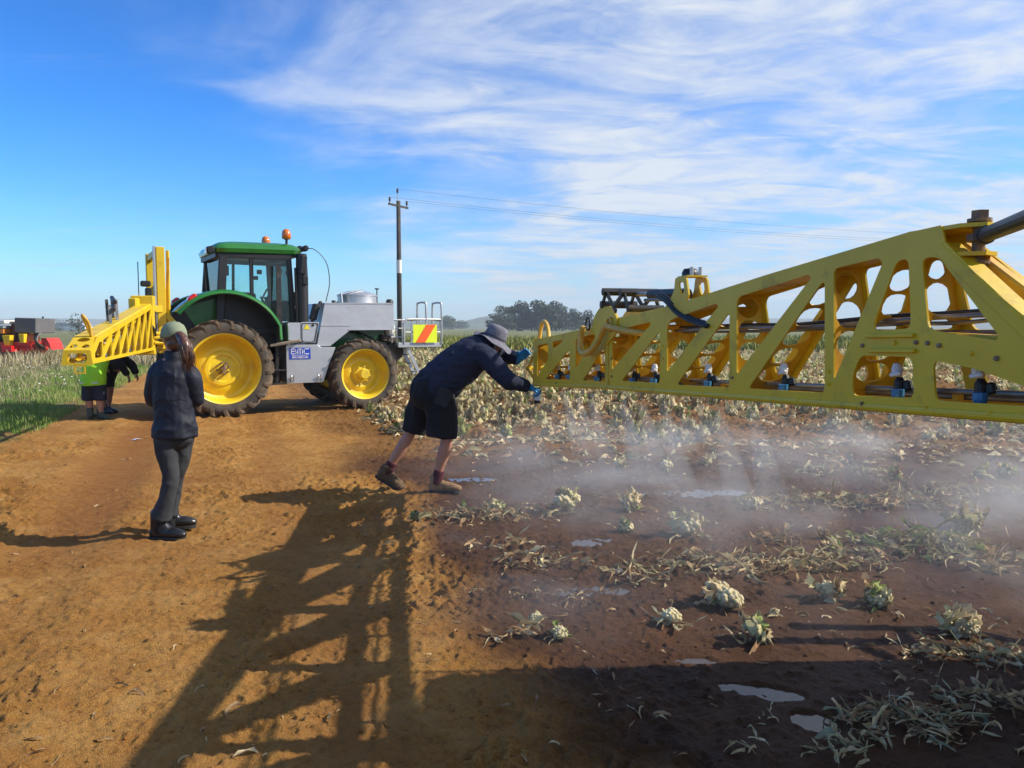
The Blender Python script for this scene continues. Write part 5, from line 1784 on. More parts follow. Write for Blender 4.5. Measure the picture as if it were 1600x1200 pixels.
def ellipsoid(mb, c, a, b, d, n=16, k=10):
    """ellipsoid with half-axis vectors a, b, d (d is the pole)"""
    c, a, b, d = Vector(c), Vector(a), Vector(b), Vector(d)
    if a.cross(b).dot(d) < 0: a = -a
    V = [c + d]
    for i in range(1, k):
        t = math.pi * i / k
        for j in range(n):
            p = 2 * math.pi * j / n
            V.append(c + d * math.cos(t) + (a * math.cos(p) + b * math.sin(p)) * math.sin(t))
    V.append(c - d)
    F = [[0, 1 + j, 1 + (j + 1) % n] for j in range(n)]
    for i in range(k - 2):
        for j in range(n):
            F.append([1 + i * n + j, 1 + (i + 1) * n + j, 1 + (i + 1) * n + (j + 1) % n, 1 + i * n + (j + 1) % n])
    e = 1 + (k - 2) * n
    F += [[e + j, len(V) - 1, e + (j + 1) % n] for j in range(n)]
    mb.add(V, F)


def limb(mb, pts, rad, n=14, up=(0, 0, 1), round_ends=True):
    """closed tapered limb through world points"""
    P = [Vector(p) for p in pts]
    S = spline(P, 5)
    Rr = []
    for i in range(len(P) - 1):
        a = rad[i] if hasattr(rad[i], '__len__') else (rad[i], rad[i]); b = rad[i + 1] if hasattr(rad[i + 1], '__len__') else (rad[i + 1], rad[i + 1])
        for j in range(5):
            t = j / 5; t = t * t * (3 - 2 * t) * .5 + t * .5
            Rr.append((a[0] + (b[0] - a[0]) * t, a[1] + (b[1] - a[1]) * t))
    l = rad[-1]; Rr.append(tuple(l) if hasattr(l, '__len__') else (l, l))
    if round_ends:
        d0 = (S[0] - S[1]).normalized(); d1 = (S[-1] - S[-2]).normalized()
        r0, r1 = Rr[0], Rr[-1]
        S = [S[0] + d0 * min(r0) * .55, S[0] + d0 * min(r0) * .35] + S + [S[-1] + d1 * min(r1) * .35, S[-1] + d1 * min(r1) * .55]
        Rr = [(r0[0] * .45, r0[1] * .45), (r0[0] * .8, r0[1] * .8)] + Rr + [(r1[0] * .8, r1[1] * .8), (r1[0] * .45, r1[1] * .45)]
    mb.tube(S, Rr, n, True, up)


def grow(name, mb, m, parent, voxel=.011, smooth=4, wrinkle=0.0, wscale=18, seed=0, fold=None):
    """union of the shapes as one continuous surface (voxel remesh), wrinkled afterwards"""
    me = mb.mesh(name)
    o = bpy.data.objects.new(name, me); COL.objects.link(o)
    r = o.modifiers.new('r', 'REMESH'); r.mode = 'VOXEL'; r.voxel_size = voxel
    s = o.modifiers.new('s', 'SMOOTH'); s.factor = .5; s.iterations = smooth
    REMESH.append((o, name, m, parent, wrinkle, wscale, seed, fold))


def flush():
    dg = bpy.context.evaluated_depsgraph_get()
    res = []
    for (o, name, m, parent, wr, ws, seed, fold) in REMESH:
        me = bpy.data.meshes.new_from_object(o.evaluated_get(dg))
        res.append(me)
    for (o, name, m, parent, wr, ws, seed, fold), me in zip(REMESH, res):
        old = o.data
        bpy.data.objects.remove(o); bpy.data.meshes.remove(old)
        me.name = name
        me.polygons.foreach_set('use_smooth', np.ones(len(me.polygons), bool))
        if wr:
            k = len(me.vertices)
            co = np.zeros(k * 3, np.float32); me.vertices.foreach_get('co', co); co = co.reshape(-1, 3).astype(float)
            nn = np.zeros(k * 3, np.float32); me.vertices.foreach_get('normal', nn); nn = nn.reshape(-1, 3)
            fo = co * np.array(fold or (1, 1, 1))
            w1 = 1 - np.abs(noise3(fo, ws, seed)) * 2.2          # sharp ridges like cloth folds
            w2 = 1 - np.abs(noise3(fo[:, [2, 0, 1]], ws * 2.2, seed + 5)) * 2.2
            w = w1 + .45 * w2
            co = co + nn * (w * wr)[:, None]
            me.vertices.foreach_set('co', co.astype(np.float32).ravel()); me.update()
        me.materials.clear()
        oo = obj(name, me, m, parent)
        if parent is not None: oo.location = -Vector(parent.location)
    REMESH.clear()


def sub(mb, name, m, parent, **kw):
    o = mb.build(name, m, parent, **kw); o.location = -Vector(parent.location); return o


def head(mb, c, f, up, s=1.0):
    """skull, jaw, nose, brow, lips and ears about centre c, facing f"""
    f = Vector(f).normalized(); up = (Vector(up) - f * Vector(up).dot(f)).normalized(); l = up.cross(f)
    P = lambda x, y, z: Vector(c) + (f * x + l * y + up * z) * s
    ellipsoid(mb, P(-.012, 0, .028), f * .098 * s, l * .076 * s, up * .098 * s)
    ellipsoid(mb, P(.022, 0, -.045), f * .068 * s, l * .058 * s, up * .078 * s)
    ellipsoid(mb, P(.068, 0, -.100), f * .022 * s, l * .026 * s, up * .018 * s)                 # chin
    limb(mb, [P(.082, 0, .012), P(.100, 0, -.018), P(.108, 0, -.036)], [.009 * s, .011 * s, .013 * s], 8)   # nose
    ellipsoid(mb, P(.077, 0, .026), f * .014 * s, l * .052 * s, up * .011 * s, 10, 6)           # brow
    ellipsoid(mb, P(.081, 0, -.064), f * .011 * s, l * .025 * s, up * .007 * s, 10, 6)          # upper lip
    ellipsoid(mb, P(.079, 0, -.076), f * .011 * s, l * .022 * s, up * .007 * s, 10, 6)          # lower lip
    for sd in (-1, 1):
        ellipsoid(mb, P(-.008, sd * .079, -.008), f * .020 * s + l * sd * .006, up * .034 * s, l * .011 * s, 10, 6)
        ellipsoid(mb, P(.058, sd * .040, -.022), f * .022 * s, l * .026 * s, up * .022 * s, 10, 6)   # cheek
    return P


def eyes(P, parent):
    for sd in (-1, 1):
        e = MB(); ellipsoid(e, P(.076, sd * .031, .006), (.010, 0, 0), (0, .010, 0), (0, 0, .010), 10, 6); o = sub(e, 'eye', eye_m, parent, smooth=True)
        e = MB(); ellipsoid(e, P(.0835, sd * .031, .006), (.005, 0, 0), (0, .005, 0), (0, 0, .005), 8, 6); i_ = e.build('iris', black, o, smooth=True)


def hand(mb, w, d, pn, th, curl=(20, 30, 25), k=1.0, spread=0.0, rad=.0092):
    """palm, four bent fingers and a thumb: w wrist, d finger direction, pn palm normal (fingers curl to it), th thumb side"""
    d = Vector(d).normalized(); th = (Vector(th) - d * Vector(th).dot(d)).normalized()
    pn = (Vector(pn) - d * Vector(pn).dot(d) - th * Vector(pn).dot(th)).normalized()
    w = Vector(w)
    P = lambda a, b, c: w + (d * a + th * b + pn * c) * k
    for b in (-.028, -.010, .010, .028):
        limb(mb, [P(-.01, b * .7, 0), P(.045, b, .002), P(.088, b * 1.02, .004)], [.014 * k, .0155 * k, .0125 * k], 8)
    for i, (b, L) in enumerate(((.030, .070), (.010, .079), (-.011, .073), (-.030, .058))):
        p = P(.084, b, .004); a = 0; pts = [p]; rr = [rad * 1.08 * k]
        for seg, c_ in zip((.44, .31, .25), curl):
            a += R(c_ + i * 2.5)
            p = p + (d * math.cos(a) + pn * math.sin(a) + th * (spread * b)) * (L * seg * k)
            pts.append(p); rr.append(rr[-1] * .94)
        limb(mb, pts, rr, 8)
    t0 = P(.018, .030, .004)
    limb(mb, [t0, t0 + (d * .55 + th * .75 + pn * .25) * .036 * k, t0 + (d * .55 + th * .75 + pn * .25) * .036 * k + (d * .85 + th * .25 + pn * .45) * .030 * k,
              t0 + (d * .55 + th * .75 + pn * .25) * .036 * k + (d * .85 + th * .25 + pn * .45) * .030 * k + (d * .8 + th * -.1 + pn * .5) * .022 * k], [.014 * k, .0125 * k, .0105 * k, .0095 * k], 8)


def boot(mb, ank, d, L=.28, h=.13, w=.05, up=(0, 0, 1)):
    """boot with heel, instep and toe cap; ank is the point on the sole below the ankle"""
    d = Vector(d).normalized(); u = Vector(up).normalized(); s = d.cross(u).normalized(); u = s.cross(d)
    P = lambda a, z: Vector(ank) + d * a + u * z
    limb(mb, [P(-.02, h + .02), P(-.022, h * .6), P(-.03, .045)], [(w * 1.05, w * 1.05), (w, w * 1.05), (w * .92, w * .95)], 14, d)
    limb(mb, [P(-.06, .042), P(.02, .048), P(L * .42, .045), P(L * .62, .036), P(L * .72, .030)], [(w * .80, .040), (w * .86, .046), (w * 1.02, .042), (w * .95, .034), (w * .70, .026)], 14, u)
    limb(mb, [P(.0, h * .75), P(L * .28, .062)], [(w * .8, .035), (w * .8, .030)], 12, u)


def sole(mb, ank, d, L=.28, w=.05, up=(0, 0, 1), t=.026):
    d = Vector(d).normalized(); u = Vector(up).normalized(); s = d.cross(u).normalized(); u = s.cross(d)
    poly = [(-.085, -w * .5), (-.095, 0), (-.085, w * .5), (-.05, w * .85), (.03, w * .82), (L * .42, w * 1.10), (L * .62, w * .98), (L * .735, w * .55), (L * .76, 0), (L * .735, -w * .55), (L * .62, -w * .98), (L * .42, -w * 1.10), (.03, -w * .82), (-.05, -w * .85)]
    M = Matrix((d, u.cross(d), u)).transposed().to_4x4(); M.translation = Vector(ank) + u * (t / 2)
    mb.plate(rounded(poly, .03, 2), [], t, M)


# ---------------------------------------------------------------- the bending worker
MY = 7.42
gman = gh(-1.0, 7.4)
man = empty('person', (-0.95, MY, gman))
tag(man, 'person bending forward in navy sweater, black shorts, grey sun hat and blue gloves', 'person')
Q = lambda u, v, y=MY: PX(u, v, y)
body = MB()
limb(body, [Q(672, 612), Q(692, 597), Q(716, 573), Q(744, 551), Q(760, 538)], [(.14, .13), (.15, .14), (.15, .14), (.15, .13), (.08, .08)])
limb(body, [Q(754, 540), Q(766, 532), Q(772, 529)], [.07, .058, .06])
hf = Vector((.90, -.05, -.43))
hP = head(body, Q(772, 532), hf, (.43, 0, .9))
RS, RE, RW = Q(757, 555, 7.25), Q(793, 593, 7.16), Q(826, 605, 7.22)
LS, LE, LW_ = Q(758, 549, 7.60), Q(786, 557, 7.66), Q(812, 560, 7.48)
limb(body, [RS, RS.lerp(RE, .5), RE, RE.lerp(RW, .4), RW], [.055, .050, .042, .042, .028])
limb(body, [LS, LS.lerp(LE, .5), LE, LE.lerp(LW_, .4), LW_], [.055, .050, .042, .042, .028])
limb(body, [Q(684, 618, 7.33), Q(692, 650, 7.33), Q(698, 684, 7.33), Q(693, 708, 7.34), Q(686, 735, 7.35), Q(681, 757, 7.36)], [.10, .085, .060, .062, .043, .038])
limb(body, [Q(668, 618, 7.55), Q(654, 648, 7.57), Q(640, 678, 7.58), Q(627, 700, 7.58), Q(612, 724, 7.58), Q(602, 745, 7.58)], [.10, .085, .058, .060, .042, .037])
grow('body', body, skin, man, .011, 5)
top = MB()
limb(top, [Q(671, 615), Q(682, 603), Q(699, 587), Q(718, 571), Q(741, 553), Q(756, 541), Q(764, 535)], [(.185, .20), (.20, .21), (.205, .205), (.215, .195), (.215, .178), (.16, .135), (.085, .085)], 18)
limb(top, [RS + Vector((-.06, .05, .02)), RS + Vector((.03, 0, -.03)), RS.lerp(RE, .5), RE, RE.lerp(RW, .45), RE.lerp(RW, .88)], [.105, .098, .086, .080, .066, .048], 14)
limb(top, [LS + Vector((-.06, -.05, .0)), LS, LS.lerp(LE, .5), LE, LE.lerp(LW_, .45), LE.lerp(LW_, .85)], [.11, .10, .088, .075, .062, .050], 14)
limb(top, [Q(750, 533), Q(759, 529), Q(764, 535)], [(.10, .055), (.10, .06), (.08, .05)])
grow('sweater', top, navy, man, .009, 3, .012, 9, 3, (1, .8, 1.7))
sh = MB()
limb(sh, [Q(684, 600), Q(676, 609), Q(673, 622)], [(.19, .195), (.20, .21), (.20, .205)], 16)
limb(sh, [Q(680, 615, 7.34), Q(689, 640, 7.33), Q(691, 664, 7.33), Q(690, 682, 7.33)], [(.14, .165), (.13, .155), (.125, .145), (.125, .142)], 16, round_ends=False)
limb(sh, [Q(668, 615, 7.53), Q(656, 642, 7.57), Q(650, 660, 7.58), Q(646, 674, 7.58)], [(.14, .155), (.125, .135), (.12, .122), (.115, .115)], 16, round_ends=False)
grow('shorts', sh, blackcloth, man, .009, 3, .010, 8, 7, (1.3, 1.3, .6))
pk = MB(); pk.plate(rounded([(-.07, -.09), (.06, -.10), (.075, .03), (.02, .09), (-.075, .08)], .02), [], .012, Matrix.Translation(Q(693, 620, 7.155)) @ Matrix.Rotation(R(20), 4, 'Y') @ Matrix.Rotation(R(90), 4, 'X'))
grow('pocket', pk, mat('grey_pocket_cloth', (.016, .017, .021), .85, var=.2, bump=.2, bscale=80), man, .008, 2)
for (a, b, y) in (((687, 735), (681, 757), 7.35), ((613, 722), (602, 746), 7.58)):
    so = MB(); limb(so, [Q(*a, y), Q((a[0] + b[0]) / 2, (a[1] + b[1]) / 2, y), Q(*b, y)], [.050, .050, .046], 14, round_ends=False)
    grow('sock', so, maroon, man, .008, 2, .003, 40, 2, (.3, .3, 1.5))
rb = Q(684, 773, 7.36); rb.z = gh(rb.x, rb.y) - .004
bm_ = MB(); boot(bm_, rb + Vector((0, 0, .012)), (1, -.12, 0), .30, .115, .050)
grow('boot', bm_, tanboot, man, .008, 3, .004, 30, 1)
bs = MB(); sole(bs, rb, (1, -.12, 0), .30, .050); sub(bs, 'boot_sole', sole_m, man, bevel=.006)
lb_ = Q(599, 762, 7.58); lb_.z = gh(lb_.x, lb_.y) + .075
ld = Vector((.86, -.10, -.50)); lu = Vector((.5, 0, .86))
bm_ = MB(); boot(bm_, lb_, ld, .29, .115, .052, lu)
grow('boot', bm_, mudboot, man, .008, 3, .012, 26, 4)
bs = MB(); sole(bs, lb_ - lu * .014, ld, .29, .052, lu); sub(bs, 'boot_sole', sole_m, man, bevel=.006)
# sun hat
hup = Vector((.42, 0, .91)).normalized(); hfw = Vector((.91, -.03, -.42)).normalized(); hl_ = hup.cross(hfw)
hc = hP(-.004, 0, .026)
Mh = Matrix((hfw, hl_, hup)).transposed().to_4x4(); Mh.translation = hc
ht = MB(); V = []; n = 40
prof = [(.001, .128), (.05, .126), (.082, .112), (.094, .085), (.100, .04), (.103, .0), (.108, -.012), (.145, -.028), (.185, -.046), (.187, -.050), (.145, -.034), (.104, -.018), (.097, .0)]
for j in range(n):
    a = 2 * math.pi * j / n
    for (r, z) in prof:
        wv = 0 if r < .12 else (.012 * math.sin(3 * a + .6) + .010 * math.sin(5 * a)) * (r - .1) / .08 - .02 * math.cos(a) * (r - .1) / .08
        rx = r * (1.08 if abs(math.cos(a)) > .5 else 1.0)
        V.append(Mh @ Vector((r * 1.08 * math.cos(a), r * .95 * math.sin(a), z + wv)))
k = len(prof)
ht.add(V, [[j * k + i, ((j + 1) % n) * k + i, ((j + 1) % n) * k + i + 1, j * k + i + 1] for j in range(n) for i in range(k - 1)])
hat = sub(ht, 'sun_hat', greyhat, man, smooth=True)
st = MB(); st.lathe([(.1035, .002), (.1045, .012), (.1030, .022)], 30, Mh @ Matrix.Diagonal((1.08, .97, 1, 1))); st.build('hat_band', mat('hat_band_cloth', (.07, .07, .09), .9, var=.2), hat)
hr = MB(); ellipsoid(hr, hP(-.03, 0, .0), hf.normalized() * .085, Vector((0, .079, 0)), Vector((.06, 0, .07)))
grow('hair', hr, hair_m, man, .012, 2)
eyes(hP, man)
# gloves
gl = MB(); hand(gl, LW_, Q(829, 543, 7.38) - LW_, (.75, -.6, -.2), (-.2, -.55, .8), (12, 22, 18), 1.12, .3, .0105)
limb(gl, [LW_ - (Q(829, 543, 7.38) - LW_).normalized() * .055, LW_, LW_ + (Q(829, 543, 7.38) - LW_).normalized() * .03], [.036, .034, .034], 12)
grow('glove', gl, glove, man, .0055, 2)
gd = Vector((.93, .05, -.30))
gl = MB(); hand(gl, RW, gd, (-.10, .25, -.95), (.1, -.95, .2), (62, 58, 40), 1.10, 0, .0105)
limb(gl, [RW - gd * .05, RW, RW + gd * .03], [.036, .034, .034], 12)
grow('glove', gl, glove, man, .0055, 2)
flush()
# spray can in the gloved hand
can_p = RW + gd.normalized() * .085 + Vector((0, -.002, -.125))
can = empty('spray_can', can_p)
tag(can, 'small black and white spray can gripped in the worker\'s lower gloved hand', 'spray can')
Mc = Matrix.Rotation(R(6), 4, 'Y')
MB().lathe([(.001, 0), (.026, 0), (.029, .004), (.029, .03), (.029, .115), (.024, .128), (.012, .134), (.012, .15), (.001, .152)], 20, Mc).build('can_body', black, can, smooth=True)
MB().lathe([(.0298, .028), (.0298, .095)], 20, Mc).build('can_label', white_pl, can, smooth=True)

# ---------------------------------------------------------------- the woman with folded arms
WY = 5.88
gw = gh(-2.6, 5.88)
wo = empty('person', (-2.6, WY, gw))
tag(wo, 'person seen from behind in navy jacket, dark jeans and green cap with a ponytail', 'person')
Q = lambda u, v, y=WY: PX(u, v, y)
body = MB()
limb(body, [Q(273, 680), Q(272, 640), Q(270, 600), Q(270, 572), Q(271, 556)], [(.10, .13), (.09, .115), (.10, .13), (.08, .12), (.05, .05)])
limb(body, [Q(271, 562), Q(272, 548), Q(271, 540)], [.052, .047, .05])
wf = Vector((-.70, .71, -.05))
wP = head(body, Q(271, 529), wf, (0, 0, 1), .95)
for (s_, pts, rr) in ((1, [Q(295, 582), Q(304, 622, 5.92), Q(292, 612, 6.10), Q(268, 606, 6.16)], None), (-1, [Q(247, 582), Q(241, 624, 5.93), Q(254, 612, 6.10), Q(276, 610, 6.19)], None)):
    limb(body, pts, [.045, .040, .033, .026])
hand(body, Q(262, 607, 6.16), (-.95, -.1, .05), (0, -1, 0), (0, 0, 1), (25, 30, 25), .92)
hand(body, Q(280, 611, 6.19), (.95, -.1, .05), (0, -1, 0), (0, 0, 1), (25, 30, 25), .92)
limb(body, [Q(260, 672, 5.84), Q(263, 712, 5.83), Q(267, 745, 5.82), Q(260, 778, 5.83), Q(252, 812, 5.84), Q(250, 828, 5.84)], [.055, .055, .044, .044, .036, .034])
limb(body, [Q(286, 672, 5.93), Q(281, 712, 5.95), Q(274, 745, 5.97), Q(270, 775, 5.99), Q(266, 802, 6.0), Q(265, 814, 6.0)], [.055, .055, .044, .043, .036, .034])
grow('body', body, skin, wo, .011, 5)
jk = MB()
limb(jk, [Q(273.5, 682), Q(273, 660), Q(272, 640), Q(271, 612), Q(270, 588), Q(270, 572), Q(271, 562)], [(.140, .162), (.135, .156), (.122, .140), (.125, .146), (.115, .150), (.088, .128), (.06, .075)], 18, (0, 1, 0) if False else (0, 0, 1), round_ends=False)
limb(jk, [Q(290, 577), Q(299, 587, 5.87), Q(304, 606, 5.89), Q(306, 623, 5.93), Q(297, 618, 6.05), Q(284, 610, 6.12)], [.062, .058, .053, .053, .05, .044], 14)
limb(jk, [Q(251, 577), Q(243, 587, 5.87), Q(239, 608, 5.89), Q(240, 625, 5.94), Q(249, 617, 6.06), Q(262, 610, 6.12)], [.062, .058, .052, .052, .05, .044], 14)
limb(jk, [Q(271, 566), Q(271, 556), Q(271, 549)], [(.070, .075), (.062, .066), (.058, .062)], 16, round_ends=False)
grow('jacket', jk, navy_jacket, wo, .008, 3, .011, 8, 11, (1.2, 1, 1.2))
sm = MB(); sm.tube([Q(254 + i * 2.4, 625 + 1.0 * math.sin(i), WY - .108 - .022 * math.sin(math.pi * i / 16)) for i in range(17)], .0035, 6); sub(sm, 'jacket_seam', blackcloth, wo)
jn = MB()
limb(jn, [Q(273, 670), Q(273, 688)], [(.105, .145), (.105, .138)], 16)
limb(jn, [Q(259, 678, 5.85), Q(261, 712, 5.83), Q(267, 745, 5.82), Q(262, 772, 5.82), Q(256, 792, 5.83), Q(252, 809, 5.84)], [.088, .074, .056, .055, .062, .072], 16, round_ends=False)
limb(jn, [Q(286, 678, 5.93), Q(282, 712, 5.95), Q(275, 745, 5.97), Q(271, 770, 5.99), Q(267, 790, 6.0), Q(265, 804, 6.0)], [.088, .072, .054, .053, .058, .066], 16, round_ends=False)
grow('jeans', jn, denim, wo, .008, 3, .006, 9, 5, (1.3, 1.3, 1.1))
for (u, v, y, dd) in ((250, 838, 5.84, (.97, -.06, 0)), (264, 827, 6.02, (.93, .30, 0))):
    p = Q(u, v, y); p.z = gh(p.x, p.y) - .003
    b_ = MB(); boot(b_, p + Vector((0, 0, .012)), dd, .27, .19, .045)
    grow('boot', b_, blackboot, wo, .008, 3)
    b_ = MB(); sole(b_, p, dd, .27, .045); sub(b_, 'boot_sole', sole_m, wo, bevel=.005)
# cap, hair, ponytail
fw = wf.normalized(); cu = (Vector((.06, .0, 1)) - fw * fw.z).normalized(); cl = cu.cross(fw)
Mc = Matrix((fw, cl, cu)).transposed().to_4x4(); Mc.translation = wP(-.010, 0, .026)
Mc = Mc @ Matrix.Scale(1.07, 4)
cp = MB(); n = 32; V = []
prof = [(.001, .098), (.04, .094), (.075, .072), (.094, .036), (.100, .0), (.101, -.022), (.096, -.022), (.094, .0)]
for j in range(n):
    a = 2 * math.pi * j / n
    for (r, z) in prof:
        back = max(0, -math.cos(a))
        V.append(Mc @ Vector((r * 1.05 * math.cos(a), r * .88 * math.sin(a), z + (.03 * max(0, back - .75) / .25 if z < .01 else 0))))
k = len(prof)
cp.add(V, [[j * k + i, ((j + 1) % n) * k + i, ((j + 1) % n) * k + i + 1, j * k + i + 1] for j in range(n) for i in range(k - 1)])
cap = sub(cp, 'cap', sage, wo, smooth=True)
b_ = MB(); b_.plate([(.085, -.075), (.12, -.07), (.155, -.045), (.168, 0), (.155, .045), (.12, .07), (.085, .075), (.098, .04), (.102, 0), (.098, -.04)], [], .006, Mc @ Matrix.Translation((0, 0, -.012)) @ Matrix.Rotation(R(10), 4, 'Y'))
b_.build('cap_peak', sage, cap)
b_ = MB(); b_.lathe([(.010, 0), (.008, .006), (.001, .009)], 10, Mc @ Matrix.Translation((0, 0, .096))); b_.build('cap_button', sage, cap)
hr = MB()
ellipsoid(hr, wP(-.026, 0, .014), fw * .080, cl * .076, cu * .088)
ellipsoid(hr, wP(-.045, 0, -.045), fw * .060, cl * .066, cu * .055)
grow('hair', hr, hair_m, wo, .009, 2, .003, 50, 2, (1, 1, .3))
base = wP(-.105, 0, .012)
pt = MB()
SP = [base + fw * .03, base - fw * .03 + Vector((.008, -.02, .004)), base - fw * .055 + Vector((.035, -.035, -.06)), base - fw * .045 + Vector((.062, -.045, -.15)), base - fw * .03 + Vector((.078, -.05, -.235))]
limb(pt, SP, [.014, .030, .040, .036, .012], 14)
grow('ponytail', pt, hair_m, wo, .007, 2, .006, 46, 6, (1, 1, .16))
g_ = random.Random(4)
for i in range(110):
    t_, r_ = g_.uniform(0, 6.28), g_.random() ** .5
    o_ = Vector((math.cos(t_) * r_, math.sin(t_) * r_ * .8, 0))
    pts = [SP[0] + o_ * .008, SP[1] + o_ * .030, SP[2] + o_ * .050 + Vector((0, 0, g_.uniform(-.01, .01))), SP[3] + o_ * .056, SP[4] + o_ * .042 + Vector((g_.uniform(-.02, .03), 0, g_.uniform(-.05, .03)))]
    k_ = g_.uniform(.7, 1.2)
    sub(MB().tube(spline(pts, 4), [.0022 * k_] * 9 + [.0024 * k_] * 4 + [.002 * k_, .0016 * k_, .001 * k_, .0005], 6), 'hair_strand', hair_m, wo, smooth=True)
for (a_, b_, y_) in (((253, 803), (250, 830), 5.84), ((266, 798), (265, 822), 6.0)):
    so = MB(); limb(so, [Q(*a_, y_), Q(*b_, y_)], [.046, .047], 12); grow('sock', so, blackcloth, wo, .009, 2)
eyes(wP, wo)
flush()

# ---------------------------------------------------------------- two people behind the parked boom
VY = 13.5
vp = empty('person', (PX(149, 655, VY).x, VY, gh(PX(149, 655, VY).x, VY)))
tag(vp, 'person in lime safety vest and dark shorts, upper half hidden behind the lattice boom', 'person')
c0 = Vector((vp.location.x, VY, 0))
O = lambda x, y, z: c0 + Vector((x, y, z))
body = MB()
limb(body, [O(0, 0, .66), O(0, .03, .82), O(0, .12, 1.0), O(0, .24, 1.14)], [(.11, .15), (.11, .14), (.11, .15), (.07, .10)])
limb(body, [O(0, .22, 1.12), O(0, .32, 1.21)], [.06, .055])
vP = head(body, O(0, .38, 1.27), (0, .85, -.5), (0, .5, .85), .98)
for sd in (-1, 1):
    limb(body, [O(sd * .17, .22, 1.10), O(sd * .21, .36, .90), O(sd * .12, .56, .86)], [.05, .042, .032])
    hand(body, O(sd * .12, .56, .86), (-.2 * sd, .95, -.1), (0, 0, -1), (-sd, 0, 0), (25, 30, 25), 1.0)
    limb(body, [O(sd * .09, .0, .66), O(sd * .10, -.01, .42), O(sd * .095, .0, .30), O(sd * .09, .02, .10)], [.10, .07, .064, .042])
grow('body', body, skin, vp, .014, 4)
vs = MB()
limb(vs, [O(0, -.01, .615), O(0, -.01, .72), O(0, .03, .86), O(0, .13, 1.03), O(0, .22, 1.13)], [(.165, .212), (.165, .21), (.15, .20), (.135, .205), (.09, .12)], 16, round_ends=False)
grow('safety_vest', vs, hivis, vp, .013, 3, .008, 9, 5)
for sd in (-1, 1):
    sl = MB(); limb(sl, [O(sd * .15, .20, 1.11), O(sd * .21, .32, .95), O(sd * .19, .42, .89)], [.075, .062, .055]); grow('sleeve', sl, navy, vp, .013, 2)
rf_ = MB(); rf_.box(O(0, -.165, .66), (.33, .008, .03), None, .003); sub(rf_, 'reflective_tape', mat('silver_tape', (.55, .62, .45), .4, var=.05), vp)
sh = MB()
limb(sh, [O(0, 0, .72), O(0, 0, .60)], [(.14, .19), (.145, .195)], 16)
for sd in (-1, 1):
    limb(sh, [O(sd * .09, 0, .62), O(sd * .105, -.01, .46), O(sd * .108, -.01, .345)], [.112, .103, .100], 14, round_ends=False)
grow('shorts', sh, mat('navy_short_cloth', (.009, .010, .026), .85, var=.2), vp, .013, 2, .006, 9, 2)
for sd, dd in ((-1, (-.2, .95, 0)), (1, (.75, -.4, 0))):
    p = O(sd * .09, .02, 0); p.z = gh(p.x, p.y) - .003
    b_ = MB(); boot(b_, p, dd, .30, .16, .055); grow('boot', b_, mat('olive_gumboot', (.055, .06, .04), .7, var=.2), vp, .011, 2)
hr = MB(); ellipsoid(hr, vP(-.02, 0, .03), (0, .09, -.05), (.08, 0, 0), (0, .05, .09)); grow('hair', hr, hair_m, vp, .012, 2)
BY = 14.4
bp_ = empty('person', (PX(167, 645, BY).x, BY, gh(PX(167, 645, BY).x, BY)))
tag(bp_, 'person in black clothes leaning sideways with one arm out, beside the lime vest', 'person')
c1 = Vector((bp_.location.x, BY, 0))
O = lambda x, y, z: c1 + Vector((x, y, z))
body = MB()
limb(body, [O(0, 0, .72), O(.10, 0, .88), O(.22, 0, 1.02), O(.30, 0, 1.10)], [(.13, .11), (.13, .11), (.14, .11), (.08, .08)])
limb(body, [O(.30, 0, 1.09), O(.38, 0, 1.17)], [.06, .055])
bP = head(body, O(.43, 0, 1.22), (.75, 0, -.6), (.6, 0, .8), .98)
for sd in (-1, 1):
    limb(body, [O(.28, sd * .16, 1.06), O(.42, sd * .18, .90), O(.50, sd * .16, .74)], [.05, .042, .030])
    hand(body, O(.50, sd * .16, .74), (.35, 0, -.9), (-1, 0, 0), (0, -sd, 0), (20, 25, 20), 1.0)
    limb(body, [O(0, sd * .09, .70), O(.02, sd * .10, .46), O(.0, sd * .10, .32), O(-.02, sd * .10, .10)], [.10, .07, .062, .042])
grow('body', body, skin, bp_, .014, 4)
jk = MB()
limb(jk, [O(-.02, 0, .62), O(.02, 0, .76), O(.11, 0, .90), O(.22, 0, 1.02), O(.31, 0, 1.10)], [(.19, .165), (.19, .17), (.18, .155), (.19, .14), (.10, .09)], 16)
for sd in (-1, 1):
    limb(jk, [O(.24, sd * .13, 1.05), O(.40, sd * .19, .92), O(.485, sd * .165, .77)], [.085, .072, .056])
grow('jacket', jk, blackcloth, bp_, .013, 3, .008, 9, 9)
sh = MB()
limb(sh, [O(0, 0, .74), O(0, 0, .62)], [(.17, .14), (.18, .145)], 16)
for sd in (-1, 1):
    limb(sh, [O(0, sd * .09, .64), O(.01, sd * .10, .50)], [.11, .10], 14, round_ends=False)
grow('shorts', sh, blackcloth, bp_, .013, 2)
for sd in (-1, 1):
    p = O(-.02, sd * .10, 0); p.z = gh(p.x, p.y) - .003
    b_ = MB(); boot(b_, p, (.9, -.3, 0), .29, .15, .05); grow('boot', b_, blackboot, bp_, .011, 2)
hr = MB(); ellipsoid(hr, bP(-.02, 0, .03), (.09, 0, -.05), (0, .08, 0), (.05, 0, .09)); grow('hair', hr, hair_m, bp_, .012, 2)
flush()


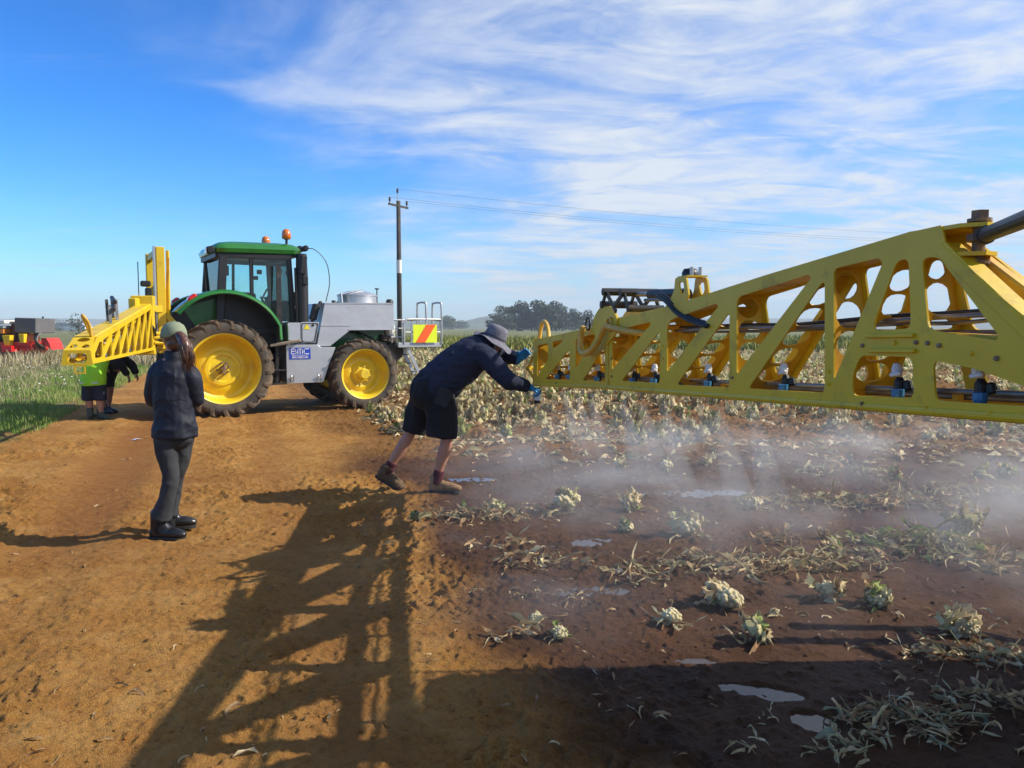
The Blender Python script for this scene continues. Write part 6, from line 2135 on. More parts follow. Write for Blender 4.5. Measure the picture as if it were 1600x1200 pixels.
# ================================================================ crop remains
def leaf_geo(L, W, e0, e1, fold=0.3, wav=0.25, seed=0, nt=7, nx=2, twist=0.0):
    """curled leaf starting at the origin along +x; e0, e1 elevation at base and tip (degrees)"""
    g = np.random.default_rng(seed)
    V = []; x = z = 0.0
    ph = g.random(4) * 6.28
    for i in range(nt + 1):
        t = i / nt
        e = R(e0 + (e1 - e0) * t + 14 * math.sin(t * 5 + ph[2]))
        if i: x += math.cos(e) * L / nt; z += math.sin(e) * L / nt
        w = W * (0.22 + 0.78 * math.sin(math.pi * min(1, t ** 0.8 * 1.02)) ** 0.8) * (1 if t < 1 else .25)
        tw = twist * t
        nrm = (-math.sin(e), math.cos(e))
        for j in range(-nx, nx + 1):
            s = j / nx
            up = fold * abs(s) * w * .5 + wav * w * .5 * s * s * math.sin(t * 11 + ph[0] + (2.1 if s > 0 else 0)) + .2 * wav * w * math.sin(t * 23 + s * 3 + ph[3])
            yy = s * w * .5 * math.cos(tw); dz = up + s * w * .5 * math.sin(tw)
            V.append((x + nrm[0] * dz, yy + .03 * L * math.sin(t * 4 + ph[1]), z + nrm[1] * dz))
    m = 2 * nx + 1
    F = [[i * m + j, i * m + j + 1, (i + 1) * m + j + 1, (i + 1) * m + j] for i in range(nt) for j in range(m - 1)]
    return np.array(V), np.array(F)


def leaf_mat(name, c1, c2, scale=14):
    m = mat(name, c1, 0.8, col2=c2, scale=scale, spec=0.2, objvar=0.28, bump=.25, bscale=60)
    nt = m.node_tree; b = nt.nodes['Principled BSDF']
    out = [n for n in nt.nodes if n.type == 'OUTPUT_MATERIAL'][0]
    tr = nt.nodes.new('ShaderNodeBsdfTranslucent'); mx = nt.nodes.new('ShaderNodeMixShader'); mx.inputs[0].default_value = .22
    src = b.inputs['Base Color'].links[0].from_socket
    nt.links.new(src, tr.inputs[0]); nt.links.new(b.outputs[0], mx.inputs[1]); nt.links.new(tr.outputs[0], mx.inputs[2]); nt.links.new(mx.outputs[0], out.inputs[0])
    return m


tan_leaf = leaf_mat('dry_tan_leaf', (0.44, 0.31, 0.17), (0.22, 0.12, 0.055))
cream_leaf = leaf_mat('bleached_cream_leaf', (0.66, 0.56, 0.36), (0.44, 0.33, 0.16))
olive_leaf = leaf_mat('wilted_olive_leaf', (0.28, 0.26, 0.13), (0.44, 0.38, 0.22))
fresh_leaf = leaf_mat('green_leaf', (0.20, 0.28, 0.07), (0.42, 0.44, 0.17))
pale_leaf = leaf_mat('pale_yellow_green_leaf', (0.54, 0.50, 0.23), (0.66, 0.58, 0.36))
curd_m = mat('cauliflower_curd', (0.64, 0.56, 0.33), 0.75, col2=(0.42, 0.33, 0.14), scale=16, bump=.5, bscale=80, objvar=.22, thresh=(.42, .72))
KINDS = {'tan': tan_leaf, 'cream': cream_leaf, 'olive': olive_leaf, 'fresh': fresh_leaf, 'pale': pale_leaf}
STRAP = {}
for ki, k in enumerate(KINDS):
    STRAP[k] = []
    for v in range(9):
        g = random.Random(v * 7 + ki)
        V, F = leaf_geo(g.uniform(.14, .28), g.uniform(.010, .028), g.uniform(0, 60), g.uniform(-110, 60), g.uniform(.4, 1.8), 1.1, v + ki * 10, 9, 2, g.uniform(-3.2, 3.2))
        me = np_mesh('leaf', V, F, True); me.materials.append(KINDS[k]); STRAP[k].append(me)
UP = {}
for ki, k in enumerate(KINDS):
    UP[k] = []
    for v in range(8):
        g = random.Random(v * 5 + ki + 50)
        V, F = leaf_geo(g.uniform(.09, .16), g.uniform(.04, .075), g.uniform(35, 85), g.uniform(90, 230), g.uniform(.2, 1.2), 1.1, 70 + v + ki * 10, 9, 3, g.uniform(-1.4, 1.4))
        me = np_mesh('leaf', V, F, True); me.materials.append(KINDS[k]); UP[k].append(me)


def curd_geo(seed):
    """dome of small floret lumps"""
    g = random.Random(seed)
    mb = MB()
    ellipsoid(mb, (0, 0, .04), (.068, 0, 0), (0, .068, 0), (0, 0, .050), 10, 6)
    for i in range(34):
        z = 1 - 1.25 * (i + .5) / 34; r = math.sqrt(max(0, 1 - z * z)); a = i * 2.39996 + g.uniform(-.25, .25)
        k = g.uniform(.85, 1.12)
        c = Vector((.068 * r * math.cos(a) * k, .068 * r * math.sin(a) * k, .040 + .050 * z * k))
        q = g.uniform(.015, .025)
        ellipsoid(mb, c, (q, 0, 0), (0, q, 0), (0, 0, q * .9), 7, 5)
    return [v[:] for v in mb.v], mb.f


CURDS = []
for s in range(4):
    V, F = curd_geo(s)
    me = raw_mesh('curd', V, F, True); me.materials.append(curd_m); CURDS.append(me)


def cauliflower(x, y, size, label, seed, kinds=('pale', 'cream', 'cream', 'pale', 'fresh', 'cream', 'tan'), n=11, heads=1, curd=True, group=None, up=.75):
    g = random.Random(seed)
    e = empty('cauliflower', (x, y, gh(x, y) - .008), g.uniform(0, 6.28))
    tag(e, label, 'cauliflower', group)
    k = size / .20
    for h in range(heads if curd else 0):
        ox = (h - (heads - 1) / 2) * .11 * k
        obj('curd', g.choice(CURDS), None, e, (ox, 0, .03 * k), (g.uniform(-.3, .3), g.uniform(-.3, .3), g.uniform(0, 6)), k * g.uniform(.62, .85))
    n = int(n * 1.9)
    for i in range(n):
        a = 2 * math.pi * i / n * 2 + g.uniform(-.5, .5)
        kd = g.choice(kinds)
        r0 = k * .05 * g.uniform(.3, 1.25)
        if g.random() < up:
            o = obj('leaf', g.choice(UP[kd]), None, e, (math.cos(a) * r0, math.sin(a) * r0, g.uniform(-.005, .05) * k), (g.uniform(-.5, .5), g.uniform(-.25, .35), a), k * g.uniform(.7, 1.12))
        else:
            o = obj('leaf', g.choice(STRAP[g.choice(('tan', 'cream', kd))]), None, e, (math.cos(a) * r0, math.sin(a) * r0, .01), (g.uniform(-.6, .6), g.uniform(-.1, .3), a), k * g.uniform(.6, 1.0))
    return e


FG = [  # survey of single plants: picture point at the base, width in metres, look
    (886, 803, .27, 'pale cauliflower with two leafy heads right of the nearest dry leaf heap', dict(heads=2, n=15)),
    (986, 799, .27, 'leafy yellow green cauliflower standing right behind the smaller one', dict(n=15)),
    (977, 834, .19, 'small cauliflower with bright green leaf in front of a taller one', dict(n=10, kinds=('fresh', 'pale', 'olive'))),
    (1076, 838, .30, 'tall bleached cauliflower standing alone near the thick mist', dict(n=17)),
    (880, 724, .15, 'small round white cauliflower head lying near the wet soil ridge', dict(n=6)),
    (968, 733, .20, 'pale cauliflower lying in mist beyond the two leafy ones', dict(n=10)),
    (920, 742, .10, 'tiny cream cauliflower fragment between two pale heads', dict(n=4, curd=False)),
    (1041, 735, .20, 'flattened cauliflower with straw leaves in the mist', dict(n=10, up=.3)),
    (1104, 728, .19, 'pale cauliflower lying on its side in thin mist', dict(n=9)),
    (1128, 948, .25, 'cauliflower with two whitish heads in front of the long leaf row', dict(heads=2, n=14)),
    (1295, 941, .22, 'round dried cauliflower left of a similar one in the foreground', dict(n=14, kinds=('cream', 'pale', 'tan', 'fresh'))),
    (1372, 949, .22, 'cauliflower with green outer leaf, right one of the foreground pair', dict(n=14, kinds=('cream', 'pale', 'fresh', 'tan'))),
    (1180, 1003, .22, 'cauliflower with a clear cream head and flat leaves near the shadow edge', dict(n=12, up=.45)),
    (1211, 965, .085, 'tiny cauliflower floret above the cream headed one', dict(n=6)),
    (1506, 996, .22, 'bleached cauliflower in mist near the picture edge above a leaf heap', dict(n=13, kinds=('cream', 'pale', 'cream'))),
    (1048, 979, .15, 'flat yellowish cauliflower remnant on dark wet soil', dict(n=9, up=.2, kinds=('cream', 'pale'))),
    (838, 974, .11, 'flat yellow piece of cauliflower beside the shadow', dict(n=8, up=.1, kinds=('cream', 'pale'))),
    (873, 1001, .13, 'yellow green cauliflower scrap at the end of a pale leaf', dict(n=8, up=.3, kinds=('pale', 'cream', 'fresh'))),
    (1512, 830, .28, 'whitish leafy cauliflower in mist above the foreground heaps', dict(n=15)),
    (1290, 841, .13, 'brown withered upright cauliflower stalk in the mist', dict(n=9, curd=False, kinds=('tan', 'tan', 'cream'))),
    (648, 822, .14, 'green seedling beside the worker\'s boots at the track edge', dict(n=9, curd=False, kinds=('fresh', 'fresh', 'olive'))),
    (722, 800, .12, 'small upright green shoot on the dry leaf heap', dict(n=7, curd=False, kinds=('fresh',))),
    (780, 802, .15, 'low yellow green sprout at the heap next to the worker', dict(n=9, curd=False, kinds=('fresh', 'pale'))),
    (1180, 796, .20, 'olive leafed cauliflower at the left end of the misty leaf bank', dict(n=12, kinds=('olive', 'cream', 'tan'))),
    (1452, 686, .26, 'round cauliflower head just below the boom at the right', dict(n=12)),
    (1400, 752, .22, 'dark green leafy cauliflower in the middle of the misty patch', dict(n=12, kinds=('olive', 'fresh', 'tan'))),
    (1570, 748, .24, 'pale round cauliflower at the right picture edge below the boom', dict(n=11)),
    (1532, 748, .20, 'yellow green cauliflower left of the pale round edge one', dict(n=11, kinds=('fresh', 'pale'))),
    (1584, 678, .20, 'bright yellow green plant at the right edge under the boom', dict(n=10, kinds=('fresh', 'pale'))),
    (1332, 668, .20, 'single round pale cauliflower under the middle of the boom', dict(n=8)),
    (600, 662, .26, 'upright pale cauliflower in front of the tractor\'s front wheel', dict(n=14)),
    (1195, 724, .17, 'dull leafy cauliflower in the densest part of the mist', dict(n=10, kinds=('olive', 'cream'))),
]
for i, (u, v, sz, lab, kw) in enumerate(FG):
    p = G(u, v)
    cauliflower(p.x, p.y, sz, lab, 100 + i, **kw)


# ---------------------------------------------------------------- wilted leaf heaps
def heap(u, v, a, b, n, label, seed, kinds=('tan', 'tan', 'cream', 'olive'), turn=0.0, lift=.05, scale=1.0):
    p = G(u, v)
    g = random.Random(seed)
    e = empty('leaf_heap', (p.x, p.y, gh(p.x, p.y)))
    tag(e, label, 'leaf heap')
    n = int(n * 1.6)
    for i in range(n):
        r = g.random() ** .6; t = g.uniform(0, 6.28)
        dx, dy = a * r * math.cos(t), b * r * math.sin(t)
        x = dx * math.cos(turn) - dy * math.sin(turn); y = dx * math.sin(turn) + dy * math.cos(turn)
        z = gh(p.x + x, p.y + y) - e.location.z + lift * (1 - r) * g.random() + .004
        obj('leaf', g.choice(STRAP[g.choice(kinds)]), None, e, (x, y, z), (g.uniform(-1.2, 1.2), g.uniform(-.15, .35), g.uniform(0, 6.28)), scale * g.uniform(.5, 1.15))
    return e


for i, h in enumerate([
    (745, 815, .52, .20, 58, 'broad heap of dry tan leaves in front of the worker\'s boots', dict(lift=.08)),
    (838, 806, .26, .14, 20, 'dry brown leaves joining the broad heap on its far right', dict()),
    (775, 858, .24, .10, 16, 'scattered cream leaves below the broad heap', dict(kinds=('cream', 'tan'))),
    (850, 885, .40, .13, 34, 'line of curled dry leaves across the wet soil below the puddle', dict()),
    (870, 940, .34, .05, 20, 'thin row of pale leaf scraps near the shadow', dict(kinds=('cream', 'tan'), scale=.55)),
    (810, 1000, .17, .06, 9, 'few large pale leaves lying at the shadow edge', dict(kinds=('cream', 'tan'))),
    (740, 925, .07, .03, 5, 'small brown leaf scraps beside the boom shadow', dict(scale=.4)),
    (1010, 905, .26, .14, 30, 'heap of narrow straw leaves right of the thin puddle', dict(kinds=('tan', 'cream', 'olive'))),
    (1080, 885, .30, .10, 24, 'dry cream leaves at the start of the long leaf row', dict(kinds=('cream', 'tan'))),
    (1180, 890, .46, .16, 70, 'long row of bleached leaves behind the two headed cauliflower', dict(kinds=('cream', 'tan', 'olive'))),
    (1300, 880, .50, .20, 84, 'dense bank of straw leaves in mist behind the foreground pair', dict(kinds=('cream', 'tan', 'olive'))),
    (1430, 855, .66, .28, 120, 'large green and straw leaf heap in the mist', dict(kinds=('olive', 'fresh', 'olive', 'cream'), lift=.14)),
    (1560, 880, .48, .22, 76, 'straw leaf heap at the right edge under the whitish plant', dict(kinds=('cream', 'tan', 'olive'))),
    (1215, 845, .22, .10, 22, 'small star shaped pile of dry leaves left of the brown stalk', dict(kinds=('tan', 'cream'))),
    (1250, 790, .66, .26, 84, 'wide misty bank of wilted olive leaves', dict(kinds=('olive', 'cream', 'tan'), lift=.12)),
    (1400, 790, .66, .28, 96, 'misty tangle of wilted leaves in the middle of the field', dict(kinds=('olive', 'cream', 'tan'), lift=.12)),
    (1330, 740, .60, .22, 44, 'faint leaf tangle further back in the mist', dict(kinds=('olive', 'cream'), lift=.10)),
    (1520, 770, .55, .26, 70, 'pale leaf tangle near the right edge in the mist', dict(kinds=('cream', 'olive', 'tan'), lift=.08)),
    (1430, 705, .70, .20, 44, 'row of straw leaves below the boom at the right', dict(kinds=('cream', 'tan'))),
    (1300, 700, .50, .16, 26, 'thin straw leaves in front of the ridge under the boom', dict(kinds=('cream', 'tan'))),
    (1420, 1140, .30, .16, 90, 'big dark leaf heap in the shadow at the picture bottom', dict(kinds=('olive', 'cream', 'tan'), lift=.07, scale=.66)),
    (1540, 1105, .26, .13, 56, 'leaf heap in the shadow reaching the right picture edge', dict(kinds=('olive', 'cream', 'tan'), scale=.66)),
    (1545, 1030, .24, .12, 46, 'misty straw leaves below the bleached edge cauliflower', dict(kinds=('cream', 'olive'), scale=.7)),
    (1440, 1027, .11, .06, 10, 'small star of straw leaves at the shadow edge', dict(kinds=('cream', 'tan'), scale=.6)),
    (1165, 1173, .08, .03, 5, 'few pale leaf scraps in the dark bottom shadow', dict(kinds=('cream',), scale=.5)),
    (1200, 1132, .05, .03, 4, 'tiny curled leaf scraps in the shadow above the pale ones', dict(kinds=('cream',), scale=.4)),
    (1320, 1180, .12, .08, 12, 'leaf scraps at the bottom edge left of the big dark heap', dict(kinds=('olive', 'cream'), scale=.7)),
    (600, 817, .06, .05, 6, 'few dry leaves by the green seedling at the track edge', dict(kinds=('tan', 'cream'), scale=.55)),
]):
    u, v, a, b, n, lab, kw = h
    heap(u, v, a, b, n, lab, 300 + i, **kw)

# ---- paper scrap on the track
pc = G(203, 686)
o = obj('paper_scrap', np_mesh('paper', *leaf_geo(.16, .09, 6, -4, .1, .12, 3, 5, 2)), mat('pale_blue_paper', (.55, .62, .78), .7, var=.08), loc=(pc.x, pc.y, gh(pc.x, pc.y) + .012), rot=(0, 0, .4))
tag(o, 'pale blue paper scrap lying on the dry track left of the woman', 'paper scrap')


# ---------------------------------------------------------------- the standing field
def field_points():
    g = np.random.default_rng(77)
    q = np.arange(2.5, 75, .62); l = np.arange(2, 80, .47)
    Qq, Ll = np.meshgrid(q, l)
    Qq = Qq.ravel() + g.normal(0, .09, Qq.size); Ll = Ll.ravel() + g.normal(0, .12, Ll.size)
    x = Qq * TQ[0] - Ll * TQ[1]; y = Qq * TQ[1] + Ll * TQ[0]
    edge = 10.9 + 1.3 * (fbm(x * .5, y * .5, 5, 2) - .5) * 2 + .35 * np.maximum(0, -x)
    keep = (y > edge) & (y < 62) & (np.abs(x) < .74 * y + 1)
    pr = np.where(y < 16, .80, np.where(y < 30, .9, .85))
    pr = pr * (0.45 + .55 * sstep(.32, .5, fbm(x * .35, y * .35, 15, 3)))
    keep &= g.random(x.size) < pr
    # leave the tractor's place free
    c, s = math.cos(HEAD), math.sin(HEAD)
    lx_ = (x - TR_O.x) * c + (y - TR_O.y) * s; ly_ = -(x - TR_O.x) * s + (y - TR_O.y) * c
    keep &= ~((lx_ > -1.5) & (lx_ < 4.6) & (np.abs(ly_) < 1.45))
    x, y = x[keep], y[keep]
    o = np.argsort(y)
    return x[o], y[o], g


FX, FY, fg = field_points()
# the 260 nearest plants are single things, head and foliage


def plant_foliage(seed, n, upk=.75, kinds=('pale', 'cream', 'olive', 'fresh', 'tan')):
    g = random.Random(seed)
    Vs, Fs, c = [], [], 0
    mats = []; mi = []
    for i in range(n):
        up = g.random() < upk
        L = g.uniform(.13, .22) if up else g.uniform(.14, .24)
        W = g.uniform(.035, .075) if up else g.uniform(.02, .04)
        V, F = leaf_geo(L, W, g.uniform(50, 88) if up else g.uniform(-5, 40), g.uniform(60, 230) if up else g.uniform(-90, 30), g.uniform(.2, 1.2), 1.0, seed * 31 + i, 6, 1, g.uniform(-1.5, 1.5))
        a = 2 * math.pi * i / n * 2 + g.uniform(-.4, .4); r0 = g.uniform(.0, .08)
        ca, sa = math.cos(a), math.sin(a)
        P = np.stack([(V[:, 0] + r0) * ca - V[:, 1] * sa, (V[:, 0] + r0) * sa + V[:, 1] * ca, V[:, 2] + (g.uniform(0, .07) if up else 0)], -1)
        k = list(KINDS).index(g.choice(kinds))
        Vs.append(P); Fs.append(F + c); mi += [k] * len(F); c += len(P)
    me = np_mesh('foliage', np.concatenate(Vs), np.concatenate(Fs), True)
    for k in KINDS: me.materials.append(KINDS[k])
    me.polygons.foreach_set('material_index', mi)
    return me


FOL = [plant_foliage(i, 26, .72, (('pale', 'cream', 'olive', 'cream', 'pale'), ('olive', 'fresh', 'pale', 'cream'), ('cream', 'pale', 'tan', 'cream'))[i % 3]) for i in range(9)]
NS = 262


def field_label(x, y, fo, hd, big):
    """says how a field plant looks and which thing it stands next to in the view"""
    u = 800 + 1200 * x / y
    near = ('in front of the tractor' if u < 520 else 'beside the tractor front wheel' if u < 640 else 'behind the bending worker' if u < 740 else 'below the worker\'s arms' if u < 830
            else 'under the boom tip' if u < 900 else 'under the boom folding joint' if u < 1000 else 'under the tower bracket of the boom' if u < 1120 else 'under the middle of the boom' if u < 1260
            else 'under the boom gusset' if u < 1400 else 'under the boom root' if u < 1540 else 'at the right picture edge')
    row = ('front row', 'second row', 'third row', 'fourth row', 'fifth row', 'sixth row', 'seventh row', 'eighth row', 'ninth row')[max(0, min(8, int((y - 10.6) / .45)))]
    look = ('cream and olive', 'dull green', 'bleached')[fo % 3]
    size = 'small' if big < 1.12 else 'large' if big > 1.38 else 'middling'
    return '%s %s cauliflower %s, %s' % (size, look + (' headed' if hd else ' leafy'), near, row)


for i in range(NS):
    x, y = float(FX[i]), float(FY[i])
    g = random.Random(900 + i)
    e = empty('cauliflower', (x, y, gh(x, y) - .01), g.uniform(0, 6.28))
    fo = g.randrange(9); hd = g.random() < .7; big = g.uniform(.95, 1.55)
    tag(e, field_label(x, y, fo, hd, big), 'cauliflower', 'cauliflowers standing in the field')
    k = big
    obj('foliage', FOL[fo], None, e, (0, 0, 0), (g.uniform(-.15, .15), g.uniform(-.15, .15), 0), k)
    if hd:
        obj('curd', g.choice(CURDS), None, e, (g.uniform(-.03, .03), g.uniform(-.03, .03), .05 * k), (g.uniform(-.4, .4), g.uniform(-.4, .4), 0), k * g.uniform(.6, .9))

# everything further back is one mass
def mass_geo(n_leaf, seed):
    """light plant: head + leaves as arrays with a material index per face"""
    g = random.Random(seed)
    mb = MB(); ellipsoid(mb, (0, 0, .10), (.062, 0, 0), (0, .062, 0), (0, 0, .060), 6, 4)
    tri = []
    for f in mb.f:
        tri += [f] if len(f) == 3 else [[f[0], f[1], f[2]], [f[0], f[2], f[3]]]
    V = [np.array([v[:] for v in mb.v])]; F = [np.array(tri)]; M = [0] * len(tri); c = len(mb.v)
    for i in range(n_leaf):
        a = 2 * math.pi * i / n_leaf + g.uniform(-.4, .4)
        L, W = g.uniform(.15, .27), g.uniform(.04, .085)
        e0, e1 = R(g.uniform(35, 85)), R(g.uniform(-30, 80))
        d = np.array([math.cos(a), math.sin(a), 0]); s = np.array([-math.sin(a), math.cos(a), 0]); u = np.array([0, 0, 1])
        p0 = d * g.uniform(0, .07) + u * g.uniform(0, .08); p1 = p0 + (d * math.cos(e0) + u * math.sin(e0)) * L * .55; p2 = p1 + (d * math.cos(e1) + u * math.sin(e1)) * L * .45
        V.append(np.array([p0 - s * W * .2, p0 + s * W * .2, p1 + s * W * .5, p1 - s * W * .5, p2]))
        F.append(np.array([[0, 1, 2], [0, 2, 3], [3, 2, 4]]) + c); c += 5
        M += [g.choice((1, 1, 2, 3, 4, 4, 5, 5))] * 3
    return np.concatenate(V), np.concatenate(F), np.array(M)


VAR = [mass_geo(13, i) for i in range(6)]
Vs, Fs, Ms, c = [], [], [], 0
X, Yv = FX[NS:], FY[NS:]
Z = low(X, Yv)
for i in range(len(X)):
    V, F, M = VAR[fg.integers(6)]
    a = fg.random() * 6.28; k = .95 + .6 * fg.random() + (.25 if Yv[i] > 28 else 0)
    ca, sa = math.cos(a) * k, math.sin(a) * k
    Vs.append(np.stack([V[:, 0] * ca - V[:, 1] * sa + X[i], V[:, 0] * sa + V[:, 1] * ca + Yv[i], V[:, 2] * k + Z[i]], -1))
    Fs.append(F + c); Ms.append(M); c += len(V)
me = np_mesh('field_mass', np.concatenate(Vs), np.concatenate(Fs))
for m_ in (curd_m, cream_leaf, tan_leaf, olive_leaf, pale_leaf, fresh_leaf): me.materials.append(m_)
me.polygons.foreach_set('material_index', np.concatenate(Ms))
tag(obj('far_cauliflower_field', me), 'dense mass of dried cauliflowers filling the field to its far edge', kind='stuff')
print('field plants', len(FX), 'tris', len(me.polygons))

# loose dead leaves between the plants
g = np.random.default_rng(5)
n = 15000
y = 8.8 * (34 / 8.8) ** g.random(n); x = (-.3 + 1.1 * g.random(n)) * y
keep = (across(x, y) > 2.2) & ((y > 10.2) | (g.random(n) < .25)) & (fbm(x * .6, y * .6, 25, 3) > .40)
x, y = x[keep], y[keep]; z = height(x, y)
base = [leaf_geo(.2, .05, 20, -30, .4, .5, s, 4, 1, 1.0) for s in range(5)]
Vs, Fs, Ms, c = [], [], [], 0
for i in range(len(x)):
    V, F = base[g.integers(5)]
    a = g.random() * 6.28; k = .5 + .8 * g.random(); tl = g.normal() * .6
    P = np.stack([V[:, 0], V[:, 1] * math.cos(tl) - V[:, 2] * math.sin(tl), V[:, 1] * math.sin(tl) + V[:, 2] * math.cos(tl)], -1) * k
    Vs.append(np.stack([P[:, 0] * math.cos(a) - P[:, 1] * math.sin(a) + x[i], P[:, 0] * math.sin(a) + P[:, 1] * math.cos(a) + y[i], P[:, 2] + z[i] + .01], -1))
    Fs.append(F + c); c += len(V); Ms += [int(g.integers(3))] * len(F)
me = np_mesh('dead_leaves', np.concatenate(Vs), np.concatenate(Fs))
for m_ in (tan_leaf, cream_leaf, olive_leaf): me.materials.append(m_)
me.polygons.foreach_set('material_index', Ms)
tag(obj('dead_leaves', me), 'loose dead leaves strewn between the field plants', kind='stuff')

# small scraps of dead leaf and straw all over the wet soil and some on the track
g = np.random.default_rng(15)
n = 2600
y = 2.7 * (10 / 2.7) ** g.random(n); x = (-.75 + 1.5 * g.random(n)) * y
q = across(x, y)
keep = ((q > 1.5) & (fbm(x * .9, y * .9, 35, 3) > .44)) | ((q > -2.8) & (g.random(n) < .10))
x, y = x[keep], y[keep]; z = height(x, y)
base = [leaf_geo(.07, .010, 20, -40, .8, .8, 40 + s, 4, 1, 1.8) for s in range(6)]
Vs, Fs, Ms, c = [], [], [], 0
for i in range(len(x)):
    V, F = base[g.integers(6)]
    a = g.random() * 6.28; k = .4 + 1.2 * g.random() ** 2; tl = g.normal() * .6
    P = np.stack([V[:, 0], V[:, 1] * math.cos(tl) - V[:, 2] * math.sin(tl), V[:, 1] * math.sin(tl) + V[:, 2] * math.cos(tl)], -1) * k
    Vs.append(np.stack([P[:, 0] * math.cos(a) - P[:, 1] * math.sin(a) + x[i], P[:, 0] * math.sin(a) + P[:, 1] * math.cos(a) + y[i], P[:, 2] + z[i] + .006], -1))
    Fs.append(F + c); c += len(V); Ms += [int(g.integers(3))] * len(F)
me = np_mesh('leaf_scraps', np.concatenate(Vs), np.concatenate(Fs))
for m_ in (tan_leaf, cream_leaf, tan_leaf): me.materials.append(m_)
me.polygons.foreach_set('material_index', Ms)
tag(obj('leaf_scraps', me), 'tiny scraps of dead leaf and straw on the soil', kind='stuff')


# ================================================================ added trailer and tank, unseen, shaped to throw the foreground shadow
tr_ = empty('shadow_trailer', (3.16, 3.08, 0))
tag(tr_, 'added trailer outside the picture, put there to throw the foreground shadow', 'trailer')
MB().box((0, 0, 1.10), (1.25, 1.2, .08), None, .01).build('deck', black_metal, tr_)
for sx_, sy_ in ((-.5, -.5), (.5, -.5), (-.5, .4), (.5, .4)):
    MB().bar((sx_, sy_, .3), (sx_, sy_, 1.07), .06, .06, (1, 0, 0)).build('leg', black_metal, tr_)
for sy in (-.55, .45):
    wl_ = MB(); wl_.lathe([(.1, .08), (.24, .09), (.30, .06), (.31, 0), (.30, -.06), (.24, -.09), (.1, -.08)], 24, Matrix.Translation((.1, sy, .31)) @ RX); wl_.build('wheel', rubber, tr_)
MB().bar((.6, 0, 1.08), (1.6, -.1, .5), .08, .08).build('drawbar', black_metal, tr_)
MB().tube([(.1, -.55, .31), (.1, .45, .31)], .03, 8).build('axle', black_metal, tr_)
for k, (y0, z0) in enumerate(((.86, 1.25), (1.02, 1.0))):  # unseen bars added so their shadows stripe the ground
    MB().tube([(-.25, y0, z0), (.75, y0 - .02, z0 + .12), (1.4, .5, z0 + .1)], .04, 8).build('rail', galv, tr_)
    MB().tube([(.3, .4, 1.1), (.4, y0, z0 + .07)], .025, 8).build('rail_bracket', galv, tr_)
tk = empty('shadow_tank', (3.16, 3.08, 1.142))
tag(tk, 'added caged tank outside the picture, raised to throw the foreground shadow', 'tank')
MB().box((0, 0, .56), (1.1, 1.06, .98), None, .06).build('bladder', white_pl, tk)
for i in range(6):
    f = -.56 + i * .224
    cg = MB(); cg.tube([(f, -.56, .02), (f, -.56, 1.1), (f, .56, 1.1), (f, .56, .02)], .011, 6); cg.build('cage_bar', galv, tk)
for z in (.25, .5, .75, 1.0):
    cg = MB(); cg.tube([(-.57, -.57, z), (.57, -.57, z), (.57, .57, z), (-.57, .57, z), (-.57, -.57, z)], .011, 6); cg.build('cage_bar', galv, tk)


# ================================================================ spray mist
def mist_material(name, dens, noise_scale, box):
    """drifting droplets: even white scatter, thickest near the ground"""
    m = bpy.data.materials.new(name)
    m.use_nodes = True
    nt = m.node_tree
    nt.nodes.clear()
    N, L = nt.nodes.new, nt.links.new
    out = N('ShaderNodeOutputMaterial')
    v = N('ShaderNodeVolumePrincipled')
    v.inputs['Color'].default_value = (.97, .98, 1, 1)
    v.inputs['Anisotropy'].default_value = .25
    tc = N('ShaderNodeTexCoord')
    sep = N('ShaderNodeSeparateXYZ'); L(tc.outputs['Object'], sep.inputs[0])

    def mth(op, a, b=None, clamp=False):
        n = N('ShaderNodeMath'); n.operation = op; n.use_clamp = clamp
        for i, q in enumerate((a, b)):
            if q is None: continue
            if isinstance(q, (int, float)): n.inputs[i].default_value = q
            else: L(q, n.inputs[i])
        return n.outputs[0]

    def smooth(val, a, b):
        n = N('ShaderNodeMapRange'); n.interpolation_type = 'SMOOTHSTEP'
        n.inputs[1].default_value = a; n.inputs[2].default_value = b
        L(val, n.inputs[0]); return n.outputs[0]
    mp = N('ShaderNodeMapping'); mp.inputs['Scale'].default_value = (.8, .8, 1.7); L(tc.outputs['Object'], mp.inputs[0])
    no = N('ShaderNodeTexNoise'); no.inputs['Scale'].default_value = noise_scale; no.inputs['Detail'].default_value = 4; no.inputs['Roughness'].default_value = .55; no.inputs['Distortion'].default_value = .4
    L(mp.outputs[0], no.inputs['Vector'])
    d = smooth(no.outputs[0], .47, .68)
    hx, hy, hz = box
    ex = mth('MULTIPLY', smooth(sep.outputs[0], -hx, -hx * .55), smooth(sep.outputs[0], hx, hx * .8))
    ey = mth('MULTIPLY', smooth(sep.outputs[1], -hy, -hy * .35), smooth(sep.outputs[1], hy, hy * .6))
    ez = smooth(sep.outputs[2], hz * 2, .0)
    ez = mth('POWER', ez, 1.8)
    e = mth('MULTIPLY', mth('MULTIPLY', ex, ey), ez)
    dd = mth('MULTIPLY', mth('MULTIPLY', mth('ADD', d, .12), e), dens)
    L(dd, v.inputs['Density']); L(v.outputs[0], out.inputs['Volume'])
    return m


def mist(name, c, half, dens, ns, label):
    hx, hy, hz = half
    o = obj(name, MB().box((0, 0, hz), (2 * hx, 2 * hy, 2 * hz)).mesh(name), mist_material(name, dens, ns, half), loc=c)
    tag(o, label, kind='stuff')
    return o


mist('spray_mist', (3.0, 6.9, -.05), (4.4, 4.3, .50), .58, 1.15, 'thin white spray mist drifting over the wet soil under the boom')

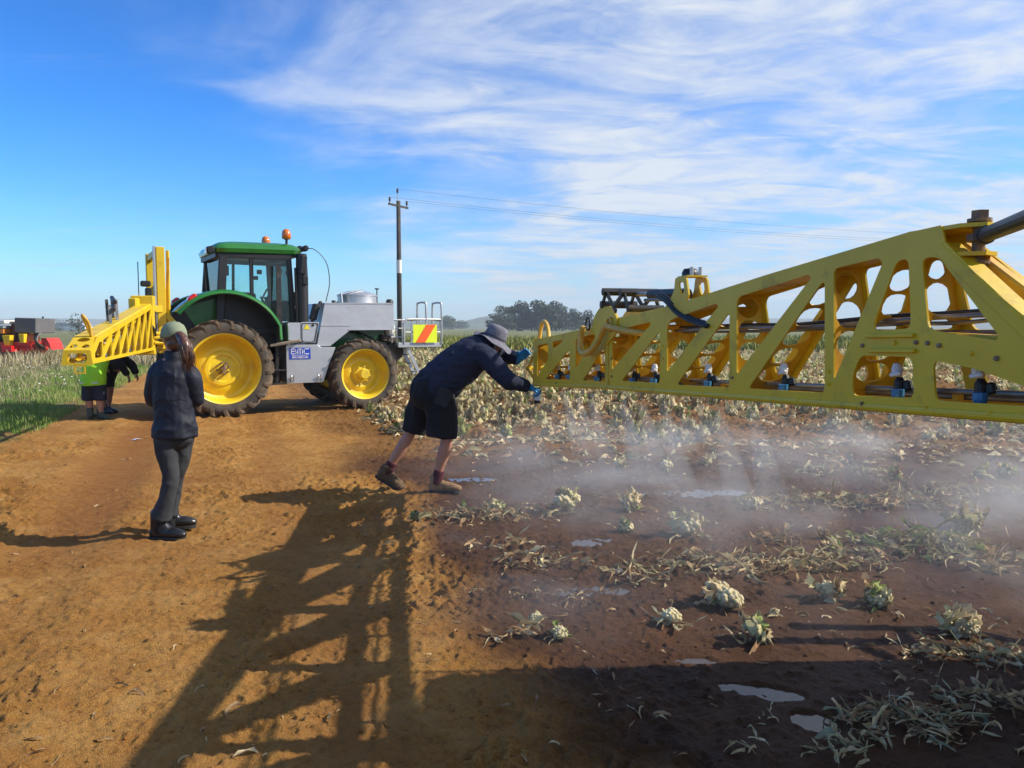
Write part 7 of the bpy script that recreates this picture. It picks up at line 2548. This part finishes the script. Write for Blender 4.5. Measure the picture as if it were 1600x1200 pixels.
plume_m = bpy.data.materials.new('spray_plume')
plume_m.use_nodes = True
nt = plume_m.node_tree; nt.nodes.clear()
out = nt.nodes.new('ShaderNodeOutputMaterial'); v = nt.nodes.new('ShaderNodeVolumePrincipled')
v.inputs['Color'].default_value = (.97, .98, 1, 1); v.inputs['Anisotropy'].default_value = .25
tc = nt.nodes.new('ShaderNodeTexCoord'); sp_ = nt.nodes.new('ShaderNodeSeparateXYZ'); nt.links.new(tc.outputs['Object'], sp_.inputs[0])
mr_ = nt.nodes.new('ShaderNodeMapRange'); mr_.inputs[1].default_value = -.75; mr_.inputs[2].default_value = -.05; mr_.inputs[3].default_value = .0; mr_.inputs[4].default_value = 1.0
nt.links.new(sp_.outputs[2], mr_.inputs[0])
no = nt.nodes.new('ShaderNodeTexNoise'); no.inputs['Scale'].default_value = 11; nt.links.new(tc.outputs['Object'], no.inputs['Vector'])
m1 = nt.nodes.new('ShaderNodeMath'); m1.operation = 'MULTIPLY'; nt.links.new(mr_.outputs[0], m1.inputs[0]); nt.links.new(no.outputs[0], m1.inputs[1])
m2 = nt.nodes.new('ShaderNodeMath'); m2.operation = 'MULTIPLY'; m2.inputs[1].default_value = 3.0; nt.links.new(m1.outputs[0], m2.inputs[0])
nt.links.new(m2.outputs[0], v.inputs['Density']); nt.links.new(v.outputs[0], out.inputs['Volume'])
pm = MB().tube([(0, 0, 0), (.03, 0, -.12), (.10, 0, -.4), (.20, 0, -.75)], [(.012, .008), (.03, .05), (.06, .16), (.10, .26)], 12, True, (0, 1, 0)).mesh('spray_plume')
pm.materials.append(plume_m)
for i, p in enumerate(NOZ):
    if i in (0, 3, 6, 10) or i > 13: continue
    o = obj('spray_plume', pm, None, None, p)
    tag(o, 'fans of fine spray below the boom nozzles', kind='stuff')

# ================================================================ hazy air
hz_m = bpy.data.materials.new('hazy_air')
hz_m.use_nodes = True
nt = hz_m.node_tree; nt.nodes.clear()
out = nt.nodes.new('ShaderNodeOutputMaterial'); v = nt.nodes.new('ShaderNodeVolumePrincipled')
v.inputs['Color'].default_value = (.80, .90, 1, 1); v.inputs['Density'].default_value = 0.00042; v.inputs['Anisotropy'].default_value = .0
nt.links.new(v.outputs[0], out.inputs['Volume'])
hz = obj('haze', MB().box((0, 0, 45), (7600, 7600, 112)).mesh('haze'), hz_m)
tag(hz, 'thin bluish haze over the far fields and hills', kind='stuff')
